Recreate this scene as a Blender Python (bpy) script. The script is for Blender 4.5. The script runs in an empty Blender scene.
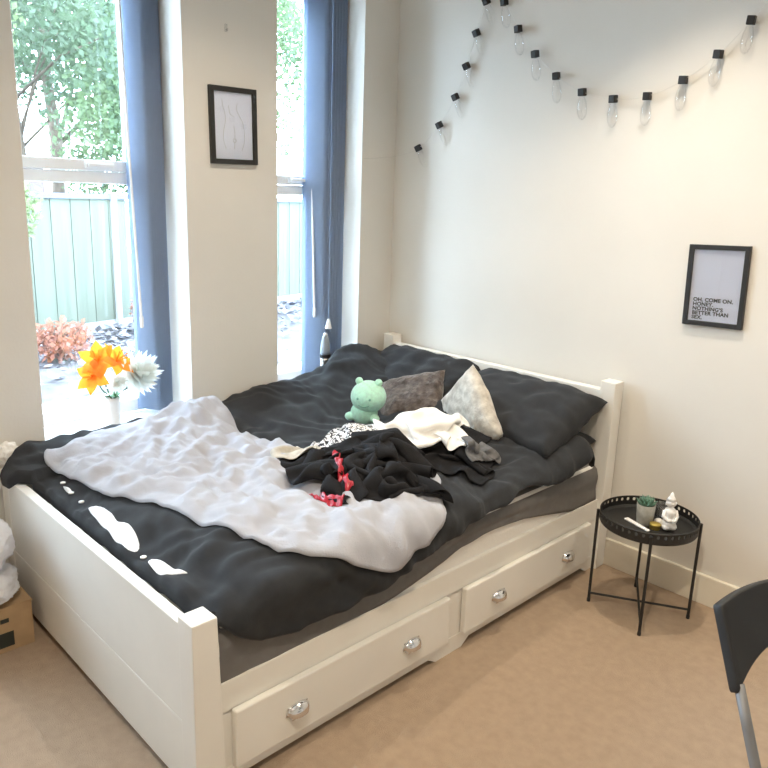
import bpy, bmesh, math, random
from mathutils import Vector, Matrix, noise
C = bpy.context.scene.collection
PI = math.pi
rnd = random.Random(7)

# ------------------------------------------------------------------ materials
def nt(name):
    m = bpy.data.materials.new(name); m.use_nodes = True
    t = m.node_tree; b = t.nodes['Principled BSDF']
    return m, t, b
def mat(name, col, rough=.6, metal=0.0, var=0.0, vscale=20, bump=0.0, bscale=200, spec=.5, sheen=0.0, col2=None, vstretch=None):
    m, t, b = nt(name)
    b.inputs['Base Color'].default_value = (*col, 1); b.inputs['Roughness'].default_value = rough
    b.inputs['Metallic'].default_value = metal; b.inputs['Specular IOR Level'].default_value = spec
    if sheen: b.inputs['Sheen Weight'].default_value = sheen
    tc = t.nodes.new('ShaderNodeTexCoord')
    src = tc.outputs['Object']
    if vstretch:
        mp = t.nodes.new('ShaderNodeMapping'); mp.inputs['Scale'].default_value = vstretch
        t.links.new(src, mp.inputs['Vector']); src = mp.outputs['Vector']
    if var or col2:
        n = t.nodes.new('ShaderNodeTexNoise'); n.inputs['Scale'].default_value = vscale; n.inputs['Detail'].default_value = 6
        t.links.new(src, n.inputs['Vector'])
        r = t.nodes.new('ShaderNodeValToRGB')
        c2 = col2 or tuple(min(1, c*(1+var)) for c in col); c1 = col if col2 else tuple(c*(1-var) for c in col)
        r.color_ramp.elements[0].position = .32; r.color_ramp.elements[1].position = .68
        r.color_ramp.elements[0].color = (*c1, 1); r.color_ramp.elements[1].color = (*c2, 1)
        t.links.new(n.outputs['Fac'], r.inputs['Fac']); t.links.new(r.outputs['Color'], b.inputs['Base Color'])
    if bump:
        n2 = t.nodes.new('ShaderNodeTexNoise'); n2.inputs['Scale'].default_value = bscale; n2.inputs['Detail'].default_value = 4
        t.links.new(tc.outputs['Object'], n2.inputs['Vector'])
        bp = t.nodes.new('ShaderNodeBump'); bp.inputs['Strength'].default_value = bump; bp.inputs['Distance'].default_value = .01
        t.links.new(n2.outputs['Fac'], bp.inputs['Height']); t.links.new(bp.outputs['Normal'], b.inputs['Normal'])
    return m
def glass_mat(name, tint=(1, 1, 1), gloss=.08, rough=.02, edge=.6):
    m = bpy.data.materials.new(name); m.use_nodes = True; t = m.node_tree; t.nodes.clear()
    o = t.nodes.new('ShaderNodeOutputMaterial'); mx = t.nodes.new('ShaderNodeMixShader')
    tr = t.nodes.new('ShaderNodeBsdfTransparent'); gl = t.nodes.new('ShaderNodeBsdfGlossy')
    lw = t.nodes.new('ShaderNodeLayerWeight'); lw.inputs['Blend'].default_value = .25
    ma = t.nodes.new('ShaderNodeMath'); ma.operation = 'MULTIPLY_ADD'; ma.inputs[1].default_value = edge; ma.inputs[2].default_value = gloss
    tr.inputs['Color'].default_value = (*tint, 1); gl.inputs['Roughness'].default_value = rough
    t.links.new(lw.outputs['Fresnel'], ma.inputs[0]); t.links.new(ma.outputs[0], mx.inputs['Fac'])
    t.links.new(tr.outputs[0], mx.inputs[1]); t.links.new(gl.outputs[0], mx.inputs[2]); t.links.new(mx.outputs[0], o.inputs['Surface'])
    return m
def translucent(m, w, col):
    t = m.node_tree; b = t.nodes['Principled BSDF']; o = [n for n in t.nodes if n.type == 'OUTPUT_MATERIAL'][0]
    tl = t.nodes.new('ShaderNodeBsdfTranslucent'); tl.inputs['Color'].default_value = (*col, 1)
    mx = t.nodes.new('ShaderNodeMixShader'); mx.inputs['Fac'].default_value = w
    t.links.new(b.outputs[0], mx.inputs[1]); t.links.new(tl.outputs[0], mx.inputs[2]); t.links.new(mx.outputs[0], o.inputs['Surface'])
    return m

M = {}
M['wall'] = mat('cream_wall_paint', (.70, .675, .625), .85, var=.02, vscale=3, bump=.05, bscale=90)
M['ceiling'] = mat('white_ceiling_paint', (.85, .83, .79), .9)
M['carpet'] = mat('beige_carpet', (.49, .37, .27), .97, var=.06, vscale=28, bump=.7, bscale=420, spec=.1)
M['skirt'] = mat('cream_gloss_paint', (.80, .75, .64), .45)
M['upvc'] = mat('white_upvc', (.86, .87, .88), .3)
M['bedpaint'] = mat('white_bed_paint', (.78, .76, .71), .38, var=.02, vscale=6)
M['chrome'] = mat('chrome', (.75, .75, .77), .12, 1.0)
M['mattress'] = mat('white_mattress_cloth', (.80, .78, .74), .9, bump=.2, bscale=120)
M['sheet'] = mat('grey_sheet_cloth', (.15, .143, .138), .95, var=.05, vscale=40)
M['duvet'] = mat('charcoal_duvet_cloth', (.025, .027, .031), .9, var=.10, vscale=30, bump=.15, bscale=350, spec=.3, sheen=.05)
M['pillow'] = mat('charcoal_pillow_cloth', (.024, .026, .030), .9, var=.10, vscale=30, bump=.15, bscale=350, spec=.3, sheen=.05)
M['inner'] = mat('white_duvet_filling', (.85, .86, .88), .9)
M['button'] = mat('white_button', (.85, .85, .86), .35)
M['blanket'] = mat('pale_grey_blanket', (.42, .43, .48), .92, var=.06, vscale=14, bump=.35, bscale=260, sheen=.2)
M['blackcloth'] = mat('black_garment_cloth', (.012, .012, .014), .9, var=.2, vscale=30, bump=.3, bscale=300, spec=.25)
M['whitecloth'] = mat('white_garment_cloth', (.86, .85, .83), .9, bump=.2, bscale=250)
M['red'] = mat('red_satin_ribbon', (.40, .008, .022), .3, var=.2, vscale=60)
M['mint'] = mat('mint_plush', (.50, .86, .68), .95, var=.12, vscale=70, bump=.6, bscale=400, sheen=.4)
M['mintdark'] = mat('dark_mint_stitching', (.20, .48, .36), .9)
M['browncushion'] = mat('brown_crushed_plush', (.045, .034, .03), .9, col2=(.15, .12, .105), vscale=30, bump=1.0, bscale=45, sheen=.3)
M['velvet'] = mat('champagne_crushed_velvet', (.36, .33, .28), .6, col2=(.66, .63, .57), vscale=26, bump=.5, bscale=45, sheen=.4)
M['beigecloth'] = mat('beige_cloth', (.46, .42, .35), .9, var=.15, vscale=30)
M['greycloth'] = mat('grey_cloth', (.12, .12, .125), .9, var=.2, vscale=60)
M['blackframe'] = mat('black_frame', (.018, .018, .018), .45)
M['paper'] = mat('white_print_paper', (.82, .82, .95), .35)
M['ink'] = mat('black_ink', (.03, .03, .035), .8)
M['faintink'] = mat('faint_grey_ink', (.50, .50, .52), .8)
M['blackmetal'] = mat('black_powder_coat', (.014, .014, .014), .5)
M['blackplastic'] = mat('black_plastic', (.012, .012, .013), .55, bump=.12, bscale=500)
M['greymetal'] = mat('grey_tube', (.20, .20, .205), .5, .3)
M['concrete'] = mat('grey_concrete', (.30, .295, .265), .85, var=.15, vscale=60)
M['soil'] = mat('dark_soil', (.05, .038, .03), .95)
M['succulent'] = mat('blue_green_succulent', (.10, .20, .14), .55, var=.25, vscale=60)
M['ceramic'] = mat('white_ceramic', (.88, .87, .86), .3)
M['gold'] = mat('gold_tin', (.55, .42, .10), .35, .7)
M['whitecard'] = mat('white_plastic_stick', (.9, .9, .9), .4)
M['cardboard'] = mat('brown_cardboard', (.40, .27, .15), .85, var=.08, vscale=18)
M['tape'] = mat('brown_parcel_tape', (.36, .23, .11), .3)
M['label'] = mat('black_printed_label', (.025, .03, .025), .6)
M['slat'] = translucent(mat('slate_blue_blind_fabric', (.34, .41, .53), .8, var=.03, vscale=40, bump=.08, bscale=500), .45, (.38, .50, .68))
M['rod'] = mat('white_plastic_rod', (.85, .85, .85), .3)
M['glass'] = glass_mat('window_glass', (.97, .99, 1.0), .03)
M['bulb'] = glass_mat('clear_bulb_plastic', (1, 1, 1), .05, .08, .3)
M['clear'] = glass_mat('clear_glass', (.93, .94, .95), .12, .05)
M['wire'] = mat('clear_wire', (.62, .60, .56), .4)
M['bag'] = translucent(mat('white_plastic_bag', (.80, .81, .85), .35, var=.04, vscale=20), .25, (.8, .8, .85))
M['orange'] = translucent(mat('orange_petal', (.95, .30, .02), .6, var=.25, vscale=40), .4, (1, .4, .03))
M['whitepetal'] = translucent(mat('white_petal', (.88, .90, .88), .6), .35, (.9, .95, .92))
M['stem'] = mat('dark_green_leaf', (.04, .12, .03), .6, var=.3, vscale=40)
M['bottlegrey'] = mat('grey_bottle', (.28, .31, .35), .35)
M['silver'] = mat('silver_band', (.7, .7, .72), .25, .9)
M['bark'] = mat('bark', (.10, .075, .055), .9, var=.3, vscale=10)
def leafmat(name, a, b):
    m = mat(name, a, .55, col2=b, vscale=1.3)
    return translucent(m, .45, tuple(min(1, x*1.7) for x in b))
M['leaf1'] = leafmat('bright_leaf', (.035, .070, .030), (.110, .150, .075))
M['leaf2'] = leafmat('dark_leaf', (.022, .046, .026), (.075, .105, .062))
M['leaf3'] = leafmat('yellow_green_leaf', (.070, .105, .040), (.150, .185, .090))
M['redleaf'] = leafmat('red_orange_leaf', (0.150, 0.048, 0.031), (0.204, 0.102, 0.068))
M['fence'] = mat('grey_green_fence_wood', (.060, .070, .052), .85, col2=(.080, .090, .068), vscale=2.5, vstretch=(.3, 6, .35))
M['post'] = mat('pale_concrete_post', (0.218, 0.224, 0.231), .8)
M['rail'] = mat('blue_grey_rail', (0.061, 0.075, 0.102), .7)
M['soilground'] = mat('garden_soil', (0.034, 0.029, 0.031), .95, col2=(0.068, 0.061, 0.065), vscale=5)
M['patio'] = mat('pale_patio_slabs', (.62, .64, .66), .85, var=.06, vscale=3)
M['litter'] = mat('fallen_leaves', (0.054, 0.048, 0.054), .9, col2=(0.177, 0.170, 0.184), vscale=4)
M['pinkwall'] = mat('pale_pink_render', (0.177, 0.136, 0.136), .9, var=.06, vscale=2)
# black and white animal print
def printmat():
    m, t, b = nt('black_white_print_cloth')
    tc = t.nodes.new('ShaderNodeTexCoord'); mp = t.nodes.new('ShaderNodeMapping'); mp.inputs['Scale'].default_value = (1, 1.6, 1)
    v = t.nodes.new('ShaderNodeTexNoise'); v.inputs['Scale'].default_value = 55; v.inputs['Distortion'].default_value = 1.4
    r = t.nodes.new('ShaderNodeValToRGB'); r.color_ramp.interpolation = 'CONSTANT'
    r.color_ramp.elements[0].color = (.03, .03, .035, 1); r.color_ramp.elements[1].color = (.85, .84, .83, 1); r.color_ramp.elements[1].position = .49
    t.links.new(tc.outputs['Object'], mp.inputs[0]); t.links.new(mp.outputs[0], v.inputs['Vector'])
    t.links.new(v.outputs['Fac'], r.inputs[0]); t.links.new(r.outputs[0], b.inputs['Base Color']); b.inputs['Roughness'].default_value = .9
    return m
M['print'] = printmat()

# ------------------------------------------------------------------ helpers
def obj(name, bm, m, parent=None, smooth=False, label=None, kind=None):
    me = bpy.data.meshes.new(name); bmesh.ops.recalc_face_normals(bm, faces=bm.faces[:]) if bm.faces else None
    bm.to_mesh(me); bm.free()
    o = bpy.data.objects.new(name, me); C.objects.link(o)
    if m: me.materials.append(M[m])
    if smooth:
        for p in me.polygons: p.use_smooth = True
    if parent:
        o.parent = parent; o.matrix_parent_inverse = Matrix.Identity(4) if parent.parent else Matrix.Translation(-parent.location)
    if label: o['label'] = label
    if kind: o['kind'] = kind
    return o
def thing(name, label, cat, loc=(0, 0, 0), group=None):
    o = bpy.data.objects.new(name, None); C.objects.link(o); o.location = loc; o.empty_display_size = .05
    return tag(o, label, cat, group)
def tag(o, label, cat, group=None, kind=None):
    o['label'] = label; o['category'] = cat
    if group: o['group'] = group
    if kind: o['kind'] = kind
    return o
def struct(o): o['kind'] = 'structure'; return o
def BM(): return bmesh.new()
def box(bm, a, b, bev=0.0, rot=None, piv=None, seg=2):
    a, b = Vector(a), Vector(b)
    t = bmesh.new(); bmesh.ops.create_cube(t, size=1)
    for v in t.verts: v.co = Vector(((v.co.x+.5)*(b.x-a.x)+a.x, (v.co.y+.5)*(b.y-a.y)+a.y, (v.co.z+.5)*(b.z-a.z)+a.z))
    if bev: bmesh.ops.bevel(t, geom=t.edges[:], offset=bev, segments=seg, profile=.6, affect='EDGES')
    if rot is not None:
        p = Vector(piv) if piv is not None else (a+b)/2
        for v in t.verts: v.co = rot @ (v.co-p)+p
    merge(bm, t)
def merge(bm, t, mtx=None):
    mp = {}
    for v in t.verts: mp[v] = bm.verts.new(mtx @ v.co if mtx else v.co)
    for f in t.faces:
        try: bm.faces.new([mp[v] for v in f.verts])
        except ValueError: pass
    t.free()
def tube(bm, pts, r, seg=10, cap=True):
    pts = [Vector(p) for p in pts]; n = len(pts); rs = r if isinstance(r, (list, tuple)) else [r]*n
    rings = []; up = None
    for i, p in enumerate(pts):
        d = (pts[min(i+1, n-1)]-pts[max(i-1, 0)]).normalized()
        if up is None: up = d.orthogonal().normalized()
        else: up = (up-d*up.dot(d)).normalized()
        s = d.cross(up)
        rings.append([bm.verts.new(p+(up*math.cos(2*PI*k/seg)+s*math.sin(2*PI*k/seg))*rs[i]) for k in range(seg)])
    for a, b in zip(rings, rings[1:]):
        for k in range(seg): bm.faces.new((a[k], a[(k+1) % seg], b[(k+1) % seg], b[k]))
    if cap: bm.faces.new(rings[0][::-1]); bm.faces.new(rings[-1])
def lathe(bm, prof, c=(0, 0, 0), seg=28, axis=None, caps=True):
    c = Vector(c); R = Vector((0, 0, 1)).rotation_difference(Vector(axis)).to_matrix() if axis else Matrix.Identity(3)
    rings = []
    for r, z in prof:
        rings.append([bm.verts.new(c+R @ Vector((r*math.cos(2*PI*k/seg), r*math.sin(2*PI*k/seg), z))) for k in range(seg)])
    for a, b in zip(rings, rings[1:]):
        for k in range(seg): bm.faces.new((a[k], a[(k+1) % seg], b[(k+1) % seg], b[k]))
    if caps: bm.faces.new(rings[0][::-1]); bm.faces.new(rings[-1])
def ball(bm, c, r, sub=2, sc=(1, 1, 1), R=None):
    t = bmesh.new(); bmesh.ops.create_icosphere(t, subdivisions=sub, radius=r)
    for v in t.verts:
        v.co = Vector((v.co.x*sc[0], v.co.y*sc[1], v.co.z*sc[2]))
        if R: v.co = R @ v.co
        v.co += Vector(c)
    merge(bm, t)
def grid(bm, P, closed=False):
    vs = [[bm.verts.new(p) for p in row] for row in P]
    for a, b in zip(vs, vs[1:]):
        n = len(a)
        for k in range(n if closed else n-1): bm.faces.new((a[k], a[(k+1) % n], b[(k+1) % n], b[k]))
    return vs
def mod(o, kind, **kw):
    m = o.modifiers.new(kind.lower(), kind)
    for k, v in kw.items(): setattr(m, k, v)
    return m
def rdir(r): 
    a = r.uniform(0, 2*PI); z = r.uniform(-1, 1); s = math.sqrt(1-z*z); return Vector((s*math.cos(a), s*math.sin(a), z))

# ------------------------------------------------------------------ room shell
W1, W2, W3 = (-1.895, -1.242), (-.769, -.239), (-3.02, -2.37)
ZS, ZT, TH = .56, 2.63, .38           # sill, window head, wall thickness
RX, RY, RZ = 4.1, -4.6, 2.82
bm = BM(); box(bm, (0, RY, -.1), (RX, 0, 0)); struct(obj('floor', bm, 'carpet'))
bm = BM(); box(bm, (-TH, RY-.1, RZ), (RX+.1, .1, RZ+.1)); struct(obj('ceiling', bm, 'ceiling'))
bm = BM(); box(bm, (-TH, 0, -.1), (RX+.1, .1, RZ)); struct(obj('wall_back', bm, 'wall'))
bm = BM(); box(bm, (RX, RY, -.1), (RX+.1, 0, RZ)); struct(obj('wall_right', bm, 'wall'))
bm = BM(); box(bm, (-TH, RY-.1, -.1), (RX+.1, RY, RZ)); struct(obj('wall_front', bm, 'wall'))
bm = BM()
box(bm, (-TH, RY, -.1), (0, 0, ZS-.03)); box(bm, (-TH, RY, ZT), (0, 0, RZ))
ys = [RY, W3[0], W3[1], W1[0], W1[1], W2[0], W2[1], 0]
for i in range(0, 8, 2): box(bm, (-TH, ys[i], ZS-.03), (0, ys[i+1], ZT))
struct(obj('wall_left', bm, 'wall'))
def skirting(name, a, b):
    bm = BM(); box(bm, a, b, .004)
    struct(obj(name, bm, 'skirt'))
skirting('baseboard_back', (.02, -.018, 0), (RX, 0, .126))
bm = BM(); box(bm, (0, RY, 0), (.018, -.02, .126), .003); struct(obj('baseboard_left', bm, 'skirt'))
bm = BM(); box(bm, (RX-.018, RY, 0), (RX, -.02, .126), .003); struct(obj('baseboard_right', bm, 'skirt'))

def window(n, y0, y1, zt, hy):
    w = struct(bpy.data.objects.new('window_%d' % n, None)); C.objects.link(w); w.location = (-.33, (y0+y1)/2, ZS)
    xo, xi = -.37, -.30
    bm = BM(); j = .055
    box(bm, (xo, y0, ZS), (xi, y0+j, ZT), .004); box(bm, (xo, y1-j, ZS), (xi, y1, ZT), .004)
    box(bm, (xo, y0+j, ZS), (xi, y1-j, ZS+.06), .004); box(bm, (xo, y0+j, ZT-.06), (xi, y1-j, ZT), .004)
    obj('window_frame', bm, 'upvc', w)
    bm = BM(); box(bm, (xo, y0+j, zt-.10), (xi, y1-j, zt-.05), .005); obj('transom', bm, 'upvc', w)
    # opening casement above the transom
    bm = BM(); a, b = y0+j+.002, y1-j-.002; z0, z1 = zt-.048, ZT-.062
    box(bm, (xo+.01, a, z0), (xi+.012, b, z0+.045), .005); box(bm, (xo+.01, a, z1-.045), (xi+.012, b, z1), .005)
    box(bm, (xo+.01, a, z0+.045), (xi+.012, a+.045, z1-.045), .004); box(bm, (xo+.01, b-.045, z0+.045), (xi+.012, b, z1-.045), .004)
    obj('casement', bm, 'upvc', w)
    bm = BM(); box(bm, (-.338, a+.045, z0+.045), (-.334, b-.045, z1-.045)); obj('upper_pane', bm, 'glass', w)
    bm = BM(); box(bm, (-.338, y0+j, ZS+.06), (-.334, y1-j, zt-.10)); obj('lower_pane', bm, 'glass', w)
    bm = BM(); box(bm, (xi+.012, hy-.02, z0+.010), (xi+.026, hy+.02, z0+.036), .004)
    box(bm, (xi+.026, hy-.012, z0+.016), (xi+.04, hy+.10, z0+.032), .005); obj('window_handle', bm, 'upvc', w)
    bm = BM(); box(bm, (xi-.001, y0, ZS-.03), (.012, y1, ZS), .006); obj('window_sill', bm, 'upvc', w)
window(1, *W1, 1.695, -1.53); window(2, *W2, 1.672, -.47); window(3, *W3, 1.695, -2.66)

# ------------------------------------------------------------------ vertical blinds
def blind(label, y0, y1, first, last, wand, n=7, weight=True):
    """a stack of fabric slats gathered at the right-hand reveal; first / last = plan line of the outermost and innermost slat"""
    b = thing('vertical_blind', label, 'blind', (-.22, y1-.06, ZT), 'vertical blinds')
    bm = BM(); box(bm, (-.245, y0+.01, ZT-.045), (-.205, y1-.01, ZT-.002), .004); obj('headrail', bm, 'upvc', b)
    for i in range(n):
        f = i/(n-1)
        a = Vector(first[0]).lerp(Vector(last[0]), f); c = Vector(first[1]).lerp(Vector(last[1]), f)
        d = (c-a).normalized(); nn = Vector((-d.y, d.x))*.004
        bm = BM(); rows = []
        for z in (ZS+.025, ZS+.5, 1.5, ZT-.05):
            rows.append([(a.lerp(c, s)+nn*math.sin(s*PI)).to_3d()+Vector((0, 0, z)) for s in (0, .2, .4, .6, .8, 1)])
        grid(bm, rows); o = obj('blind_slat', bm, 'slat', b, True); mod(o, 'SOLIDIFY', thickness=.0012)
    bm = BM(); tube(bm, wand, .0055, 8); lathe(bm, [(.002, -.02), (.008, -.015), (.008, .03), (.0055, .035)], wand[-1], 10); obj('blind_wand', bm, 'rod', b)
    if weight:
        cx, cy = -.135, y1-.092
        bm = BM(); tube(bm, [(cx, cy, ZT-.05), (cx+.003, cy, 1.6), (cx, cy, .93)], .0022, 6); obj('blind_cord', bm, 'slat', b)
        bm = BM(); lathe(bm, [(.003, .055), (.007, .05), (.019, .002), (.015, 0)], (cx, cy, .875), 12); obj('cord_weight', bm, 'rod', b)
blind('slate blue vertical blind gathered in the wide window beside the flower vase', *W1, ((-.165, -1.316), (-.262, -1.378)), ((-.165, -1.252), (-.262, -1.30)), [(-.235, -1.39, ZT-.06), (-.20, -1.392, 1.7), (-.155, -1.392, 1.0)], weight=False)
blind('slate blue vertical blind gathered in the narrow window nearest the room corner', *W2, ((-.155, -.334), (-.275, -.405)), ((-.12, -.25), (-.24, -.30)), [(-.265, -.375, ZT-.06), (-.235, -.377, 1.7), (-.20, -.377, .95)])

# ------------------------------------------------------------------ bed
GL, BW, HY, FY = .05, 1.39, -.02, -2.082
XR = GL+BW; P = .07
bed = thing('bed', 'white painted wooden double bed with drawers standing in the window corner', 'bed', (GL+BW/2, -1.05, 0))
def post(x, y, h, d):
    bm = BM(); box(bm, (x, y, 0), (x+P, y+d, h), .004)
    if d > P:                                                # the foot posts are cut back along their inner top edge
        for v in bm.verts:
            if v.co.y > y+d-.006 and v.co.z > h-.006: v.co.y -= .018
            if v.co.z < h-.006 and v.co.z > h-.02 and v.co.y > y+d-.006: v.co.z -= .02
    obj('bed_post', bm, 'bedpaint', bed)
post(GL, FY, .547, .09); post(XR-P, FY, .547, .09); post(GL, HY-P, .853, P); post(XR-P, HY-P, .853, P)
bm = BM()
x0, x1 = GL+P-.003, XR-P+.003
for z0, z1 in ((.036, .2375), (.2395, .525)): box(bm, (x0, FY+.002, z0), (x1, FY+.036, z1), .003)
obj('footboard', bm, 'bedpaint', bed)
bm = BM(); box(bm, (x0, HY-.062, .30), (x1, HY-.018, .812), .004); obj('headboard', bm, 'bedpaint', bed)
# drawer side: face frame, two drawer fronts, plinth with bracket feet
bm = BM()
ya, yb = FY+.089, HY-P
fx = XR-.024
box(bm, (fx-.022, ya, .232), (fx, yb, .328), .003)          # top rail
box(bm, (fx-.022, ya, .045), (fx, ya+.05, .24), .002); box(bm, (fx-.022, yb-.05, .045), (fx, yb, .24), .002); box(bm, (fx-.022, -1.10, .045), (fx, -1.0, .24), .002)
obj('side_rail', bm, 'bedpaint', bed)
bm = BM()                                                    # plinth profile in (y, z), extruded in x
prof = [(ya, 0), (ya+.05, 0), (ya+.085, .024), (-1.17, .024), (-1.13, .0), (-.99, 0), (-.95, .028), (yb-.09, .028), (yb-.05, 0), (yb, 0), (yb, .062), (ya, .062)]
A = [bm.verts.new((fx-.026, y, z)) for y, z in prof]; B = [bm.verts.new((fx+.002, y, z)) for y, z in prof]
bm.faces.new(A); bm.faces.new(B[::-1])
for i in range(len(prof)): j = (i+1) % len(prof); bm.faces.new((A[i], A[j], B[j], B[i]))
obj('plinth', bm, 'bedpaint', bed)
bm = BM(); box(bm, (GL+.01, ya, .05), (GL+.04, yb, .33), .003); box(bm, (GL+.04, ya, .27), (fx-.022, yb, .295)); obj('mattress_base', bm, 'bedpaint', bed)
def drawer(y0, y1, hs):
    bm = BM(); box(bm, (fx+.001, y0, .066), (XR, y1, .244), .007, seg=3)
    d = obj('drawer', bm, 'bedpaint', bed)
    bm = BM(); box(bm, (fx-.40, y0+.03, .08), (fx+.001, y1-.03, .225)); d2 = obj('drawer_box', bm, 'bedpaint', d)
    for y in hs:                                             # cup pull: half dome with a flat flange
        bm = BM(); rows = []
        for i in range(7):
            t = i/6*PI*.5
            rows.append([Vector((XR+.002+.026*math.sin(t)*max(0, math.sin(k/14*PI))**.7, y+.041*math.cos(k/14*PI)*(.55+.45*math.cos(t*.6)), .140+.034*math.cos(t)*math.sin(k/14*PI)**.6)) for k in range(15)])
        grid(bm, rows); box(bm, (XR, y-.036, .139), (XR+.003, y+.036, .168), .0012)
        box(bm, (XR+.001, y-.03, .132), (XR+.016, y+.03, .139), .002)
        o = obj('drawer_handle', bm, 'chrome', d, True, label='chrome cup handle')
drawer(-1.962, -1.09, (-1.757, -1.284)); drawer(-1.006, -.163, (-.814, -.344))

# ------------------------------------------------------------------ mattress and sheet
mt = thing('mattress', 'white mattress under a grey fitted sheet on the white bed', 'mattress', (.73, -1.05, .295))
bm = BM(); box(bm, (.10, -1.995, .297), (1.402, -.10, .49), .035, seg=4); obj('mattress_body', bm, 'mattress', mt, True)
SHEET = [(-2.0, .302), (-1.577, .308), (-1.322, .337), (-1.175, .363), (-1.018, .40), (-.838, .413), (-.642, .398), (-.421, .354), (-.272, .324), (-.1, .330)]
def lerp_tab(tab, x):
    if x <= tab[0][0]: return tab[0][1]
    for (a, b), (c, d) in zip(tab, tab[1:]):
        if x <= c: return b+(d-b)*(x-a)/(c-a)
    return tab[-1][1]
bm = BM(); rows = []
for i in range(61):
    y = -1.99+i/60*1.885
    zl = lerp_tab(SHEET, y); w = .004*noise.noise((0, y*14, 3))
    prof = [(.11, .494), (.7, .497), (1.35, .496), (1.385, .488), (1.405, .468)]+[(1.410+w*k/8+.003*math.sin(k), .455+(zl-.455)*k/8) for k in range(1, 9)]+[(1.402, zl+.004)]
    rows.append([Vector((x, y, z)) for x, z in prof])
grid(bm, rows); obj('fitted_sheet', bm, 'sheet', mt, True)

# ------------------------------------------------------------------ duvet
def sstep(a, b, x):
    t = max(0.0, min(1.0, (x-a)/(b-a))); return t*t*(3-2*t)
def gs(x, y, cx, cy, sx, sy): return math.exp(-((x-cx)/sx)**2-((y-cy)/sy)**2)
HEM = [(-2.02, .53), (-1.994, .52), (-1.953, .474), (-1.863, .417), (-1.737, .394), (-1.624, .405), (-1.422, .434), (-1.195, .478), (-1.0, .515), (-.83, .519), (-.733, .545), (-.638, .55), (-.483, .516), (-.392, .531), (-.241, .577), (-.1, .6)]
def duvet_h(x, y):
    h = .572+.045*math.exp(-(x/.2)**2)
    h += .10*sstep(-.75, -.15, y)*(1-.5*sstep(.5, 1.0, x))
    h += .10*gs(x, y, .12, -.34, .24, .2)+.055*gs(x, y, .12, -.75, .3, .3)+.03*gs(x, y, 1.2, -1.72, .25, .22)
    h += .035*gs(x, y, 1.08, -.52, .3, .14)
    h -= .05*sstep(-1.85, -2.02, y)*sstep(.1, .3, x)
    return h
UX, RR = 1.385, .06
def surf(u, y):
    h = duvet_h(min(u, UX), y)
    if u <= UX:
        e = .004; n = Vector(((duvet_h(u-e, y)-duvet_h(u+e, y))/(2*e), (duvet_h(u, y-e)-duvet_h(u, y+e))/(2*e), 1)).normalized()
        return Vector((u, y, h)), n
    a = (u-UX)/RR
    if a < PI/2: return Vector((UX+RR*math.sin(a), y, h-RR+RR*math.cos(a))), Vector((math.sin(a), 0, math.cos(a)))
    return Vector((UX+RR, y, h-RR-(u-UX-RR*PI/2))), Vector((1, 0, 0))
def u_hem(y): return UX+RR*PI/2+duvet_h(UX, y)-RR-lerp_tab(HEM, y)
def ridge(p, ang, freq, warp, seed):
    """a soft fold: 0..1, sharp crests running across direction ang"""
    q = Vector((p[0], p[1], seed*3.7))
    w = warp*noise.noise(q*2.3)+warp*.5*noise.noise(q*5.1+Vector((9, 2, seed)))
    s = (p[0]*math.cos(ang)+p[1]*math.sin(ang)+w)*freq+seed*.37
    f = abs((s % 1.0)*2-1)
    return f*f*(3-2*f)
def wrinkle(u, y, seed, amp=1.0):
    p = (u, y); q = Vector((u, y, seed))
    m1 = .5+.5*noise.noise(q*1.9+Vector((3, 0, 0))); m2 = .5+.5*noise.noise(q*2.2+Vector((0, 7, 0))); m3 = .5+.5*noise.noise(q*3.1+Vector((5, 5, 0)))
    h = .016*m1*ridge(p, .5, 5.0, .22, seed)+.013*m2*ridge(p, 1.9, 6.5, .2, seed+1)+.006*m3*ridge(p, 2.7, 11, .2, seed+2)+.004*m1*ridge(p, 1.2, 17, .2, seed+3)
    h += .012*noise.noise(q*5)+.004*noise.noise(q*13)
    return h*amp
def y_head(u): return lerp_tab([(0, -.12), (.25, -.13), (.42, -.22), (.75, -.38), (1.2, -.30), (1.385, -.25), (2, -.24)], u)
def y_foot(u): return lerp_tab([(0, -2.085), (.10, -2.095), (.17, -2.09), (.24, -2.03), (.32, -2.015), (2, -2.008)], u)
duv = thing('duvet', 'charcoal duvet spread over the whole bed with a buttoned end', 'duvet', (.7, -1.05, .57))
NV, NU = 190, 150
def duvet_pt(u, y, head=0.0, off=0.0):
    p, n = surf(u, max(y, -2.06))
    p.y = y
    w = wrinkle(u, y, 1.3, 1.5)
    return p+n*(w-.006+off)
bm = BM(); rows = []
for i in range(NV+1):
    v = i/NV; row = []
    yr = -2.01+v*1.77; ue = u_hem(max(-2.0, min(-.24, yr)))+.02*noise.noise((yr*3.1, 4, 0))
    for k in range(NU+1):
        us = .022+.085*sstep(-1.97, -2.09, -2.09+v*1.9); u = us+(ue-us)*k/NU
        y = y_foot(u)+(y_head(u)-y_foot(u))*v
        p = duvet_pt(u, y)
        # tuck the foot end down behind the footboard, but let the corner ride over the post
        if u < .24 and y < -1.96:
            ov = sstep(-1.96, -2.02, y); p.z = max(p.z-.02*ov, .585-.02*u)
            if y < -2.07: p.z -= 1.2*(-2.07-y)
        row.append(p)
    # roll the hem under
    last = row[-1]
    row.append(last+Vector((-.010, 0, -.010))); row.append(last+Vector((-.024, 0, -.006))); row.append(last+Vector((-.034, 0, .02)))
    rows.append(row)
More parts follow.
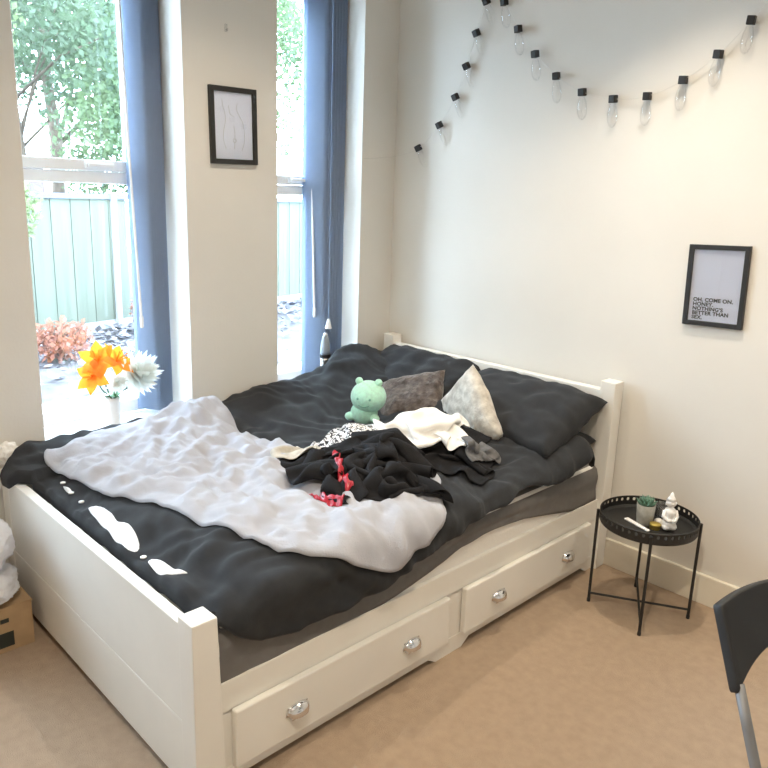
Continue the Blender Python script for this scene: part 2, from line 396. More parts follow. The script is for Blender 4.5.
# head edge rolled down
rows.append([p+Vector((0, .012, -.02)) for p in rows[-1]]); rows.append([p+Vector((0, .0, -.03)) for p in rows[-1]])
rows.insert(0, [p+Vector((0, -.008, -.02)) for p in rows[0]]); rows.insert(0, [p+Vector((0, .004, -.03)) for p in rows[0]])
grid(bm, rows); obj('duvet_cover', bm, 'duvet', duv, True)
def on_duvet(u, y, off): return duvet_pt(u, y, 0, off)
def loop_through(pts, n):
    m = len(pts); out = []
    L = [0]
    for i in range(m): L.append(L[-1]+(Vector(pts[(i+1) % m])-Vector(pts[i])).length)
    i = 0
    for k in range(n):
        s = L[-1]*k/n
        while L[i+1] < s: i += 1
        t = (s-L[i])/(L[i+1]-L[i]); P0, P1, P2, P3 = [Vector(pts[j % m]) for j in (i-1, i, i+1, i+2)]
        out.append(.5*((2*P1)+(P2-P0)*t+(2*P0-5*P1+4*P2-P3)*t*t+(3*P1-P0-3*P2+P3)*t**3))
    return out
# white filling showing through the gaps between buttons
def patch(outline, off=.004, m='inner', name='duvet_filling'):
    cx = sum(p[0] for p in outline)/len(outline); cy = sum(p[1] for p in outline)/len(outline)
    outline = [tuple(q) for q in loop_through(outline, len(outline)*4)]
    bm = BM(); n = len(outline); rows = []
    for r in (1.0, .85, .6, .3, .02):
        ring = []
        for k in range(n):
            q = Vector(outline[k])
            u, y = cx+(q.x-cx)*r, cy+(q.y-cy)*r
            p = on_duvet(u, y, off*(1-r)*2.2-(.004 if r == 1.0 else -.003)); ring.append(p)
        rows.append(ring)
    grid(bm, rows, True); bm.faces.new([v for v in list(bm.verts)[-n:]])
    return obj(name, bm, m, duv, True, label='white filling showing between buttons')
patch([(.590, -1.978), (.627, -1.948), (.711, -1.944), (.771, -1.952), (.83, -1.940), (.919, -1.955), (.978, -1.988), (.955, -2.012), (.905, -2.008), (.858, -2.010), (.782, -2.000), (.691, -1.992)])
patch([(1.05, -1.999), (1.06, -1.972), (1.114, -1.965), (1.16, -1.962), (1.21, -1.955), (1.172, -1.985), (1.134, -2.010)])
patch([(.385, -1.972), (.42, -1.962), (.445, -1.966), (.43, -1.978)])
for u, y in ((.545, -1.975), (1.012, -1.992), (.455, -1.972), (.36, -1.962)):
    bm = BM(); p = on_duvet(u, y, .004); lathe(bm, [(.002, .0), (.009, 0), (.0095, .003), (.007, .0045), (.002, .003)], p, 14); obj('button', bm, 'button', duv, True)

# ------------------------------------------------------------------ pillows
def cushion(name, c, R, w, h, t, m, parent=None, seed=0, wr=1.0, N=30, pinch=.35):
    """a stuffed rectangle: R columns are width, height and normal directions"""
    bm = BM(); c = Vector(c)
    def P(a, b, s):
        ea = 1-abs(a)**2.6; eb = 1-abs(b)**2.6
        th = t/2*(max(0, ea*eb))**.42
        k = 1-pinch*.12*((1-abs(b)**2)*abs(a)**6); l = 1-pinch*.12*((1-abs(a)**2)*abs(b)**6)
        q = Vector((a*w/2*k, b*h/2*l, s*th))
        n = noise.noise(Vector((a*2.1*w/.4, b*2.1*h/.4, seed+s)))*.012*wr+noise.noise(Vector((a*5, b*5, seed+s*3)))*.005*wr
        rad = (1-ea*eb)
        n += .006*wr*rad*ridge((a*w, b*h), math.atan2(b, a)+PI/2, 14, .06, seed+2)
        q.z += s*n*min(1, th/(t*.15))
        return c+R @ q
    f = [[bm.verts.new(P(-1+2*i/N, -1+2*j/N, 1)) for j in range(N+1)] for i in range(N+1)]
    b = [[f[i][j] if i in (0, N) or j in (0, N) else bm.verts.new(P(-1+2*i/N, -1+2*j/N, -1)) for j in range(N+1)] for i in range(N+1)]
    for i in range(N):
        for j in range(N):
            bm.faces.new((f[i][j], f[i+1][j], f[i+1][j+1], f[i][j+1])); bm.faces.new((b[i][j], b[i][j+1], b[i+1][j+1], b[i+1][j]))
    return obj(name, bm, m, parent, True)
def Rcols(a, b):
    a = Vector(a).normalized(); n = a.cross(Vector(b)).normalized(); b = n.cross(a)
    return Matrix((a, b, n)).transposed()
def pillow(label, c, tilt, w, h, t, seed, yaw=0):
    R = Matrix.Rotation(yaw, 3, 'Z') @ Matrix.Rotation(tilt, 3, 'X')
    o = cushion('pillow', c, R, w, h, t, 'pillow', None, seed, 1.5, 36)
    return tag(o, label, 'pillow', 'charcoal pillows along the headboard')
pillow('upper charcoal pillow by the side table, leaning on the headboard over a second pillow', (1.070, -.290, .690), math.radians(21), .68, .44, .19, 3, math.radians(-2))
pillow('lower charcoal pillow squashed beneath the other pillow by the side table', (1.065, -.315, .578), math.radians(3), .64, .43, .16, 12)
pillow('charcoal pillow at the window end of the headboard, half under the duvet', (.40, -.245, .675), math.radians(30), .66, .44, .16, 8)

# ------------------------------------------------------------------ pale blanket
OUT = [(0.192, -1.968), (0.149, -1.943), (0.131, -1.887), (0.115, -1.788), (0.085, -1.652), (0.06, -1.444), (0.07, -1.305), (0.08, -1.217), (0.13, -1.193), (0.248, -1.195), (0.392, -1.24), (0.513, -1.224), (0.61, -1.18), (0.758, -1.145), (0.819, -1.015), (1.212, -0.973), (1.314, -1.028), (1.427, -1.151), (1.46, -1.203), (1.486, -1.309), (1.515, -1.418), (1.486, -1.504), (1.452, -1.596), (1.39, -1.712), (1.251, -1.784), (1.048, -1.826), (0.87, -1.847), (0.702, -1.883), (0.614, -1.912), (0.476, -1.928), (0.28, -1.949)]
def blanket_off(u, y, r):
    h = wrinkle(u, y, 1.3, 1.5)-.006+.012
    q = Vector((u, y, 5.5))
    m1 = .5+.5*noise.noise(q*2.1); m2 = .5+.5*noise.noise(q*2.6+Vector((4, 1, 0)))
    f = .022*m1*ridge((u, y), .9, 4.6, .20, 11)+.018*m2*ridge((u, y), 1.9, 5.5, .17, 12)+.011*m2*ridge((u, y), .45, 11, .10, 13)+.008*m1*ridge((u, y), 1.3, 17, .07, 14)+.005*m2*ridge((u, y), 2.5, 24, .06, 15)
    f += .06*gs(u, y, .20, -1.36, .13, .20)+.02*gs(u, y, .45, -1.5, .2, .2)
    return h+1.45*f*min(1, (1-r)*6+.25)
bl = loop_through(OUT, 260); cx, cy = .74, -1.5
bm = BM(); rows = []
for i in range(64):
    r = 1-i/63*.985; row = []
    for q in bl:
        u, y = cx+(q.x-cx)*r, cy+(q.y-cy)*r
        p, n = surf(u, max(-2.06, y)); p.y = y; row.append(p+n*blanket_off(u, y, r))
    if i == 0:
        rows.append([p-surf(q.x, q.y)[1]*.010 for p, q in zip(row, bl)])
    rows.append(row)
grid(bm, rows, True); bm.faces.new(list(bm.verts)[-260:])
throw = obj('blanket', bm, 'blanket', None, True); tag(throw, 'pale grey crumpled throw blanket spread over the foot half of the dark duvet', 'blanket')
def top_of(u, y):
    """height of the bedding under a heap"""
    p, n = surf(u, y); return p.z+max(0, wrinkle(u, y, 1.3, 1.5))

# ------------------------------------------------------------------ clothes heap
# folded cloth shapes: vertex grids worked out beforehand, stored in millimetres, each as the step from the one before
# BAKED-BEGIN
BAKED = {}
BAKED['black2'] = (42, 38, [0.684, -1.062, 0.581], ([201,8,2,3,14,4,-10,-6,-9,-10,-12,-15,-13,-12,-10,-12,-11,0,-1,-12,-10,-14,-11,-11,-6,-2,3,12,7,9,-1,-13,-8,-8,-10,-12,-12,-12,210,14,8,-1,1,13,-6,-10,-9,
-10,-12,-13,-13,-12,-12,-12,-7,2,-4,-12,-10,-13,-11,-11,-3,-1,0,11,8,10,-3,-13,-8,-7,-11,-12,-13,-12,209,4,16,7,-4,-1,7,-8,-11,-12,-11,-12,-12,-13,-13,
-10,-3,-1,-5,-9,-12,-13,-12,-10,-9,6,1,12,7,9,-5,-12,-8,-8,-11,-12,-12,-13,209,-2,7,17,6,-6,-4,3,-10,-15,-8,-15,-13,-14,-11,-6,-1,-2,-5,-11,-12,-13,-10,
-13,-10,-7,11,19,7,9,-5,-14,-7,-12,-9,-13,-11,-13,209,-1,-2,8,16,6,-8,-4,-5,-13,-14,-12,-12,-12,-9,-6,0,-3,-4,-12,-16,-11,-11,-12,-10,-12,9,20,12,10,-7,
-14,-12,-13,-5,-9,-12,-13,210,-1,-2,1,7,13,4,-6,-9,-10,-14,-10,-14,-15,-18,7,4,-5,-15,-11,-11,-9,-12,-12,-10,-9,5,20,14,10,-10,-14,-8,-17,-14,-11,-3,-9,
213,-2,-1,-1,2,4,7,5,-10,-13,-16,-20,-14,-23,-9,15,14,-14,-11,-9,-9,-12,-10,-12,-11,-20,0,25,8,23,-10,-14,-16,-9,-11,-15,-14,-12,235,-1,-2,1,2,3,6,-4,-17,
-20,-18,-20,-15,-22,6,16,14,-7,-13,-8,-11,-10,-12,-11,-15,-18,-8,16,19,18,-1,-13,-15,-17,-14,-6,-10,-16,244,-2,-1,-4,-1,8,0,-20,-19,-19,-17,-18,-21,-8,
14,15,16,-9,-9,-8,-11,-12,-10,-14,-18,-16,-10,11,15,21,-1,-10,-11,-16,-15,-16,-10,-6,252,-1,-6,-3,3,-1,-17,-22,-13,-18,-17,-22,-18,8,14,13,14,0,-11,-9,
-12,-12,-14,-19,-15,-20,2,11,12,2,-3,-6,-6,-8,-13,-15,-14,-12,268,-2,-5,-1,-7,-20,-16,-20,-16,-17,-17,-17,-2,10,13,16,14,-1,-11,-11,-11,-17,-18,-14,-19,
-16,6,3,0,-17,-1,-1,-10,-4,5,-5,-11,-13,275,-3,-7,-12,-16,-19,-19,-19,-18,-18,-15,8,-7,-11,10,20,16,13,-9,-11,-19,-18,-13,-13,-20,-17,-7,-4,-6,-9,-9,-6,
-2,0,2,2,5,-7,277,-4,-13,-14,-17,-19,-18,-19,-18,-17,-16,-7,12,-8,-14,14,16,19,8,-14,-21,-15,-18,-22,-13,0,-7,-9,-12,-11,-8,-5,11,-1,-2,-1,-2,-4,279,1,
-17,-14,-17,-19,-18,-19,-18,-18,-16,-16,8,8,-14,-13,20,20,16,-13,-18,-20,-19,-14,-5,4,-5,-11,-9,-13,-11,-5,10,4,0,-1,-2,-5,244,19,-9,-16,-18,-18,-18,-18,
-18,-16,-16,-14,-8,12,-11,-13,6,18,21,-9,-19,-17,-11,-5,1,1,-12,-10,-8,-9,-11,-5,9,4,-2,-2,-2,-3,216,16,12,-14,-18,-18,-18,-17,-19,-16,-19,-8,-3,1,-4,-3,
-8,8,13,3,-12,-10,-7,-4,-5,-10,-19,-14,-8,3,-6,-2,18,1,-2,-2,-3,-2,192,16,17,-9,-15,-19,-19,-19,-18,-19,-12,0,0,0,-3,-11,-5,9,13,3,-8,-12,-7,-3,-14,-17,
-16,-15,-11,-9,-3,0,16,22,3,-3,-2,-2,190,8,-9,-9,-14,-7,-17,-20,-18,-6,0,-4,1,0,-4,-13,-9,11,5,2,0,-9,-7,-11,-13,-14,-14,-12,-12,-11,-11,-3,10,21,18,6,
-1,-5,181,-15,-11,-11,-13,-9,-1,-21,-2,3,-6,0,1,-1,-7,-10,-10,-6,0,7,10,-3,-10,-12,-12,-16,-14,-15,-12,-3,-7,-9,-7,12,19,15,13,5,166,-20,-18,-19,-14,-6,
1,3,3,-3,-1,-1,0,0,-8,-8,-14,-3,2,2,4,1,-9,-11,-15,-15,-14,-15,-15,-11,-1,2,-8,-8,5,13,14,11,182,-19,-20,-17,-3,-10,4,5,-2,-1,2,0,0,-2,-9,-10,-14,-5,5,
5,4,1,-9,-15,-16,-14,-15,-15,-13,-12,-5,-1,2,-6,-10,-5,9,11,211,-17,-19,-13,0,-13,6,5,-3,1,1,2,-4,-3,-6,-16,-14,-18,-6,9,3,3,0,-9,-13,-14,-17,-20,-12,-1,
-6,-3,0,-2,-8,-13,-10,1,241,-21,-20,-17,-17,-4,16,16,1,-7,6,5,-5,-5,-16,-20,-10,-12,-19,-7,0,2,3,2,-2,-11,-20,-16,-3,0,-5,-4,0,-6,-10,-8,-12,-9,234,-19,
-20,-21,-13,-1,12,20,14,-6,-7,11,-2,-21,-17,-18,-12,-3,-12,-18,-10,-6,-2,2,4,7,-18,-6,3,-1,-5,-3,-4,-10,-8,-8,-9,-10,214,-20,-18,-14,4,-6,-3,12,21,11,-9,
-8,3,-15,-20,-20,-14,-6,-1,-13,-16,-15,-5,2,6,7,-1,0,2,-1,-7,-4,-5,-7,-8,-9,-9,-13,200,-12,-11,-12,-6,6,-5,-6,11,21,8,-11,-11,-13,-17,-16,-16,-7,0,-3,-16,
-13,-5,4,6,6,0,-1,2,-4,-2,-8,-4,-7,-6,-13,-15,-20,214,-12,-14,-8,-8,-4,7,-5,-5,9,16,3,-11,-15,-16,-17,-16,-3,3,-9,-17,-15,-10,11,9,8,2,0,-1,-2,-4,-5,-5,
-9,-15,-19,-20,-21,228,-13,-14,-7,2,-6,-2,4,-3,0,6,11,-8,-16,-17,-16,-9,-1,-2,-15,-17,-13,-16,-2,15,15,13,4,-2,-2,-4,-6,-12,-19,-20,-20,-19,-14,239,-14,
-13,-11,-5,10,-3,6,-4,2,6,0,-10,-16,-14,-14,-3,-1,-8,-18,-15,-14,-12,-11,-3,15,18,16,12,-1,-7,-18,-22,-20,-16,-14,-16,-18,247,-10,-13,-11,-11,-2,20,8,-6,
-6,-6,-6,-3,-6,-7,-9,-7,-3,-13,-17,-14,-15,-11,-9,-11,-3,20,14,20,14,-22,-20,-19,-17,-17,-21,-17,-20,274,-13,-12,-10,-11,-9,12,21,-2,-8,-9,-5,0,-2,-10,
-13,-2,-7,-16,-15,-15,-14,-8,-10,-10,-12,-1,20,18,13,-17,-21,-18,-20,-21,-19,-16,-16,290,-10,-12,-11,-10,-10,5,22,10,-10,-7,-6,1,-9,-16,-3,0,-11,-17,-15,
-16,-10,-9,-10,-10,-10,-8,-2,20,2,-7,-21,-18,-18,-14,-12,-10,-11,288,-11,-12,-11,-9,-10,-2,19,17,-8,-24,-5,4,-9,-3,4,-4,-16,-17,-17,-10,-9,-10,-9,-9,-10,
-8,-6,-2,-6,3,-20,-14,-7,-9,-11,-10,-11,289,-11,-11,-11,-11,-10,-5,10,16,-19,-6,-13,6,0,5,0,-9,-17,-18,-12,-7,-11,-10,-7,-9,-8,-8,-8,-3,-8,-13,-14,-2,-7,
-9,-10,-12,-12,291,-12,-13,-10,-6,-9,-3,5,-15,-13,5,4,2,4,1,-7,-11,-17,-13,-9,-6,-11,-9,-8,-8,-8,-13,-17,-8,-1,0,-16,-3,-6,-10,-10,-11,-10,279,-8,-8,-8,
-6,-8,-6,-7,-8,-3,4,2,6,-1,-10,-11,-10,-7,-8,-9,-9,-9,-9,-8,-7,-13,-16,-17,-6,5,-1,-11,-10,-4,-10,-10,-10,-10,280,-7,-9,-7,-8,-7,-8,-8,-3,-3,-3,6,6,-4,
-12,-10,-6,-7,-8,-8,-10,-9,-10,-7,-12,-16,-15,-16,0,5,-7,-10,-4,-9,-7,-10,-9,-11,277,-13,-8,-4,-3,-7,-7,-5,-4,-2,-6,6,6,-6,-12,-10,-6,-9,-7,-8,-10,-8,-9,
-8,-15,-15,-15,-12,2,-3,-9,-6,-1,-7,-8,-10,-9,-10,263,-4,-4,-4,-5,-4,-7,-5,-3,-7,-2,7,3,-7,-11,-11,-9,-4,-7,-10,-8,-9,-7,-13,-15,-13,-16,-7,0,-8,-6,-5,
-5,-2,-8,-10,-9,-9,263,-4,-4,-5,-3,-4,-7,-4,-5,-8,-2,7,1,-10,-9,-10,-9,-9,-7,-4,-9,-6,-10,-13,-15,-17,-12,-3,-3,-7,-4,-5,-5,-6,-7,-8,-9,-9,264,-4,-4,-5,
-3,-5,-6,-5,-5,-8,0,6,-2,-9,-10,-10,-10,-8,-8,-6,-4,-7,-14,-14,-14,-17,-8,0,-5,-3,-8,-5,-5,-5,-8,-8,-9,-9,265,-4,-4,-5,-4,-4,-6,-6,-2,-11,0,6,-8,-6,-8,
-10,-11,-7,-7,-6,-3,-12,-15,-13,-14,-17,-3,-3,-3,-4,-6,-6,-5,-6,-7,-8,-9,-9,],[0,17,20,12,-2,11,19,17,18,18,16,14,13,16,17,17,16,-1,-22,4,-8,-17,5,19,18,21,18,-7,-19,-19,-4,18,14,12,17,17,16,17,-331,10,17,22,10,5,14,19,17,18,16,14,
16,16,16,18,14,-18,-13,-1,-18,-5,13,18,18,17,21,-4,-18,-19,-1,17,13,14,17,16,17,17,-342,19,10,18,21,13,8,16,17,18,17,17,16,16,15,19,8,-20,-10,-17,-15,8,
16,16,19,12,18,-1,-16,-18,4,15,13,15,17,16,17,16,-350,21,18,10,17,21,14,13,17,20,15,15,14,16,18,17,1,-20,-16,-20,-4,15,15,20,18,18,12,-12,-10,-19,6,17,
13,16,17,16,17,16,-359,21,20,17,11,18,20,15,16,17,13,16,16,19,15,14,-6,-17,-21,-18,10,15,20,14,18,18,15,-10,-15,-18,6,17,15,15,16,17,17,15,-367,20,20,21,
17,12,17,20,17,16,16,15,15,7,5,19,3,-24,-3,-18,8,15,17,17,16,19,17,-10,-14,-21,12,14,18,12,14,17,17,17,-378,20,20,21,20,17,16,19,19,16,8,9,5,2,12,13,13,
-10,-17,-11,15,19,17,18,17,2,14,1,-19,-8,16,13,14,16,15,14,15,15,-385,20,20,19,21,18,18,19,9,6,6,5,9,4,10,15,14,-4,-18,10,19,16,16,18,12,-11,7,13,-10,2,
14,14,13,14,14,17,16,14,-397,20,18,17,19,20,17,9,4,5,7,8,5,5,13,14,14,-1,-1,18,17,17,18,13,-6,-12,4,16,13,4,14,16,14,12,13,14,16,17,-409,20,12,17,22,12,
6,9,7,5,8,7,2,10,13,14,14,12,16,15,16,16,14,-9,-9,-11,8,17,17,23,16,15,13,17,13,14,15,15,-420,19,10,21,12,-3,8,9,6,6,5,9,14,16,11,14,16,23,17,16,16,13,
-6,-11,-7,-13,21,20,19,17,19,20,13,17,20,16,15,16,-430,14,19,11,0,4,7,9,10,9,12,11,14,19,15,10,12,19,21,17,11,-6,-11,-9,-8,11,20,18,19,17,18,18,21,20,18,
18,16,18,-435,17,15,7,9,10,9,8,9,10,11,13,10,13,17,14,12,5,22,15,-2,-11,-9,0,12,11,16,18,18,18,17,18,16,21,20,19,19,18,-428,16,15,9,9,10,7,9,9,10,11,13,
13,10,13,13,13,-5,13,16,-12,-6,6,12,8,7,18,17,19,14,17,21,11,17,21,20,20,19,-419,14,16,13,9,9,7,9,11,9,12,11,14,8,14,15,-8,1,4,18,-10,9,11,6,0,15,16,16,
19,14,16,18,4,20,19,19,20,20,-403,12,19,17,9,7,8,9,8,6,-1,20,16,17,11,-9,-19,0,10,19,16,10,2,-6,15,18,7,15,19,19,16,19,0,16,19,20,20,21,-399,16,12,19,13,
12,5,4,1,-3,19,16,15,19,0,-19,-15,-1,14,23,20,11,-5,9,18,6,13,16,17,20,18,19,12,-3,20,19,21,20,-419,17,17,16,14,14,10,-7,4,19,14,11,21,16,-11,-19,-17,9,
20,20,21,16,-2,15,9,14,14,14,17,17,17,19,14,5,9,15,19,20,-418,12,13,11,22,6,0,2,18,19,6,16,21,12,-16,-16,-17,22,18,20,17,21,6,17,9,14,6,13,16,19,17,17,
19,12,8,13,13,17,-399,8,6,2,2,2,1,14,21,16,10,17,21,6,-17,-21,0,19,20,20,20,18,17,12,16,5,10,13,15,18,19,14,17,19,11,11,16,16,-394,5,9,0,-15,-16,6,21,17,
15,17,19,20,-1,-20,-10,8,19,17,20,20,21,19,14,12,12,12,12,14,15,20,14,13,19,18,10,10,13,-381,3,3,-10,-24,-9,10,17,20,12,17,19,19,-11,-6,4,7,12,18,20,20,
22,19,20,11,14,11,8,15,10,19,18,12,18,19,17,11,8,-405,-3,0,4,-15,10,4,6,18,20,12,16,19,-2,3,4,7,7,10,18,19,21,20,20,20,15,5,13,13,3,19,19,13,18,19,18,17,
14,-445,4,3,0,19,10,7,1,8,17,19,14,20,8,0,5,8,7,5,13,16,18,20,21,19,19,13,14,-8,10,19,18,20,17,18,19,16,18,-469,-2,2,15,23,20,15,5,6,8,15,19,19,15,4,4,
8,6,5,8,13,15,19,22,19,19,19,5,-8,10,18,21,20,19,17,18,18,11,-492,10,14,18,18,22,19,16,9,7,9,17,16,14,10,9,11,6,2,2,13,11,18,18,19,19,14,8,-2,9,20,20,18,
19,18,14,7,3,-469,16,15,13,16,21,17,21,17,10,7,14,17,15,11,8,12,2,-4,11,11,-7,18,17,17,19,17,15,6,6,18,19,17,17,9,4,4,4,-435,15,14,16,9,16,21,13,21,19,
11,11,18,13,8,14,9,-8,6,15,1,-9,10,22,15,12,16,19,16,5,21,16,8,4,4,8,8,12,-414,15,15,15,12,5,19,9,18,16,17,19,18,11,14,15,-1,-5,16,9,-7,-9,10,20,21,16,
2,11,15,22,16,1,2,7,10,13,11,9,-397,16,17,15,16,10,4,4,14,21,19,18,19,18,16,3,-9,13,16,-3,-14,1,18,18,15,22,12,-1,6,15,5,3,8,10,9,9,7,7,-367,16,17,16,17,
16,7,-4,10,22,17,20,18,14,6,-5,7,21,6,-12,-9,13,18,18,16,16,21,6,9,-19,-5,6,10,8,6,12,9,14,-347,17,17,16,17,19,10,-5,2,20,15,13,12,9,0,9,20,14,-3,-15,6,
18,18,18,17,19,20,12,-5,-19,-19,0,8,13,14,16,18,19,-348,17,16,17,17,16,16,1,-1,-4,1,15,11,9,10,20,19,6,-11,-1,18,17,17,18,17,20,19,15,-8,-21,-24,-3,15,
17,17,16,17,17,-347,17,16,15,18,18,18,9,0,-9,-21,1,13,13,19,21,14,3,-6,13,19,17,16,19,18,17,18,-4,-13,-7,-15,9,11,13,17,18,17,17,-350,16,12,19,16,19,11,
20,6,-14,-15,-22,8,19,21,16,12,0,12,17,18,15,16,22,17,18,-3,-13,-10,-11,12,17,4,17,16,19,19,16,-363,19,19,18,14,18,18,18,11,-22,-19,-22,2,22,12,13,13,15,
18,17,19,17,16,19,17,-2,-13,-9,-12,4,21,18,15,12,16,17,17,18,-366,19,18,18,18,16,18,20,-1,-21,-19,-20,4,22,6,15,18,20,18,17,19,18,16,18,0,-15,-2,-16,-4,
18,19,16,21,16,14,17,18,18,-373,15,19,20,20,19,18,18,-10,-21,-17,-18,10,21,9,16,19,19,19,18,20,16,18,2,-16,-2,-9,-15,10,21,18,19,19,19,16,18,17,19,-386,
20,20,20,21,20,19,14,-18,-15,-19,-15,15,20,12,18,18,19,19,19,19,18,8,-16,-10,-3,-13,-3,20,18,20,19,20,19,19,16,19,17,-389,20,20,20,21,22,18,7,-21,-11,-20,
-11,20,16,16,19,18,19,19,19,19,15,-11,-15,-5,-11,-11,15,20,19,20,19,20,19,19,19,18,18,-394,20,20,21,20,21,20,-2,-20,-10,-21,-3,21,18,17,18,19,19,19,19,
18,-1,-17,-10,-9,-13,3,20,21,20,19,20,20,20,19,19,18,19,-397,20,20,20,20,21,18,-10,-17,-7,-22,4,20,19,19,19,18,19,19,19,7,-13,-13,-10,-16,-5,17,20,21,21,
19,21,20,21,19,19,18,19,],[106,9,-2,-19,-15,-17,3,7,4,4,-3,-7,-10,-8,-6,1,-5,-23,6,18,16,-7,-17,-4,7,6,-12,-16,2,0,22,7,-14,-14,-6,2,2,-3,75,11,9,-4,-18,-17,-14,4,4,2,-1,-6,-4,6,
-6,1,-16,-17,15,18,2,-19,-12,-1,8,14,-8,-20,-6,7,22,5,-14,-14,-3,1,1,-1,57,7,10,9,-3,-16,-18,-12,1,0,0,1,4,5,2,-5,-21,-10,17,13,-12,-17,-8,-5,5,17,9,-22,
-10,8,22,2,-12,-15,-2,1,-2,1,44,3,8,8,10,0,-14,-18,-7,-2,7,8,7,4,-1,-15,-21,-7,12,5,-13,-9,-5,-7,-1,10,17,-6,-17,7,21,2,-14,-8,-5,1,-3,1,30,3,2,10,8,12,
0,-12,-10,2,8,6,4,0,-9,-18,-20,-8,7,5,-12,-6,-1,-2,-5,-1,14,-5,-3,8,19,5,-5,-5,-11,-7,-5,1,19,4,3,1,10,11,12,1,-6,1,1,-1,-3,-6,-9,-3,-20,3,15,-3,-16,-11,
-1,0,-5,-3,13,0,-3,3,17,-6,5,7,-1,-7,-11,-7,6,4,5,-2,5,9,11,9,-3,-5,-7,-2,2,3,-16,-9,9,15,3,-21,-12,-2,-3,0,-3,17,12,-2,1,-7,-13,0,2,11,8,4,-3,-6,-18,3,
4,5,3,6,11,-6,-7,1,1,5,10,-9,-18,-1,9,20,-10,-19,-2,-2,-4,0,10,7,20,5,-6,-9,-15,-10,-5,2,7,11,7,4,-27,2,9,12,7,-1,-15,-6,5,8,10,8,2,-22,-9,-2,5,22,-20,
-6,1,-1,-3,9,11,2,18,12,-3,-15,-15,-10,-15,-2,-1,1,7,12,-12,2,16,12,0,-19,-10,4,15,9,12,5,-12,-20,-7,-2,0,18,-11,-2,3,-2,8,6,-6,4,20,8,5,-5,-13,-12,-11,
-13,-8,-5,-1,7,8,5,17,3,-15,-4,1,6,5,6,9,7,-17,0,-6,-5,-5,3,2,2,3,8,5,-15,-9,12,11,0,1,9,3,-4,-14,-10,-7,-11,-9,3,6,16,5,-11,-12,-7,1,3,5,6,9,17,15,-1,
-13,2,-2,-6,0,4,7,4,-13,-12,-4,-9,3,6,6,6,6,7,4,-7,-8,-9,-12,-7,2,11,-8,-12,-9,1,3,2,5,8,7,13,17,17,-7,-13,3,8,-1,4,5,-9,-5,-2,-8,-22,-9,-2,3,6,6,4,23,
6,-4,-9,-9,-9,-23,15,-2,-16,-5,3,6,3,1,3,4,7,18,18,12,-9,1,10,6,3,-2,-1,-4,-11,-19,-20,-7,-4,2,-4,7,3,16,11,-1,-5,-4,-7,-21,-9,7,-7,-2,7,5,-1,-1,2,5,1,
12,17,8,11,20,6,4,6,-1,-5,-14,-19,-21,-14,-2,0,-3,-5,-5,0,20,9,-7,-6,-5,-4,-25,-4,6,2,5,8,3,-1,5,8,9,-2,-11,14,16,20,9,21,11,6,-6,-17,-19,-20,-16,-1,6,
0,-4,-8,-8,-11,11,15,-13,-6,-4,0,-2,-4,5,2,1,4,5,4,5,8,5,-12,-13,10,21,6,11,21,10,2,-3,-15,-19,-18,-1,10,3,-1,-2,-8,-8,-13,-10,7,-8,-3,-2,2,0,4,7,0,2,11,
8,-5,9,9,-9,-22,-3,13,15,-5,13,18,1,3,4,-9,-21,-9,15,5,-5,-4,1,1,-4,-9,-12,2,-5,-13,-8,3,-19,1,14,8,-5,16,21,7,10,-10,-21,-13,2,18,11,-14,13,6,2,1,7,-1,
-18,1,15,-6,-14,-6,1,8,8,4,-8,-13,2,-5,-11,-8,-30,-3,7,6,15,20,20,17,-6,-16,-17,-12,6,20,5,-2,17,-12,-7,0,3,3,-1,11,-1,-15,-10,-7,-3,4,10,15,10,-6,-17,
-10,3,-6,-42,1,6,13,22,8,20,7,-13,-14,-13,-8,7,22,2,15,14,-6,-9,-5,-1,1,-5,0,-3,-7,-5,-4,-5,-7,7,14,15,10,-6,-18,-16,-8,-26,6,9,10,1,12,18,11,-7,-16,-12,
-9,7,18,18,13,13,4,-10,-2,-1,0,-7,-8,-11,-5,0,5,-7,-19,-4,10,16,11,2,-5,-16,-19,-12,2,-3,-11,6,20,14,12,12,-8,-15,-13,1,24,12,6,15,16,2,-10,-7,-2,2,-4,
-12,-8,6,-1,-16,-20,-6,4,17,4,-2,1,-2,-14,-34,-4,-4,-1,10,17,17,3,15,14,-9,-12,-9,5,9,10,15,19,17,2,-8,-8,-6,-3,-3,-5,3,-14,-20,-16,-6,6,5,-4,1,0,2,6,-58,
5,10,11,-4,0,14,17,2,18,13,-8,-8,-6,2,5,12,18,20,15,1,-4,-6,-4,-4,-4,-10,-21,-19,-17,-6,-5,3,4,4,8,5,12,-63,13,9,6,3,-10,-4,14,17,6,18,11,-4,-5,-1,-9,5,
19,19,21,6,-7,-6,-1,-3,-6,-16,-19,-21,-19,-7,0,5,6,5,13,11,8,-67,6,2,13,10,-2,-11,-5,11,17,10,17,4,-3,-7,-8,5,21,19,17,-5,-14,-7,2,2,-2,-11,-14,-20,-20,
-9,6,5,13,12,8,1,-3,-73,4,3,16,18,14,-5,-15,-3,7,16,15,4,-4,-9,-2,16,20,20,3,-11,-12,-11,1,1,-1,-2,-8,-15,-21,-3,9,16,8,0,-3,-5,-7,-52,-1,4,10,16,19,9,
-23,-8,11,8,7,4,-5,-3,10,20,20,12,-9,-12,-13,-13,0,5,1,-9,-6,-4,-16,13,13,2,-3,-9,-6,-7,-5,-17,-8,2,9,6,20,10,-20,-12,-1,5,5,4,1,11,19,18,18,-6,-12,-8,
-15,-2,-3,-9,7,1,-18,-7,12,9,-2,-7,-4,-6,-4,-1,-1,-10,0,2,4,4,9,17,-10,-19,-3,-5,7,4,13,18,15,20,1,-14,-8,-11,-11,5,-5,-7,-5,6,-4,-1,21,-15,-4,-7,-3,-1,
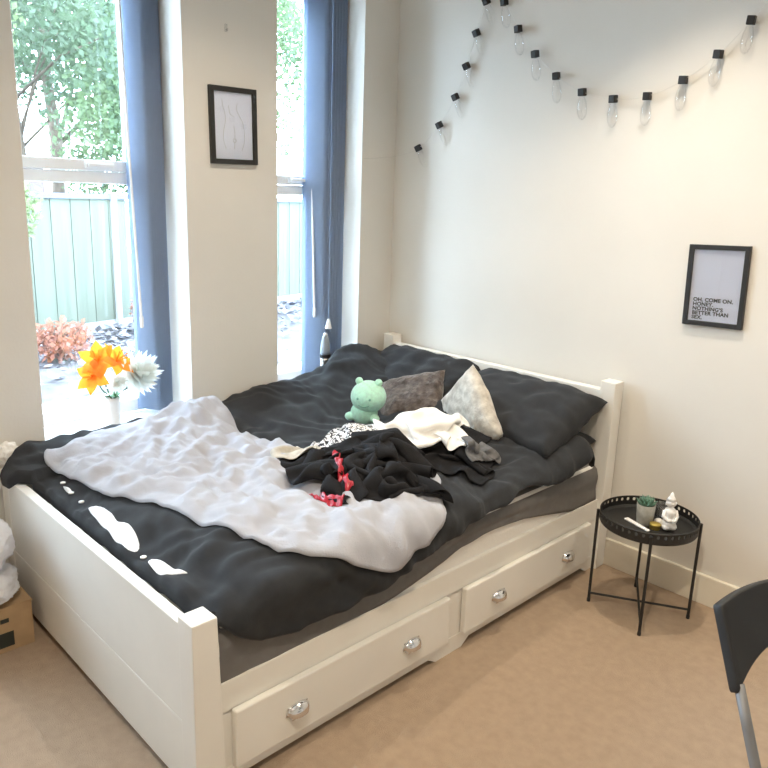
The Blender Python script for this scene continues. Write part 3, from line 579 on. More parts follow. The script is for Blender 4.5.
3,7,8,-43,4,2,7,4,4,18,5,-20,-3,-18,9,17,17,14,19,6,-12,-11,-6,-14,-2,0,-2,-5,-5,-4,18,8,9,-5,-7,-6,1,4,4,3,0,-60,5,2,4,5,2,16,12,-15,-21,1,18,16,16,18,
8,-8,-14,-6,-15,-2,-1,-4,0,-1,-1,-1,19,22,3,2,-5,-6,-4,-3,-1,-3,-5,-53,3,5,3,1,1,12,18,-24,-9,14,19,15,16,7,-6,-12,-12,-11,-7,5,-5,-5,2,5,-1,7,20,16,17,
9,-12,-18,-15,-7,1,3,1,-49,6,10,1,-13,0,14,11,-17,10,10,8,19,9,-5,-11,-12,-12,-11,-1,8,-4,-1,2,5,7,16,-4,15,19,19,-14,-17,-16,-7,0,-1,5,-28,4,1,-6,-14,
-1,4,1,17,8,-3,3,20,4,-12,-12,-12,-11,0,1,1,3,8,-2,9,18,-5,-6,17,22,6,-2,-10,-18,-10,2,2,2,-23,-2,-5,-4,-6,-9,1,6,21,-1,-10,8,21,-1,-15,-11,-7,-2,3,1,-3,
6,7,5,19,0,-17,3,20,14,0,-5,5,-9,-14,4,0,-3,-34,-7,-5,-1,2,-8,0,13,19,-6,-11,10,19,-2,-16,-4,6,1,-1,-6,0,5,6,20,1,-16,-11,13,20,0,-3,-1,8,1,-12,0,-1,1,
-54,-2,2,-2,-3,0,4,17,13,-14,-9,15,16,-4,-12,-6,4,8,2,2,-5,0,19,10,-11,-15,-3,21,7,-11,2,2,3,8,-2,-8,3,6,-65,5,0,-4,-1,1,2,22,6,-16,-8,18,12,-10,-8,-4,
5,0,2,7,0,13,17,-5,-16,-10,14,16,-6,-5,2,4,3,1,-2,0,5,3,-65,2,2,0,-1,-1,5,22,-1,-19,-6,22,6,-10,-7,-3,1,3,2,3,11,21,3,-11,-13,3,20,5,-8,-3,2,1,3,3,-1,6,
1,1,-64,2,3,3,-4,-3,11,19,-9,-21,0,21,-2,-8,-3,-1,-1,4,2,5,20,13,-7,-14,1,14,12,-7,-2,0,2,-1,2,2,4,7,1,2,]))
BAKED['pattern'] = (30, 30, [0.65, -1.216, 0.583], ([29,3,2,3,2,3,2,3,-8,-14,-16,-9,3,5,2,4,7,11,2,-12,-14,-2,5,5,4,3,4,3,4,3,7,3,2,3,3,3,2,-7,-14,-17,-11,1,6,5,2,3,6,10,-1,-14,-9,2,4,5,4,3,4,3,4,2,7,4,3,
3,2,3,-4,-16,-16,-12,-2,5,5,5,2,2,7,7,1,-19,-5,4,5,3,4,4,3,4,4,2,7,4,3,3,3,-4,-12,-17,-11,-6,1,4,6,5,4,2,6,5,-5,-15,-2,7,4,3,4,3,3,3,5,3,6,4,3,4,-1,-13,
-16,-10,-4,-2,1,4,3,5,6,1,7,-4,-14,-15,9,8,-1,-1,2,4,2,4,4,4,22,3,3,2,-11,-16,-7,-2,-3,-3,-6,-1,8,5,6,7,1,-19,-14,-17,0,9,-2,-1,0,5,3,4,4,4,53,4,3,-6,-15,
-8,-3,-3,-3,-4,-4,-6,-6,-2,3,9,1,-6,-14,-18,-9,14,-2,-2,2,2,2,2,2,2,81,3,-2,-12,-6,-5,-4,-2,-4,-4,-8,-3,-6,-10,-8,-4,1,2,-5,-14,-7,14,11,-4,3,1,1,-1,-2,
0,91,0,-8,-5,-5,-6,-2,-4,-5,-4,-7,-9,-5,-6,-9,-12,-10,-6,-3,-5,3,12,17,0,-1,4,4,-2,-1,0,91,-4,-4,-6,-7,-3,-6,-5,-6,-4,-4,-7,-10,-9,-6,-9,-10,-11,-4,-1,
0,8,17,10,-7,3,5,3,1,-2,93,-3,-6,-8,-4,-5,-7,-8,-7,-4,-5,-4,-6,-9,-9,-9,-10,-8,-5,0,-3,-1,18,14,1,-3,5,5,1,-2,98,-6,-6,-7,-6,-7,-4,-8,-9,-8,-5,-4,-5,-5,
-7,-10,-11,-7,-1,-1,-3,-5,7,16,11,-1,0,6,2,-4,100,-3,-7,-7,-7,-5,-8,-7,-9,-8,-9,-5,-5,-3,-9,-13,-7,0,-1,-1,-3,-7,-3,14,14,11,-1,-1,4,-1,95,2,-9,-5,-8,-6,
-4,-9,-8,-9,-9,-8,-7,-3,-12,-10,0,0,0,-3,-3,-6,-6,3,14,14,11,1,-3,2,78,14,-3,-9,-5,-8,-5,-7,-8,-8,-9,-8,-8,-7,-13,-4,2,-2,-4,-3,-1,-3,-7,-2,6,14,15,9,-1,
-2,67,16,7,-8,-6,-8,-5,-6,-7,-9,-9,-8,-8,-14,-6,0,-2,-4,-4,-2,-1,-2,-7,-3,6,4,15,13,9,1,51,15,14,-3,-7,-5,-7,-6,-7,-9,-8,-11,-13,-8,-3,-1,-5,-4,-3,-3,-1,
-1,-8,0,5,4,-1,9,16,13,41,15,16,6,-6,-6,-7,-7,-8,-10,-12,-11,-7,-5,-4,-4,-3,-4,-3,-3,-2,-1,-6,2,3,5,-2,2,4,13,51,15,14,14,-7,-6,-10,-9,-10,-10,-8,-6,-5,
-5,-4,-4,-3,-3,-3,-3,-2,-5,-3,2,3,5,2,-1,2,2,51,16,14,16,1,-8,-9,-11,-10,-7,-7,-6,-7,-4,-4,-5,-1,-2,-4,-3,-4,-3,-2,2,3,3,1,2,1,3,43,12,16,15,9,-7,-10,-10,
-10,-9,-6,-9,-4,-2,-6,-6,1,-2,-3,-3,-4,-2,-2,2,2,3,1,1,2,4,41,7,12,13,13,-1,-10,-13,-15,-11,0,-3,-4,-4,-7,-5,0,-1,-3,-3,-2,-1,-1,1,3,2,0,1,2,-3,46,7,9,
10,9,5,-12,-15,-14,-9,4,1,-4,-7,-6,-5,-2,-1,-2,0,-2,-2,-1,2,2,3,0,-2,-12,-9,66,8,9,10,5,3,-15,-13,-14,-6,7,2,-4,-9,-3,-5,-3,0,-1,-2,-1,-1,-1,2,3,2,-4,-8,
-8,-8,67,9,9,8,8,-2,-17,-14,-12,-4,7,4,-2,-9,-4,-3,-2,-2,-1,-1,-1,0,-1,1,4,1,-7,-6,-9,-10,68,11,8,11,2,-9,-16,-13,-5,-7,2,8,1,-7,-11,-8,10,2,-1,-2,-1,0,
0,-1,4,-2,-7,-10,-11,-13,72,15,12,7,-8,-8,-12,-7,-6,-7,0,8,1,-5,-11,-13,11,6,3,-1,-2,0,1,-2,3,-6,-7,-9,-13,-12,62,16,14,14,-7,-9,-9,-7,-7,-8,-2,8,1,-8,
-11,-9,13,9,-1,3,-1,-2,3,-3,0,-7,-10,-13,-6,-13,52,15,16,17,2,-9,-9,-8,-7,-8,-5,2,6,-4,-13,-7,10,12,5,0,0,-2,1,-2,-4,-11,-13,-8,-7,-14,45,13,16,15,13,-3,
-9,-7,-8,-8,-7,-2,4,-1,-9,-7,6,15,7,3,-1,-1,-2,-2,-8,-14,-7,-5,-8,-14,],[31,14,11,12,15,15,16,16,9,2,3,9,13,16,9,12,14,9,-4,-10,-5,15,14,13,15,16,15,16,15,15,-315,15,13,12,13,18,15,9,2,2,7,15,15,14,11,8,15,6,-8,-9,2,17,14,14,
15,16,15,16,15,15,-317,15,15,12,16,16,8,4,0,6,13,17,14,15,11,6,14,5,-11,-9,10,16,14,16,15,14,16,15,16,15,-319,15,16,13,16,12,4,-2,4,13,17,15,14,14,12,7,
15,-2,-15,-4,17,14,15,15,15,16,16,16,15,15,-322,16,14,16,14,5,-2,3,12,16,15,13,15,13,13,14,12,-19,-7,6,14,15,15,17,15,16,15,16,15,16,-326,15,14,16,4,1,
5,13,13,16,8,14,13,13,13,15,12,-5,2,2,8,14,13,17,19,13,16,15,16,15,-333,15,15,12,-1,16,6,12,14,15,6,7,14,15,15,11,16,13,-1,3,4,7,14,17,13,16,16,15,16,15,
-339,15,14,5,14,14,5,14,16,15,11,5,8,12,13,15,16,16,10,2,8,3,0,17,15,15,15,16,16,17,-345,16,9,14,15,6,14,15,15,15,14,11,8,9,10,13,12,15,13,13,6,5,-4,7,
17,14,14,16,16,17,-345,12,14,15,8,15,14,14,15,15,15,14,12,10,10,12,11,15,13,12,8,7,-1,-3,15,16,13,15,16,15,-344,12,15,10,15,14,13,13,14,14,15,15,15,13,
11,12,11,12,15,9,12,12,-1,-3,4,17,13,14,15,16,-342,13,13,14,10,13,15,12,12,14,15,15,15,15,14,11,10,14,12,5,13,16,11,-3,-4,10,16,12,19,14,-337,11,13,15,
11,9,13,14,12,11,14,14,15,16,13,8,13,16,5,12,13,16,17,4,-4,0,12,15,17,14,-325,4,13,15,14,10,10,11,12,11,12,13,14,16,8,12,16,7,12,15,14,15,15,14,-1,-2,1,
16,14,16,-310,-1,9,14,14,13,10,10,11,10,11,12,13,13,7,16,9,14,14,14,14,15,14,16,9,-4,-1,7,10,16,-293,-2,2,12,14,16,11,9,10,10,11,10,12,3,15,12,14,15,14,
14,13,15,13,15,10,8,4,2,0,10,-277,-1,-4,9,13,17,11,10,10,10,8,7,2,13,15,13,16,15,14,13,13,15,13,14,-2,11,15,12,2,1,-270,0,-5,-4,16,14,9,9,8,7,4,6,13,16,
15,15,15,15,13,13,13,16,14,11,-7,14,12,14,15,4,-277,3,-1,-10,2,13,7,7,6,7,9,15,15,15,16,15,14,15,14,13,13,14,15,9,-8,11,16,10,16,16,-277,-6,6,-5,-10,8,
7,5,7,12,13,16,14,15,15,12,16,15,14,13,14,13,15,8,-11,10,16,12,16,16,-261,-6,-2,-1,-11,1,7,6,12,11,13,12,15,14,12,12,16,15,15,14,15,9,16,8,-13,8,15,16,
15,13,-262,10,3,-7,-9,-2,9,9,4,10,13,14,11,16,6,13,16,15,15,15,16,6,16,9,-12,4,15,16,13,7,-260,11,14,3,-6,-4,9,3,2,14,9,8,15,10,9,12,15,16,16,15,16,4,15,
10,-10,2,15,14,1,8,-255,13,12,11,3,2,7,-5,7,14,5,9,13,14,5,9,15,17,15,17,13,2,14,12,-10,4,16,4,6,8,-261,12,12,9,7,17,4,-1,10,13,5,7,11,14,7,8,11,15,16,
16,12,2,12,14,-8,8,14,5,11,11,-276,4,14,10,15,13,3,10,12,13,9,5,10,13,10,8,3,13,15,14,15,2,9,15,-2,11,14,9,10,10,-275,-3,2,15,13,10,15,14,12,13,10,5,10,
13,11,9,-6,14,11,16,15,3,7,16,4,12,14,12,10,10,-273,0,0,6,14,13,13,13,13,14,11,6,10,12,12,10,-11,3,17,13,16,11,2,16,9,14,11,9,16,8,-269,3,1,3,9,13,14,13,
13,14,13,8,8,11,12,10,-9,-5,10,16,15,15,5,13,14,11,8,14,13,-9,-243,5,2,2,5,11,13,14,13,13,14,10,9,9,14,8,-6,-9,4,13,16,16,12,12,11,8,14,13,1,-9,],[33,-8,-11,-11,-2,2,2,2,13,6,-3,-12,-8,2,12,13,2,-9,-16,-3,5,8,-6,-7,0,1,2,1,-1,1,21,-5,-10,-10,-4,2,5,13,6,-3,-11,-10,0,5,12,14,3,-11,-15,-5,13,1,-8,-4,
0,2,1,1,0,0,13,-4,-6,-9,-4,7,11,7,-2,-11,-10,1,0,4,12,14,6,-15,-8,-9,12,-3,-5,-1,1,1,2,-1,0,1,5,-3,-3,-8,-1,13,10,-3,-10,-11,1,2,3,3,9,14,6,-16,-5,-7,-2,
3,3,1,1,1,0,0,1,-2,1,-3,-4,-5,7,13,0,-14,-9,-3,3,4,4,5,6,3,8,1,-2,-4,-4,4,3,3,0,3,-1,-1,0,-1,-14,-4,-3,1,9,7,-13,-9,-8,2,13,7,-1,5,5,5,8,2,-3,-4,-13,7,
6,0,0,-1,1,0,0,0,-17,-4,-2,10,8,3,-16,-11,-7,2,14,13,6,1,3,7,7,-13,-7,3,-16,-8,8,-2,1,0,1,1,2,2,-5,-3,8,10,6,-10,-14,-9,-2,1,9,15,13,8,2,-4,-1,0,-11,-9,
-11,-10,12,2,-7,-3,-2,-1,0,1,14,2,11,7,-6,-14,-7,-3,0,0,4,9,13,13,9,4,-3,-6,-8,-10,-13,-14,8,15,-6,-7,-5,-4,-2,-1,18,9,6,-3,-12,-4,2,-1,1,1,1,2,6,9,11,
10,3,-1,-8,-12,-14,-13,0,14,8,-6,-8,-6,-2,-1,8,10,0,-10,-1,4,4,3,2,1,1,0,2,3,6,3,5,8,-5,-13,-9,-15,-5,11,15,1,-6,-9,-3,1,-8,9,-6,1,9,6,-1,5,5,4,0,0,1,0,
3,4,6,5,-11,-15,-8,0,-12,1,12,15,-3,-8,-5,5,-26,12,-5,0,8,12,7,1,6,5,4,0,1,-1,4,6,4,-7,-16,-11,-6,5,-6,-10,6,11,10,-2,-5,2,-39,16,5,-7,2,11,12,6,6,8,4,
3,2,-1,6,5,-5,-15,-10,-7,-6,1,4,-10,-9,8,7,12,1,-1,-46,7,14,0,-4,6,10,10,8,9,6,5,4,3,7,-2,-14,-5,-7,-7,-8,-2,6,-6,-13,-9,8,12,13,3,-53,0,16,8,-2,-1,10,
11,10,8,8,8,5,10,3,-12,-6,-3,-7,-7,-9,-4,8,-3,-14,-15,-3,9,15,14,-53,-4,8,14,-3,3,10,11,11,9,10,11,10,7,-5,-10,-2,-3,-6,-8,-9,-4,8,-6,-20,-6,6,1,1,8,-37,
-5,-1,15,5,6,12,11,11,11,10,11,8,0,-3,-4,-4,-5,-7,-7,-9,-2,6,-12,-15,-11,12,10,-3,-11,-16,-7,-4,6,16,8,11,10,11,11,11,8,1,0,1,-6,-6,-4,-7,-7,-9,7,0,-13,
-15,-12,4,14,7,-6,-17,-3,-7,1,12,13,10,11,11,10,5,0,-2,5,-3,-9,-1,-2,-6,-7,-8,11,2,-14,-13,-13,0,10,4,3,-25,10,-2,-6,10,16,11,10,6,2,5,-5,3,7,-9,-9,1,-2,
-3,-5,-6,13,4,-14,-12,-12,-5,4,4,9,-31,7,9,3,2,17,10,3,-5,1,11,3,11,-4,-13,-9,-1,-1,-2,-3,0,15,6,-15,-12,-15,-4,1,11,13,-45,5,3,12,10,14,8,-7,-6,4,12,14,
6,-11,-11,-9,-3,-1,-2,3,3,16,7,-13,-13,-16,-6,10,12,10,-55,5,2,8,13,18,-2,-8,-4,9,13,13,8,-3,-16,-12,-7,1,-1,1,9,16,10,-12,-13,-14,-4,15,12,10,-61,-3,3,
12,13,2,-3,-7,2,8,14,14,11,1,-14,-13,-11,-3,0,4,11,16,11,-9,-15,-14,3,13,8,5,-47,-11,1,15,-1,-3,-5,-3,9,6,13,14,12,7,-3,-12,-13,-9,-2,8,5,16,13,-6,-16,
-9,-5,9,2,3,-27,-7,-11,5,-9,-4,0,6,7,6,12,14,12,9,6,-6,-12,-8,-8,1,5,16,14,-1,-16,-6,-2,-2,0,1,-29,-4,-10,-4,-5,-4,3,7,5,5,12,13,13,6,1,10,3,-16,-5,-5,
-1,12,16,5,-15,-3,2,5,-11,6,-54,5,1,-3,-14,-5,4,3,5,6,7,13,13,12,-2,13,11,-11,-12,-5,0,5,15,9,-7,3,3,-1,-5,-1,-69,7,3,5,-9,-13,2,3,4,3,4,13,11,12,7,12,
14,-5,-14,-9,-2,4,10,12,8,7,-4,-11,-13,-5,]))
BAKED['white'] = (34, 30, [0.808, -1.042, 0.616], ([247,-13,-11,-12,-10,-11,-11,-9,6,14,6,-8,-16,-16,-13,-16,-15,-9,5,-8,-13,-13,-14,-14,-13,-10,-13,-7,15,11,228,-12,-13,-13,-10,-10,-8,-12,-5,8,12,-7,-15,
-16,-15,-15,-13,-9,9,-4,-13,-14,-13,-13,-14,-13,-10,-14,1,10,250,-14,-12,-11,-10,-9,-9,-10,-9,-2,14,-9,-16,-15,-14,-10,-11,-8,11,-5,-14,-13,-13,-13,-13,
-13,-11,-13,-12,5,263,-7,-14,-7,-10,-8,-9,-11,-12,-8,7,-10,-16,-15,-6,0,-13,-9,9,-7,-13,-13,-12,-13,-13,-13,-14,-11,-14,-8,264,6,-9,-11,-5,-10,-10,-10,
-10,-13,-10,-6,-14,-5,2,-3,-14,-7,6,-10,-12,-12,-13,-13,-13,-13,-11,-14,-13,-12,257,14,-2,-12,-8,-13,-11,-11,-10,-8,-11,-12,-4,0,0,-10,-14,-15,6,-1,-11,
-13,-13,-13,-13,-13,-11,-14,-12,-14,251,16,5,-10,-13,-12,-11,-10,-10,-8,-9,-11,-1,-1,-11,-16,-11,-17,-8,4,3,-8,-13,-14,-13,-12,-12,-14,-15,-13,251,12,12,
-7,-12,-12,-11,-10,-11,-8,-7,-11,-3,-13,-15,-16,-12,-12,-17,-2,8,5,-12,-9,-13,-13,-14,-15,-13,-7,243,12,15,-3,-12,-13,-10,-13,-7,-6,-8,-12,-14,-15,-16,
-15,-13,-13,-13,-11,4,12,-3,-12,-8,-15,-15,-12,-7,-5,234,14,14,2,-13,-8,-13,-11,-10,-13,-11,-11,-12,-15,-16,-13,-14,-13,-13,-11,-4,3,9,-6,-11,-15,-11,-6,
-5,-6,227,14,14,5,-13,-10,-15,-13,-15,-17,-12,-12,-12,-14,-13,-11,-7,-13,-11,-5,-6,-5,-1,-2,-9,-7,-5,-6,-5,-9,223,13,14,5,-12,-15,-15,-13,-14,-15,-13,-11,
-11,-11,-12,-11,-10,-11,-7,-4,-5,-5,-4,-5,-3,-6,-7,-5,-10,-9,218,16,14,-4,-17,-11,-16,-15,-13,-13,-1,-11,-12,-11,-13,-8,-8,-12,-4,-4,-6,-5,-4,-4,-5,-6,
-6,-10,-13,-11,222,12,12,-14,-11,-19,-12,-14,-14,-6,4,-11,-13,-12,-13,-7,-1,-13,-4,-1,-8,-3,-4,-4,-4,-8,-14,-12,-16,-12,228,13,2,-16,-14,-12,-16,-15,-11,
10,0,-12,-13,-13,-12,-8,-1,-10,-14,5,3,-3,-5,-4,-10,-16,-14,-13,-14,-14,237,13,-13,-16,-11,-15,-15,-14,-6,14,2,-13,-11,-13,-12,-10,-7,-6,-15,-7,8,2,1,-4,
-13,-15,-14,-14,-14,-11,244,-1,-16,-17,-10,-17,-15,-14,0,15,6,-11,-12,-12,-11,-10,-11,-9,-12,-14,-5,1,7,5,-6,-14,-14,-15,-12,-5,239,-14,-14,-17,-12,-18,
-16,-15,4,18,10,-7,-13,-11,-13,-7,-10,-12,-14,-14,-12,-8,1,8,5,-3,-14,-15,-11,1,227,-15,-14,-18,-17,-14,-15,-10,3,13,15,-4,-13,-12,-12,-9,-8,-13,-14,-13,
-13,-14,-10,2,5,5,0,-12,-9,5,217,-16,-15,-16,-17,-16,-6,-8,0,9,13,-1,-12,-12,-13,-9,-9,-14,-14,-15,-12,-14,-13,-11,-1,6,1,1,3,7,207,-15,-15,-17,-16,-7,
-7,-5,-4,7,12,1,-12,-12,-13,-9,-12,-15,-14,-14,-13,-12,-14,-14,-12,-4,2,0,15,13,208,-12,-19,-14,-10,-6,-11,2,1,7,6,-3,-11,-13,-12,-11,-14,-15,-14,-13,-14,
-12,-12,-14,-14,-13,-5,4,17,12,212,-15,-14,-8,-9,-6,-8,-14,1,14,9,1,-8,-14,-13,-14,-15,-14,-14,-13,-14,-12,-12,-14,-13,-14,-13,2,15,13,215,-11,-9,-9,-9,
-13,-2,-13,-16,11,12,12,-1,-11,-17,-14,-14,-15,-14,-13,-13,-13,-12,-14,-13,-15,-12,-5,15,10,228,-11,-11,-10,-10,-12,-10,-11,-11,-5,12,7,13,-6,-13,-16,-14,
-14,-14,-13,-13,-13,-12,-14,-13,-13,-11,-2,8,4,239,-9,-11,-11,-12,-11,-10,-10,-10,-10,-8,10,6,9,-6,-15,-15,-14,-15,-13,-11,-12,-13,-14,-13,-13,-7,3,8,0,
236,-9,-11,-9,-10,-13,-9,-9,-9,-11,-19,-6,8,9,4,-8,-13,-15,-15,-15,-14,-7,-11,-15,-13,-12,-3,7,5,-1,236,-9,-9,-11,-10,-11,-10,-10,-11,-15,-17,-14,-6,7,
8,-4,-7,-10,-13,-16,-14,-11,-6,-12,-14,-9,2,6,-1,2,238,-9,-10,-10,-10,-11,-12,-13,-15,-15,-16,-13,-17,-2,9,-5,-7,-7,-7,-6,-12,-14,-9,-7,-13,-3,6,1,3,1,
214,4,-4,-9,-12,-13,-14,-14,-15,-16,-16,-15,-14,-12,0,-4,-6,-9,-8,-4,5,-5,-12,-9,-9,2,4,4,0,-11,198,0,2,2,-7,-13,-14,-16,-15,-17,-16,-15,-16,-15,-10,-4,
-6,-4,-4,-2,0,2,2,-9,-8,6,2,-1,-14,-13,188,4,-1,-2,2,-5,-12,-17,-14,-17,-16,-16,-13,-13,-13,-4,2,0,-1,-4,-5,2,2,-3,-11,6,-4,-16,-11,-15,180,3,3,0,-5,-1,
-3,-14,-14,-15,-14,-13,-13,-14,-8,3,1,0,-2,-4,-4,-3,1,-2,-10,-5,-15,-11,-14,-13,170,3,3,2,-2,-6,-1,-1,-10,-13,-14,-13,-12,-11,-2,4,2,-1,-2,-4,-4,-2,-5,
-6,-10,-19,-13,-13,-14,-13,],[0,8,11,11,12,10,12,6,1,4,1,1,0,0,-5,-2,0,9,7,12,8,4,7,6,3,7,10,6,4,5,-148,10,9,7,12,12,13,11,3,2,3,2,-1,-1,-4,-2,-3,10,4,13,9,3,5,4,8,8,11,7,-1,2,-146,
4,8,11,13,13,12,12,8,4,4,1,-1,-3,-3,-3,-6,10,3,13,5,4,8,8,7,6,11,10,1,-1,-142,-4,7,13,13,12,13,12,10,5,6,1,-2,-1,-5,-15,0,11,4,13,4,9,8,5,8,6,8,11,7,-2,
-142,-4,2,12,13,12,13,12,11,10,4,3,1,-6,-15,-11,3,8,9,10,10,7,5,9,8,7,5,7,8,4,-140,-7,-2,10,13,9,10,12,13,13,12,5,-6,-16,-10,0,2,4,10,12,6,8,8,9,8,6,5,
7,7,7,-142,-4,-5,5,10,11,11,12,13,13,13,5,-16,-9,0,0,3,1,3,15,11,8,7,7,9,5,7,8,6,7,-143,-1,-9,3,9,12,9,13,12,14,9,7,-14,-3,-1,-1,3,2,-1,13,12,11,8,9,7,
7,7,5,8,4,-141,0,-8,-1,10,10,7,12,13,13,6,6,0,-2,-4,0,2,3,-2,8,12,12,11,7,9,7,4,9,2,-10,-118,-4,-8,-4,8,8,11,10,3,0,5,6,6,6,3,3,6,1,-3,11,12,12,10,10,7,
6,9,-1,-12,1,-107,-5,-7,-7,6,10,7,-9,-3,2,5,5,4,5,5,9,14,-1,11,10,13,13,12,9,10,7,-2,-14,-1,10,-104,-4,-7,-7,4,3,-1,-5,-8,-3,3,7,6,9,8,8,10,9,14,6,13,15,
15,11,6,-1,-12,0,8,8,-99,-6,-7,-5,1,6,0,-6,-7,-3,-4,7,10,9,8,6,5,11,6,9,14,15,14,10,-5,-3,4,8,8,9,-99,-5,-8,-5,0,0,1,-6,-2,-1,-5,7,9,9,8,6,2,9,7,7,14,12,
8,10,-4,8,7,8,4,8,-95,-5,-10,-2,2,-2,-2,-3,-2,-5,-1,7,9,9,8,6,3,7,7,7,8,8,9,9,8,4,6,8,5,7,-90,-11,-5,1,1,-1,-3,-3,-4,-4,-2,7,9,10,7,7,5,5,6,6,10,8,8,10,
6,5,6,6,7,7,-98,-2,-3,0,1,-2,-3,-3,-3,-4,-3,6,9,9,7,6,8,5,6,6,3,7,13,10,8,5,6,7,6,-5,-85,0,-2,-1,-3,-1,-3,-3,-2,-4,-4,4,10,10,8,5,6,8,6,6,4,4,7,15,11,4,
3,7,1,-17,-75,-1,-4,-3,-5,1,-5,15,1,-5,-6,3,9,10,9,5,4,8,8,5,5,6,3,8,14,11,4,-2,-9,-12,-90,-4,-4,-5,-2,-1,8,20,10,0,-7,2,9,10,9,5,5,10,7,5,5,5,6,4,5,13,
10,0,-13,-8,-118,-4,-3,-4,1,11,15,14,13,4,-4,1,9,10,9,5,7,6,7,8,5,4,6,7,4,2,5,0,4,-5,-144,-5,-1,6,11,7,14,8,14,1,3,6,9,10,8,6,7,4,7,9,7,4,4,7,7,4,1,1,2,
-1,-166,3,7,11,8,11,8,10,12,9,0,4,8,11,9,7,4,3,7,10,8,4,4,6,7,7,3,-1,-1,0,-175,11,10,9,11,7,11,8,5,3,12,6,10,9,11,5,2,5,6,9,9,5,4,6,8,6,5,0,-4,2,-178,10,
10,9,9,10,9,11,8,-3,2,14,13,12,8,7,3,4,6,7,9,6,5,7,6,8,2,-1,-14,-11,-160,13,11,11,11,9,9,8,6,1,2,14,8,14,13,7,3,5,6,6,8,6,6,9,5,6,1,-9,-15,-11,-158,13,
12,12,12,9,9,4,7,7,2,9,14,7,15,12,7,4,5,7,7,7,6,7,7,5,-4,-14,-13,-11,-158,12,15,12,10,10,8,9,9,6,-4,4,14,13,10,16,11,9,6,6,7,7,6,7,6,4,-10,-16,-10,-13,
-152,11,12,13,12,10,11,8,7,-1,0,8,-2,15,11,12,12,13,13,12,9,7,6,6,7,-3,-15,-12,-14,-16,-143,13,14,13,11,11,8,7,6,3,2,-1,-11,10,17,6,11,15,13,16,15,15,11,
7,3,-12,-14,-15,-14,-10,-150,14,15,16,14,11,8,6,2,1,-1,-8,-1,7,11,9,12,16,15,15,16,16,15,13,0,-16,-15,-13,-7,-7,-164,16,16,9,15,15,11,1,-7,-2,0,3,8,9,9,
10,10,15,14,12,13,17,14,18,0,-16,-12,-6,-6,-7,-177,16,17,12,7,6,14,8,-9,1,5,10,8,9,10,1,9,14,15,13,10,15,16,16,8,-15,-6,-4,-8,-5,-189,15,16,15,10,0,0,9,
13,4,6,7,9,9,4,-8,10,15,16,11,13,16,12,15,9,0,-5,-5,-6,-6,],[0,6,-1,3,2,2,0,13,15,7,15,14,1,-2,8,2,-5,-10,-14,-7,4,7,3,6,8,10,3,-15,-7,-10,-50,3,4,5,3,0,-5,5,15,14,10,15,4,4,1,-6,10,-11,-13,-10,4,7,6,7,3,-3,7,-7,
-16,-12,-35,8,4,3,3,-4,-2,-3,11,18,7,14,2,8,-8,11,11,-12,-13,-9,7,7,4,0,-5,-6,4,1,-12,-13,-32,13,6,-5,-3,-3,-1,0,4,12,14,12,0,5,13,9,11,-11,-15,-6,9,2,
-5,-8,-2,-6,-1,2,-4,-15,-29,14,14,-1,-8,-1,0,0,0,2,12,14,7,13,7,13,10,-11,-14,-1,-3,-5,-9,-1,4,-7,-10,-3,-2,-9,-18,6,16,6,-5,3,1,0,0,-3,0,11,14,9,13,13,
9,-7,-12,-11,-11,-5,-4,4,4,-11,-10,-3,-7,-6,-5,-2,15,12,2,2,0,0,1,-5,-5,12,8,13,13,5,10,4,-15,-7,-11,-12,-5,-3,2,-9,-7,-2,1,-7,5,-12,9,15,6,-1,-8,0,-1,
-2,13,2,10,8,3,3,11,10,-3,-12,-4,-11,-7,-9,-6,-4,-2,4,-5,-13,12,-11,1,17,4,-6,-10,-4,2,11,13,9,7,-3,2,4,9,9,11,-8,-10,-4,-10,-8,-11,-3,3,-6,-15,-11,16,
-12,2,17,5,-10,-9,3,11,10,10,10,9,3,1,1,6,8,10,-4,-10,-10,-8,-11,-7,0,-8,-16,-10,-15,23,-3,-4,15,10,-8,0,1,1,6,10,9,8,8,6,7,6,9,5,-12,-5,-4,-10,-10,-9,
-11,-15,-9,-15,-9,27,-8,0,15,12,3,0,1,2,3,10,9,8,8,6,6,7,7,-7,-15,-7,2,-5,-11,-15,-15,-10,-13,-10,-11,31,-9,1,16,-1,10,5,1,0,6,16,8,3,4,3,11,13,2,-15,-12,
-6,2,-8,-12,-15,-13,-15,-8,-4,-7,28,-12,10,9,-10,2,6,-1,5,17,14,10,-5,2,6,13,16,6,-14,-13,-2,-8,-13,-10,-15,-11,-2,-7,-1,-6,19,-11,15,4,-15,-6,2,4,13,14,
15,9,-6,1,7,12,16,12,-7,-13,-13,-12,-12,-11,-11,4,-5,-5,-3,-4,5,2,10,-7,-11,-6,6,6,14,8,15,9,-6,-1,8,10,13,15,3,-15,-10,-13,-13,-13,-8,1,-3,-3,-3,-11,-6,
15,3,-5,-13,-1,0,11,16,5,15,12,-6,-2,9,11,8,11,8,-7,-15,-14,-6,-9,-14,-9,0,-2,-7,-17,8,8,2,0,-3,-3,-4,11,16,3,11,15,-2,-6,7,14,10,6,5,-4,-10,-14,-14,-4,
-10,-16,-8,0,-11,-5,21,8,5,1,-4,-4,-4,-5,16,7,6,16,2,-6,5,12,14,8,-2,-9,-8,-5,-13,-15,-5,-10,-16,-11,-11,10,28,3,2,2,-1,-10,-10,-2,11,14,7,17,4,-6,6,12,
14,6,-3,-9,-9,-8,-6,-12,-16,-8,-13,-16,-11,11,23,2,3,1,-5,-6,-2,1,3,17,10,16,6,-5,4,13,7,-1,-2,-3,-7,-10,-7,-4,-11,-16,-15,-16,-7,13,6,2,0,0,5,13,3,-13,
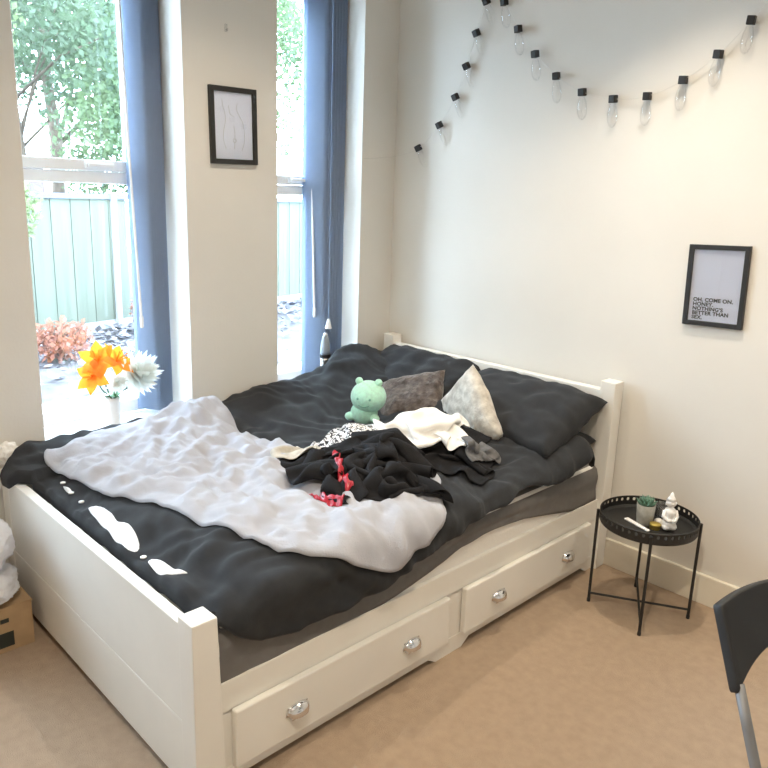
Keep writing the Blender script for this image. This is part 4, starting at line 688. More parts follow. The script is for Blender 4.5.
-2,15,13,15,9,-1,3,10,0,-5,-2,0,-2,-12,-9,-6,-4,-11,-15,-17,-1,12,-15,0,3,10,8,10,10,-4,-12,10,12,17,11,2,4,2,-6,-4,-3,2,-1,-10,-10,-7,-6,-5,-10,-17,7,
8,-38,5,5,16,7,3,11,7,1,13,-1,11,12,7,1,-3,-8,-5,-3,2,1,-10,-9,-7,-3,-7,-8,-18,3,8,-36,6,7,8,7,6,7,6,10,18,11,-2,0,10,3,-2,-7,-6,-3,-2,3,-8,-9,-3,-9,-3,
-12,-17,-7,10,-10,1,3,5,4,8,7,11,14,9,15,3,-13,0,7,2,-5,0,2,-6,-7,-8,-6,1,-9,-5,-15,-13,1,15,-10,2,1,4,4,4,10,12,10,10,-3,8,-3,-12,1,7,6,4,2,-3,-6,-14,
-9,-3,-5,-9,-16,-7,7,12,-3,4,-2,0,5,8,6,9,6,-1,-2,1,6,-6,-10,5,7,10,8,3,-5,-11,-13,-10,-3,-13,-13,2,12,9,-16,10,3,2,3,4,3,3,1,-4,-3,5,2,-2,-9,9,6,4,5,8,
4,-5,-12,-12,-8,-15,-5,8,7,-2,-22,8,8,5,2,1,1,2,0,-1,-1,-1,2,1,-1,15,10,2,0,-2,-2,3,-3,-11,-13,-11,3,4,-8,-8,6,-3,-5,2,4,2,0,1,-1,-2,0,1,-1,3,8,14,9,-3,
-3,-2,-1,0,5,-6,-14,-3,0,-9,-7,3,15,0,-5,-12,-6,-1,1,1,2,0,-1,-3,2,4,5,15,10,0,9,-10,-8,1,4,-1,-13,-4,-8,1,-6,-1,31,1,-4,-8,-14,-13,-7,0,2,-1,0,3,3,3,10,
15,12,7,2,-8,-11,-6,2,0,-11,-9,3,11,-7,-6,27,6,-2,-4,-12,-13,-15,-14,4,1,2,1,3,8,15,14,12,6,-1,-11,-7,-4,-8,-6,-7,0,5,10,3,-9,]))
BAKED['black1'] = (54, 54, [0.75, -1.466, 0.585], ([483,-21,-18,-23,-19,-21,-22,-20,-12,-13,3,14,21,22,17,21,11,-15,-16,-8,-16,-18,-21,-13,-8,-14,-22,-22,-18,-14,-18,-12,-1,-12,-14,-9,2,13,19,-2,-22,-16,
-10,7,1,-5,-14,-20,-19,-16,-16,-17,-19,-18,490,-22,-19,-21,-21,-20,-22,-14,-13,-3,-5,16,1,22,18,21,5,-18,-15,-11,-15,-6,-15,-13,-10,-21,-17,-15,-18,-10,
-18,-9,3,-12,-14,-8,-4,11,5,2,-23,-9,3,6,2,-10,-20,-20,-18,-19,-13,-18,-18,-18,486,-22,-21,-20,-23,-20,-21,-2,-17,-5,9,0,1,6,20,22,0,-18,-16,-15,-14,-9,
-8,-9,-16,-12,-2,-17,-16,-10,-18,-5,4,-11,-14,-6,-6,15,3,-9,-24,0,6,8,-6,-19,-19,-18,-18,-14,-18,-16,-17,-16,475,-20,-21,-21,-21,-21,-16,0,-13,0,7,5,1,
-1,2,17,-8,-17,-16,-15,-14,-11,-9,-11,0,9,-9,-17,-11,-13,-17,-3,3,-11,-14,-19,-3,23,9,-15,-21,-2,16,-6,-15,-21,-13,-16,-15,-14,-17,-17,-14,-18,470,-21,
-22,-21,-20,-23,-14,-11,5,13,3,6,-2,1,0,-20,-7,-15,-17,-15,-14,-13,-10,2,24,6,-11,-18,-7,-17,-14,1,-1,-14,-15,-18,-11,17,23,-21,-14,9,-13,-15,-9,-19,-17,
7,-18,-17,-11,-16,-19,-18,465,-21,-20,-22,-21,-22,-18,-5,14,14,5,4,2,-1,-22,-18,-11,-19,-20,-17,-12,-16,-4,16,21,21,-15,-16,-9,-17,-11,2,-4,-13,-16,-18,
-11,23,9,-22,-10,-12,-21,-5,-15,-12,-15,11,-4,-17,-14,-6,-23,-17,454,-20,-23,-19,-22,-21,-19,3,18,15,6,7,-1,-22,-20,-14,-18,-21,-12,-17,-11,-11,-13,19,
17,28,-5,-14,-12,-17,-10,3,-6,-14,-14,-20,-16,0,20,-19,-17,-18,-10,5,-16,-23,-4,11,5,-17,-16,-17,-16,-12,441,-19,-22,-18,-20,-17,-22,12,17,17,8,3,-16,-23,
-14,-20,-22,-5,-2,-19,-8,-15,-8,-2,23,19,10,-11,-14,-16,-10,4,-11,-15,-20,-15,-10,-8,4,-16,-20,-10,-5,-7,-9,-8,0,10,1,-16,-19,-12,-20,-16,438,-19,-18,-20,
-20,-22,-17,15,19,18,7,-8,-22,-23,-15,-23,-3,7,-10,-18,-10,-13,-5,-4,4,17,19,0,-15,-16,-7,0,-16,-19,-16,-8,-7,-8,-5,-21,-13,-6,-5,-6,-6,-7,1,5,-8,-24,-8,
-15,-16,-17,438,-19,-20,-21,-21,-21,-18,15,20,22,14,-22,-20,-24,-19,-16,11,-2,-9,-20,-1,-15,-4,-2,3,3,12,11,-10,-16,-4,-11,-19,-16,-7,-6,-6,-8,-8,-22,-10,
-5,-5,-7,-6,-9,-9,3,-19,-17,-13,-17,-18,-19,451,-20,-22,-22,-19,-21,-14,19,19,22,8,-27,-15,-10,-16,-18,3,-5,-7,-18,-15,-14,9,9,3,1,5,12,-8,-14,-8,-20,-16,
-8,-4,-6,-6,-9,-19,-15,-15,1,-6,-4,-7,-7,-13,-19,-19,-18,-18,-16,-17,-18,464,-22,-21,-21,-17,-24,-10,19,22,13,-9,-18,-18,-7,-12,-23,-11,10,-2,-3,-27,4,
10,10,6,2,2,9,-9,-14,-16,-20,-3,-6,-3,-8,-19,-20,-22,-3,-9,-2,-6,-6,-15,-12,-9,-18,-23,-21,-15,-12,-19,-20,470,-21,-21,-22,-17,-21,-11,13,23,-1,-11,-12,
-22,-11,-6,-14,-17,-2,3,1,3,9,8,11,5,4,-1,4,-7,-15,-21,-8,-6,-7,-11,-19,-22,-21,-22,-17,-12,0,7,0,-21,-18,-10,-6,-19,-20,-12,-18,-21,-18,473,-20,-23,-21,
-17,-21,-15,13,11,-4,-9,-7,-21,-15,-13,-14,-16,-6,-1,10,22,20,9,1,8,10,7,-1,-12,-16,-19,-9,-12,-13,-20,-20,-19,-20,-22,-22,-15,-6,7,6,2,-22,-15,-11,-10,
-20,-14,-22,-17,1,450,-18,-20,-20,-19,-22,-18,-3,9,-2,-3,-8,-8,-22,-17,-18,-17,-9,8,20,16,19,-7,5,11,11,4,7,4,-15,-18,-17,-16,-19,-14,-23,-18,-21,-19,-23,
-20,-11,3,5,7,9,-16,-11,-19,-20,-22,-15,0,0,414,-13,-16,-15,-16,-23,-18,-3,16,-1,8,-11,-20,-22,-21,-21,-21,-8,12,21,23,17,-23,-3,13,6,6,6,6,2,-20,-18,-19,
-19,-18,-19,-18,-19,-20,-20,-21,-20,-2,10,4,14,8,-14,-17,-24,-18,-3,-4,-6,387,-17,-11,-13,-11,-14,-18,10,14,10,-3,-19,-21,-22,-21,-22,-22,-14,12,22,22,
20,-16,-19,1,7,8,6,6,3,-12,-18,-18,-18,-19,-19,-18,-17,-18,-23,-13,-24,-13,7,11,7,15,0,-19,-22,1,-7,-3,-7,355,-17,-16,-12,-14,-10,10,19,11,6,-9,-22,-21,
-21,-22,-21,-20,-20,4,26,19,27,-11,-22,-10,-5,7,7,6,5,-6,-18,-17,-18,-19,-18,-15,-18,-15,-20,-22,-8,-22,-6,13,11,9,14,-25,-9,-1,5,7,-11,324,-16,-17,-18,
-13,3,13,24,15,5,-17,-22,-20,-21,-20,-15,-19,-13,-11,21,21,22,-13,1,-10,-14,-13,2,5,9,-7,-5,-14,-22,-23,-18,-19,-19,-13,-10,-19,-14,-6,-20,0,14,13,8,-15,
2,6,14,-1,-16,299,-18,-13,-8,1,2,3,23,20,5,-21,-19,-18,-16,-16,-16,-21,-13,-10,8,22,8,16,8,-15,-11,-15,-16,-9,5,-11,-1,0,-16,-21,-23,-20,-21,-20,-9,3,-13,
-12,-13,-13,-3,11,8,16,3,13,4,-5,-15,286,-8,-2,0,-1,0,-1,10,22,10,-21,-14,-16,-17,-18,-21,-18,-14,-10,0,22,11,19,12,-10,-15,-14,-14,-16,-22,-9,-7,2,0,-14,
-20,-19,-23,-13,1,-2,-13,-13,-14,-11,1,-10,11,21,17,7,-13,5,-19,301,-5,-3,-1,-1,-1,-3,0,22,10,-10,-18,-16,-18,-20,-20,-17,-19,-10,-3,18,20,16,18,-7,-17,
-13,-16,-18,-18,-16,-18,-13,-6,-1,-6,-11,-19,-6,-2,-5,-14,-13,-17,-3,0,-8,-5,14,23,14,-5,-18,-18,323,-9,-8,-3,-2,-4,-7,1,20,11,0,-15,-19,-22,-22,-19,-14,
-11,-16,-5,15,22,15,20,-1,-14,-16,-19,-18,-14,-19,-17,-19,-23,-14,-3,-8,-3,-3,-2,-9,-9,-15,-2,3,-3,-10,-11,2,24,4,-11,-17,-14,348,-6,-6,-3,-7,-4,-8,-5,
11,22,1,-23,-21,-22,-21,-22,-16,-3,0,-10,3,24,13,23,3,-13,-18,-19,-20,-17,-20,-20,-20,-20,-21,-10,-20,-3,1,-3,-9,-6,10,10,3,-4,-7,-13,-15,19,-11,-15,-14,
-13,383,-11,-9,3,-2,-6,-8,-1,10,14,-10,-24,-20,-23,-22,-21,-20,-11,11,7,-1,22,10,16,-8,-12,-17,-23,-16,-20,-20,-19,-19,-18,-17,-14,-18,-15,-4,-3,-5,16,
18,9,9,-4,-9,-11,-14,-19,-10,-13,-15,-12,417,-14,-9,-1,4,-2,-11,-16,2,19,-8,-22,-22,-24,-18,-21,-19,-21,1,18,14,9,-1,2,-2,-12,-15,-16,-15,-19,-21,-19,-19,
-16,-17,-14,-20,-11,-18,-3,17,23,11,12,22,-7,-18,-21,-19,-22,-16,-15,-14,-15,455,-12,-11,3,2,-13,-24,-16,-4,14,10,-25,-19,-20,-16,-21,-20,-20,-15,11,16,
1,-2,5,2,-8,-17,-17,-15,-16,-18,-22,-18,-19,-17,-17,-18,-16,-9,12,20,16,14,23,7,-15,-18,-19,-17,-18,-21,-19,-19,-17,490,-13,-11,-1,-8,-22,-14,-22,-4,12,
18,-22,-22,-22,-20,-16,-18,-19,-19,-8,15,-2,1,1,6,-4,-15,-18,-13,-16,-20,-19,-22,-18,-13,-11,-9,-8,-10,8,18,19,20,2,-7,-8,-12,-12,-18,-20,-21,-20,-20,-13,
497,-1,-13,-15,-12,-24,-4,-21,1,19,-4,-18,-18,-19,-20,-20,-17,-20,-17,-20,0,-1,3,-1,5,3,-16,-18,-7,-19,-16,-23,-11,-10,-1,-11,-11,-7,-13,3,16,21,-3,-7,
-7,-8,-10,-4,-11,-20,-21,-22,-13,4,460,17,1,-16,-23,-10,3,-18,-7,-2,-17,-16,-13,-12,-17,-14,-16,-20,-20,-23,-21,0,0,2,3,5,-3,-20,-16,-16,-12,-18,-1,7,-10,
-7,-8,-10,-11,-10,21,-3,-10,-6,-6,-10,-9,-6,-2,-9,-23,-20,6,8,427,9,11,-6,-24,-4,-4,-12,-21,-11,-14,-14,-15,-13,-15,-13,-4,-16,-23,-22,-23,-18,-3,1,7,12,
10,-15,-8,-17,-18,-12,3,7,-6,-8,-10,-14,-4,-13,-14,-8,-6,-6,-7,-10,-9,-8,-3,1,-17,5,8,7,393,5,9,3,-17,-11,-11,-13,-16,-10,-16,-15,-13,-12,-13,-5,2,-16,
-22,-22,-20,-15,-16,5,17,6,11,-12,-13,-13,-9,-4,-1,2,-3,-9,-13,-9,-6,-20,-18,-20,-13,-10,-11,-8,-7,-7,-5,-1,15,15,6,8,349,7,9,8,-14,-20,-9,-11,-15,-7,-16,
-9,-11,-10,-5,0,-2,-23,-20,-20,-16,-16,-5,10,4,6,10,-8,-14,-10,-1,-4,-1,0,-6,-11,-9,-9,-14,-21,-18,-21,-20,-19,-11,-8,-6,-17,-2,13,15,27,12,8,318,8,7,3,
-8,0,-17,-8,-6,-6,-14,-13,-11,-5,1,0,-17,-23,-21,-17,-20,-7,2,9,6,2,2,-3,-10,-9,0,-4,-1,-2,-9,-5,-9,-18,-19,-21,-19,-18,-19,-20,-17,-4,-19,-19,7,19,20,
24,19,10,304,10,12,3,-8,0,-11,-11,-2,-3,-17,-16,-8,-4,-5,-12,-21,-19,-14,-20,-9,-4,2,9,7,3,2,-3,-13,-6,-1,-3,-2,-6,-4,-10,-23,-13,-23,-21,-16,-18,-21,-12,
-16,-23,-15,-8,11,15,20,19,22,20,307,11,11,3,-8,-1,-8,-11,-6,-11,-8,-15,-16,-14,-11,-10,-18,-16,-13,-9,-5,-2,0,10,4,1,0,-1,-6,-7,-2,-4,-2,-5,-9,-19,-21,
-21,-21,-20,-13,-16,-21,-13,-21,-10,-12,-7,0,6,20,21,21,20,322,3,14,8,-12,1,-9,-18,-20,-12,10,-17,-11,-11,-15,-16,-14,-10,-11,-6,-4,-3,0,9,6,0,0,-2,-6,
-8,0,-4,-4,-7,-20,-21,-21,-20,-20,-21,-10,-17,-18,-20,-19,2,-11,-6,0,1,9,19,21,14,349,-9,1,19,-7,-19,-7,-19,-23,-4,15,-10,-20,-4,-10,-12,-17,-11,-4,-5,
-4,-5,1,10,5,-1,2,-3,-6,-6,-2,-3,-10,-24,-15,-19,-22,-21,-18,-22,-9,-15,-20,-21,-4,1,-9,-7,-1,2,3,15,18,7,362,-1,-14,4,6,-21,-20,-12,-24,-3,18,-5,-23,-17,
-4,0,-5,-11,-2,-4,-7,-5,1,9,7,5,-2,-3,-8,-4,-2,-16,-23,-15,-15,-20,-19,-22,-21,-18,-10,-19,-21,-7,5,-2,-9,-8,-7,-1,13,11,21,3,338,19,-4,-17,5,-17,-21,-18,
-22,0,17,-6,-20,-23,-17,-6,3,24,-1,-7,-2,-7,0,-21,10,14,10,5,-8,-11,-16,-20,-19,-16,-12,-19,-21,-20,-20,-15,-16,-23,-10,4,7,-3,-10,-7,-7,-5,2,21,15,15,
306,19,17,-10,-16,-12,-21,-20,-19,3,13,-7,-21,-21,-21,-15,15,19,15,4,-2,-8,-19,-21,-10,14,10,9,-1,-14,-16,-18,-21,-13,-5,-17,-22,-18,-22,-15,-23,-13,5,
7,6,-5,-10,-7,-7,-4,-5,16,11,11,297,15,20,10,-17,-19,-18,-21,-16,0,13,-13,-21,-18,-19,-17,16,26,15,10,-3,-18,-21,-18,-21,-2,12,8,2,-12,-16,-11,-22,-7,1,
-17,-21,-22,-19,-22,-14,2,6,8,6,-7,-10,-7,-8,-10,-12,-3,15,12,291,18,16,19,-1,-21,-19,-19,-15,-7,7,-17,-8,-20,-18,-14,9,20,13,15,5,-23,-18,-19,-20,-18,
4,8,5,-11,-15,-13,-9,3,-5,-14,-21,-21,-20,-20,-1,6,5,8,3,-6,-12,-2,-10,-13,-12,-16,-5,13,295,19,16,15,15,-13,-20,-20,-21,1,10,-12,-17,-21,-11,-6,-22,7,
17,12,16,-11,-23,-10,-21,-19,-17,2,9,-10,-13,-18,-7,12,2,-9,-21,-21,-21,-5,5,3,5,8,3,-12,-14,-3,-8,-16,-19,-10,-14,-10,308,16,21,9,21,5,-22,-16,-21,8,1,
-12,-18,-18,-12,-13,-17,-11,10,11,15,2,-13,-8,-19,-20,-20,-15,3,-7,-17,-14,-9,11,15,-3,-18,-23,-9,3,3,4,3,9,-6,-23,-19,-19,-5,-14,-14,-16,-13,-12,314,18,
20,19,10,20,-19,-18,-10,2,0,-10,-20,-11,-5,-17,-16,-14,-22,7,18,-3,-10,12,-11,-22,-19,-20,-12,-7,-7,-3,-20,-1,14,15,-23,-12,5,1,4,2,5,3,-17,-23,-19,-21,
-19,-19,-16,-16,-13,-12,325,19,17,21,19,18,-8,-16,-3,-1,-3,-13,-13,-9,-13,-18,-14,-20,-19,-16,14,7,-16,7,8,-13,-24,-16,-9,-2,-1,-10,-21,-12,1,17,-13,7,
1,-1,6,3,8,-10,-22,-20,-22,-18,-22,-21,-21,-20,-20,-15,339,18,17,18,21,7,21,-5,-5,-2,-1,-16,-14,-12,-15,-17,-20,-21,-19,-22,19,10,-18,-19,17,-2,-24,-7,
2,-1,-7,-18,-18,-7,-13,-1,16,14,-5,-3,8,7,4,-20,-20,-21,-20,-19,-24,-22,-24,-19,-22,-22,360,13,16,15,14,22,20,3,-5,1,-8,-15,-17,-19,-21,-22,-10,-18,-17,
-20,-4,23,-8,-22,-8,0,0,5,-1,-5,-9,-21,-14,-8,-11,-11,18,14,0,0,8,13,-10,-23,-21,-21,-20,-23,-21,-22,-21,-21,-20,-20,371,13,13,15,17,8,18,20,-7,1,-13,-20,
-21,-18,-23,-20,-20,-15,-8,-12,-8,4,8,-17,-7,2,6,1,-5,-4,-14,-20,-10,-10,-11,-11,14,17,0,1,11,7,-13,-26,-22,-21,-21,-22,-21,-21,-23,-18,-17,-18,372,16,
15,15,15,7,8,20,12,-8,-23,-21,-19,-22,-21,-22,-17,-4,-2,-12,-7,6,-7,-7,-6,3,5,-2,-5,-7,-18,-18,-7,-11,-11,-12,12,18,1,5,13,-7,-20,-22,-20,-23,-20,-22,-20,
-22,-17,-12,-19,-18,375,16,15,17,16,11,5,14,15,-21,-22,-20,-22,-21,-22,-20,-8,4,-4,-11,-7,4,-6,-8,-4,4,3,-5,-7,-7,-20,-12,-12,-8,-13,-13,9,21,1,12,3,-16,
-23,-20,-19,-23,-18,-22,-21,-18,-12,-15,-16,-19,380,15,16,17,16,16,5,12,-4,-18,-22,-21,-22,-21,-21,-15,4,5,-5,-11,-6,4,-8,-7,-2,5,-1,-6,-8,-12,-22,-10,
-9,-8,-11,-15,6,20,5,14,-9,-24,-20,-19,-17,-21,-19,-23,-18,-14,-14,-15,-18,-21,390,14,18,17,17,18,9,4,-13,-23,-20,-21,-21,-19,-22,-6,12,5,-6,-11,-6,2,-5,
-8,0,4,-6,-10,-5,-18,-19,-10,-4,-9,-11,-15,4,20,12,2,-21,-21,-21,-20,-19,-18,-17,-22,-17,-15,-12,-14,-21,-20,],[186,-5,-5,-7,-3,-3,-4,-14,-17,-20,-18,-3,4,2,4,6,-4,-12,-9,0,-9,-13,-2,-18,-17,-15,-4,8,6,2,11,13,6,17,16,17,22,14,11,23,7,-16,-18,-23,-19,-21,-10,4,11,
14,12,13,11,10,22,-2,-6,-6,-4,-3,-3,-6,-17,-16,-23,12,19,6,4,5,-5,-13,-9,-2,-16,-21,-15,-15,-19,-7,12,13,9,-3,12,13,2,16,15,7,22,16,20,21,4,-23,-20,-18,
-22,-16,-2,10,11,12,13,12,11,13,-16,-5,-5,-4,-5,-3,-6,2,-13,-19,-9,21,19,15,3,6,-6,-14,-6,-12,-17,-19,-20,-21,-13,8,10,14,5,-3,14,10,-2,17,16,3,15,14,21,
23,-5,-20,-11,-24,-15,-8,4,4,12,15,12,12,11,11,-54,-4,-5,-2,-6,-3,-5,2,-5,-18,4,20,20,20,15,7,-8,-15,-13,-13,-17,-18,-19,-19,-6,-1,15,14,-2,2,16,9,-3,18,
13,12,12,-1,22,10,-10,7,-17,-15,-11,-9,3,3,12,13,16,11,9,12,-92,-4,-4,-5,-3,-5,-5,-3,2,11,-5,18,19,19,23,9,-9,-7,-12,-16,-15,-20,-19,-15,-7,-3,18,11,-7,
10,15,3,7,15,15,11,14,6,-9,-11,2,18,5,-19,-8,-7,1,5,8,13,14,14,11,10,-130,-4,-5,-4,-5,-5,-2,-3,6,17,2,20,18,22,4,1,-2,4,6,-13,-17,-18,-20,-16,1,-7,19,7,
-5,11,16,1,8,17,13,14,11,-12,-21,-12,9,8,14,12,-11,-8,5,3,7,13,12,16,7,-8,-145,-4,-5,-5,-5,-5,-4,2,10,16,18,19,16,5,0,3,-3,9,20,-9,-18,-17,-17,-10,4,-1,
-1,15,0,15,13,1,12,13,15,7,-17,-10,-12,-19,7,10,15,18,12,-3,7,2,2,11,15,6,-16,-10,-139,-6,-8,-8,-8,-5,-1,10,11,19,18,18,7,1,-1,2,5,20,19,-15,-19,-15,-14,
22,1,-1,-6,2,12,16,11,2,13,15,6,-15,-18,-19,-7,-13,-1,15,18,14,14,23,6,1,7,14,0,-17,-14,-10,-143,-6,-6,-6,-3,0,15,8,1,12,20,11,3,1,-3,9,20,22,5,-14,-18,
-20,3,22,20,-2,-5,-3,10,16,11,4,15,8,-14,-21,-12,-20,-15,-12,7,20,17,17,19,20,8,10,15,0,-21,-14,-15,-14,-131,-1,-2,0,4,4,13,8,-10,-5,25,-4,0,1,10,18,17,
10,8,-10,-21,-14,14,21,22,14,-6,-8,10,16,8,12,9,-14,-21,-12,-12,-22,-22,-5,21,18,19,20,18,21,13,13,7,-14,-15,-13,-12,-10,-122,1,0,-3,4,-2,20,5,-6,-10,-12,
-3,15,18,12,-11,13,10,8,-2,-19,13,8,8,20,21,6,-10,9,17,9,12,-11,-21,-16,-12,-17,-17,-13,10,13,21,19,18,19,21,19,8,-1,-6,-11,-11,-11,-12,-118,1,-1,-3,-7,
3,17,10,-2,-13,-17,-18,14,21,18,6,-19,-4,7,8,10,10,0,5,19,23,11,-5,10,16,16,-5,-23,-15,-19,-14,-11,-4,-3,10,9,20,15,19,16,19,21,17,3,-9,-12,-17,-11,-4,
-119,-2,-4,0,-10,2,17,15,-1,-20,-18,-19,-3,16,18,20,-6,-23,-2,6,26,8,-7,14,18,24,18,4,9,13,10,-19,-12,-12,-12,-6,-10,-5,-4,-2,7,18,20,18,8,13,19,22,13,
-7,-17,-9,-4,1,-127,-4,-1,-3,-7,0,12,17,4,-23,-18,-19,-9,4,10,16,9,-21,1,12,-3,8,20,15,16,20,21,14,11,12,5,-16,-11,-10,-9,-10,-7,-6,-3,-5,2,13,19,20,21,
4,13,16,20,-5,-15,0,-1,-12,-115,-6,-5,-5,-4,1,11,13,1,-23,-19,-15,1,0,1,-1,5,1,8,11,-10,-1,24,19,18,19,20,19,15,12,-2,-9,-9,-11,-10,-7,-11,-9,3,-4,-3,6,
20,19,19,17,10,14,7,-1,-1,3,-18,-22,-100,5,-2,-8,-7,0,11,12,-7,-25,-19,-3,4,0,0,1,0,4,8,5,0,-5,2,22,18,21,19,22,19,20,2,-10,-9,-13,-10,-9,-8,-11,-6,6,-1,
2,14,22,17,19,14,15,9,1,-5,-18,-22,-18,-113,15,9,2,-2,-1,12,0,-18,-16,-11,2,4,0,1,0,1,2,7,6,1,-3,-8,13,19,18,22,20,16,21,16,-7,-8,-9,-13,-10,-9,-8,-9,-5,
11,4,6,19,21,18,17,19,6,-5,-25,-18,-22,-10,-127,13,15,13,-3,13,19,-12,-11,-16,-6,4,3,1,2,1,-3,3,9,5,0,-2,-8,8,14,14,16,18,19,17,22,-10,-2,-5,-5,-9,-8,-8,
-11,-9,3,17,8,16,17,18,13,19,1,-20,-21,-21,-14,3,-155,14,12,12,17,22,14,1,-12,-15,-4,3,3,2,-2,-11,-11,15,20,3,0,1,-21,15,18,13,13,13,16,19,7,-21,-7,3,-1,
-2,-1,-2,-1,-7,-1,13,12,13,17,17,19,15,-18,-22,-20,-12,-2,5,-190,14,17,20,24,20,21,3,-6,-17,3,3,-2,-10,-13,-14,5,17,21,15,-1,-13,-16,13,18,16,14,15,9,24,
-8,-23,-20,-4,1,-2,-3,1,4,15,9,17,10,11,17,18,10,-4,-10,-23,-8,-3,2,4,-218,21,21,21,20,22,22,19,-6,-17,-3,-10,-11,-17,-11,1,13,18,18,19,3,-14,-13,5,19,
17,14,20,12,1,-13,-17,-23,-18,-2,4,-1,-1,11,26,15,20,15,10,20,10,-25,0,-5,-6,10,2,-1,4,-236,22,19,20,21,21,19,24,3,-22,-19,-17,-10,-6,0,8,13,14,18,19,8,
-11,-12,0,18,15,15,18,2,-19,-10,-10,-14,-23,-14,0,8,8,21,22,21,18,15,13,18,-2,-19,-18,-7,-1,13,20,13,5,-249,12,16,18,22,21,19,23,6,-22,-21,-16,5,3,3,2,
15,9,15,21,10,-8,-12,-2,16,14,11,6,-15,-13,-12,-11,-6,-4,-16,-18,0,24,20,22,21,20,13,24,8,-9,-18,-18,-15,1,16,17,13,18,-231,6,16,10,18,21,16,22,15,-17,
-21,1,1,0,-5,2,11,16,12,17,20,-9,-12,0,16,16,7,-10,-10,-11,-11,-9,-10,-7,-3,-16,-11,12,22,22,20,18,16,18,5,-7,-15,-17,-19,-2,19,17,12,15,-212,18,15,8,10,
14,18,23,19,-12,-15,-4,-2,0,3,5,6,13,14,10,23,-2,-17,6,13,15,11,-5,-13,-10,-11,-9,-10,-9,-9,-12,-11,1,14,23,16,8,15,15,11,-5,-18,-17,-22,1,20,19,15,11,
-187,17,18,10,4,11,19,15,21,-3,-18,-2,1,4,5,5,8,7,13,13,16,7,-18,-16,7,15,14,11,-6,-17,-6,-6,-7,-11,-9,-11,-12,3,5,3,3,11,15,14,13,-3,-17,-10,-4,-1,5,12,
17,12,-165,17,20,6,7,14,-4,14,21,16,-13,-1,4,4,3,6,9,8,8,12,16,-4,-21,-20,-6,15,14,12,16,-14,-8,-7,-10,-9,3,-13,-11,-18,-11,1,10,13,13,10,18,13,-9,-4,1,
0,-3,-3,2,17,-141,17,18,10,12,6,-16,5,22,16,16,2,1,5,0,8,8,8,9,5,12,-15,-22,-21,-13,10,15,12,16,14,-1,-10,-7,-13,-17,-19,-16,-20,-14,2,10,12,13,15,20,22,
14,-1,0,0,-2,-2,-10,-7,-113,15,20,12,10,0,-22,-8,23,13,15,13,12,11,6,8,8,5,11,4,-3,-22,-20,-22,-20,1,15,15,17,13,15,-1,-16,-19,-23,-20,-15,-19,-17,-5,10,
13,19,21,20,20,20,15,7,-1,-1,-5,-9,-20,-106,16,22,17,7,-19,-24,-14,21,7,15,12,13,16,16,15,14,5,6,8,-10,-22,-22,-21,-25,-6,11,13,15,14,14,-5,-16,-7,-21,
-18,-19,-19,-18,-16,15,22,20,22,20,20,18,22,20,8,-5,-3,-21,-20,-102,15,11,23,4,-24,-20,-20,5,14,18,14,11,12,14,15,15,14,3,2,-5,-13,-19,-23,-17,8,11,15,
2,6,13,-18,-13,-6,-21,-20,-18,-15,-22,-11,19,17,21,20,21,18,19,22,21,23,8,-19,-20,-21,-94,10,-2,14,15,-21,-17,-19,-11,17,12,10,11,12,13,16,20,10,0,1,-6,
-12,-16,-19,12,10,8,19,8,3,-11,-21,-11,-13,-19,-20,-15,-21,-10,5,8,13,15,20,17,20,20,23,21,21,15,-10,-23,-20,-101,1,1,7,16,3,-18,-18,-15,-11,12,10,12,11,
16,16,21,2,2,3,8,-14,-22,-3,21,10,10,17,13,-6,-21,-18,-11,-19,-22,-17,-22,-8,5,8,9,8,8,13,17,20,23,14,21,15,12,2,-11,-18,-131,0,-1,12,15,16,-6,-18,-19,
-25,7,10,9,20,20,23,14,0,5,7,8,-21,-19,1,20,20,13,15,15,-15,-22,-17,-16,-22,-17,-24,-9,4,6,9,8,7,7,7,13,25,8,5,20,11,9,3,2,-1,-163,-1,0,17,16,15,5,-19,
-23,-13,8,3,15,22,21,18,6,9,16,14,-12,-24,-17,0,21,20,18,17,12,-21,-18,-17,-21,-19,-22,-12,6,3,7,5,10,10,6,7,2,6,-6,13,21,10,7,1,1,7,-156,2,4,16,15,9,12,
-21,-11,-4,-2,6,11,14,17,18,10,16,18,11,-21,-21,-22,2,22,15,17,25,12,-21,-20,-18,-19,-24,-12,5,4,6,3,8,10,7,9,4,7,-23,-4,14,21,22,9,-5,-3,3,-142,8,4,9,
19,10,5,-15,-3,-5,-3,4,11,7,14,15,17,16,20,-5,-23,-17,-23,0,21,18,18,24,8,-18,-18,-16,-21,-21,5,5,7,4,2,9,9,8,7,7,-10,-24,-10,15,21,23,19,8,-4,-3,-151,
18,8,8,16,9,5,-9,-6,-1,-2,0,6,13,10,14,13,20,10,-17,-19,-16,-24,2,20,22,16,24,6,-22,-16,-20,-20,4,6,7,6,3,3,5,12,8,8,-5,-22,-22,-10,14,22,21,23,15,8,2,
-171,21,17,10,16,11,-1,-5,-4,-2,0,0,1,5,14,16,14,19,-7,-21,-14,-17,-22,5,18,22,17,23,0,-21,-21,-16,-3,9,9,8,6,2,4,7,10,8,-3,-22,-16,-23,-5,13,17,23,17,
15,9,25,-170,13,17,15,18,12,2,-8,1,-1,-3,0,1,0,3,15,21,9,-21,-17,-10,-8,-17,12,17,16,20,14,-9,-15,-15,-9,5,8,9,8,5,0,5,10,9,-1,-20,-17,-15,-22,-3,15,16,
16,22,10,17,18,-148,12,12,11,14,15,6,-4,2,3,-3,0,0,1,0,10,16,-4,-16,-18,-10,-4,3,6,11,18,20,16,-7,-16,-15,-12,-1,12,14,10,3,2,5,11,2,-18,-20,-8,-22,-20,
1,18,20,9,19,15,18,17,-135,12,14,8,8,12,7,6,5,0,-2,1,-4,-8,6,16,9,0,-14,-24,-10,3,2,7,8,9,21,14,-1,-14,-15,-10,-8,18,14,11,2,4,7,6,-14,-22,-9,-15,-17,-21,
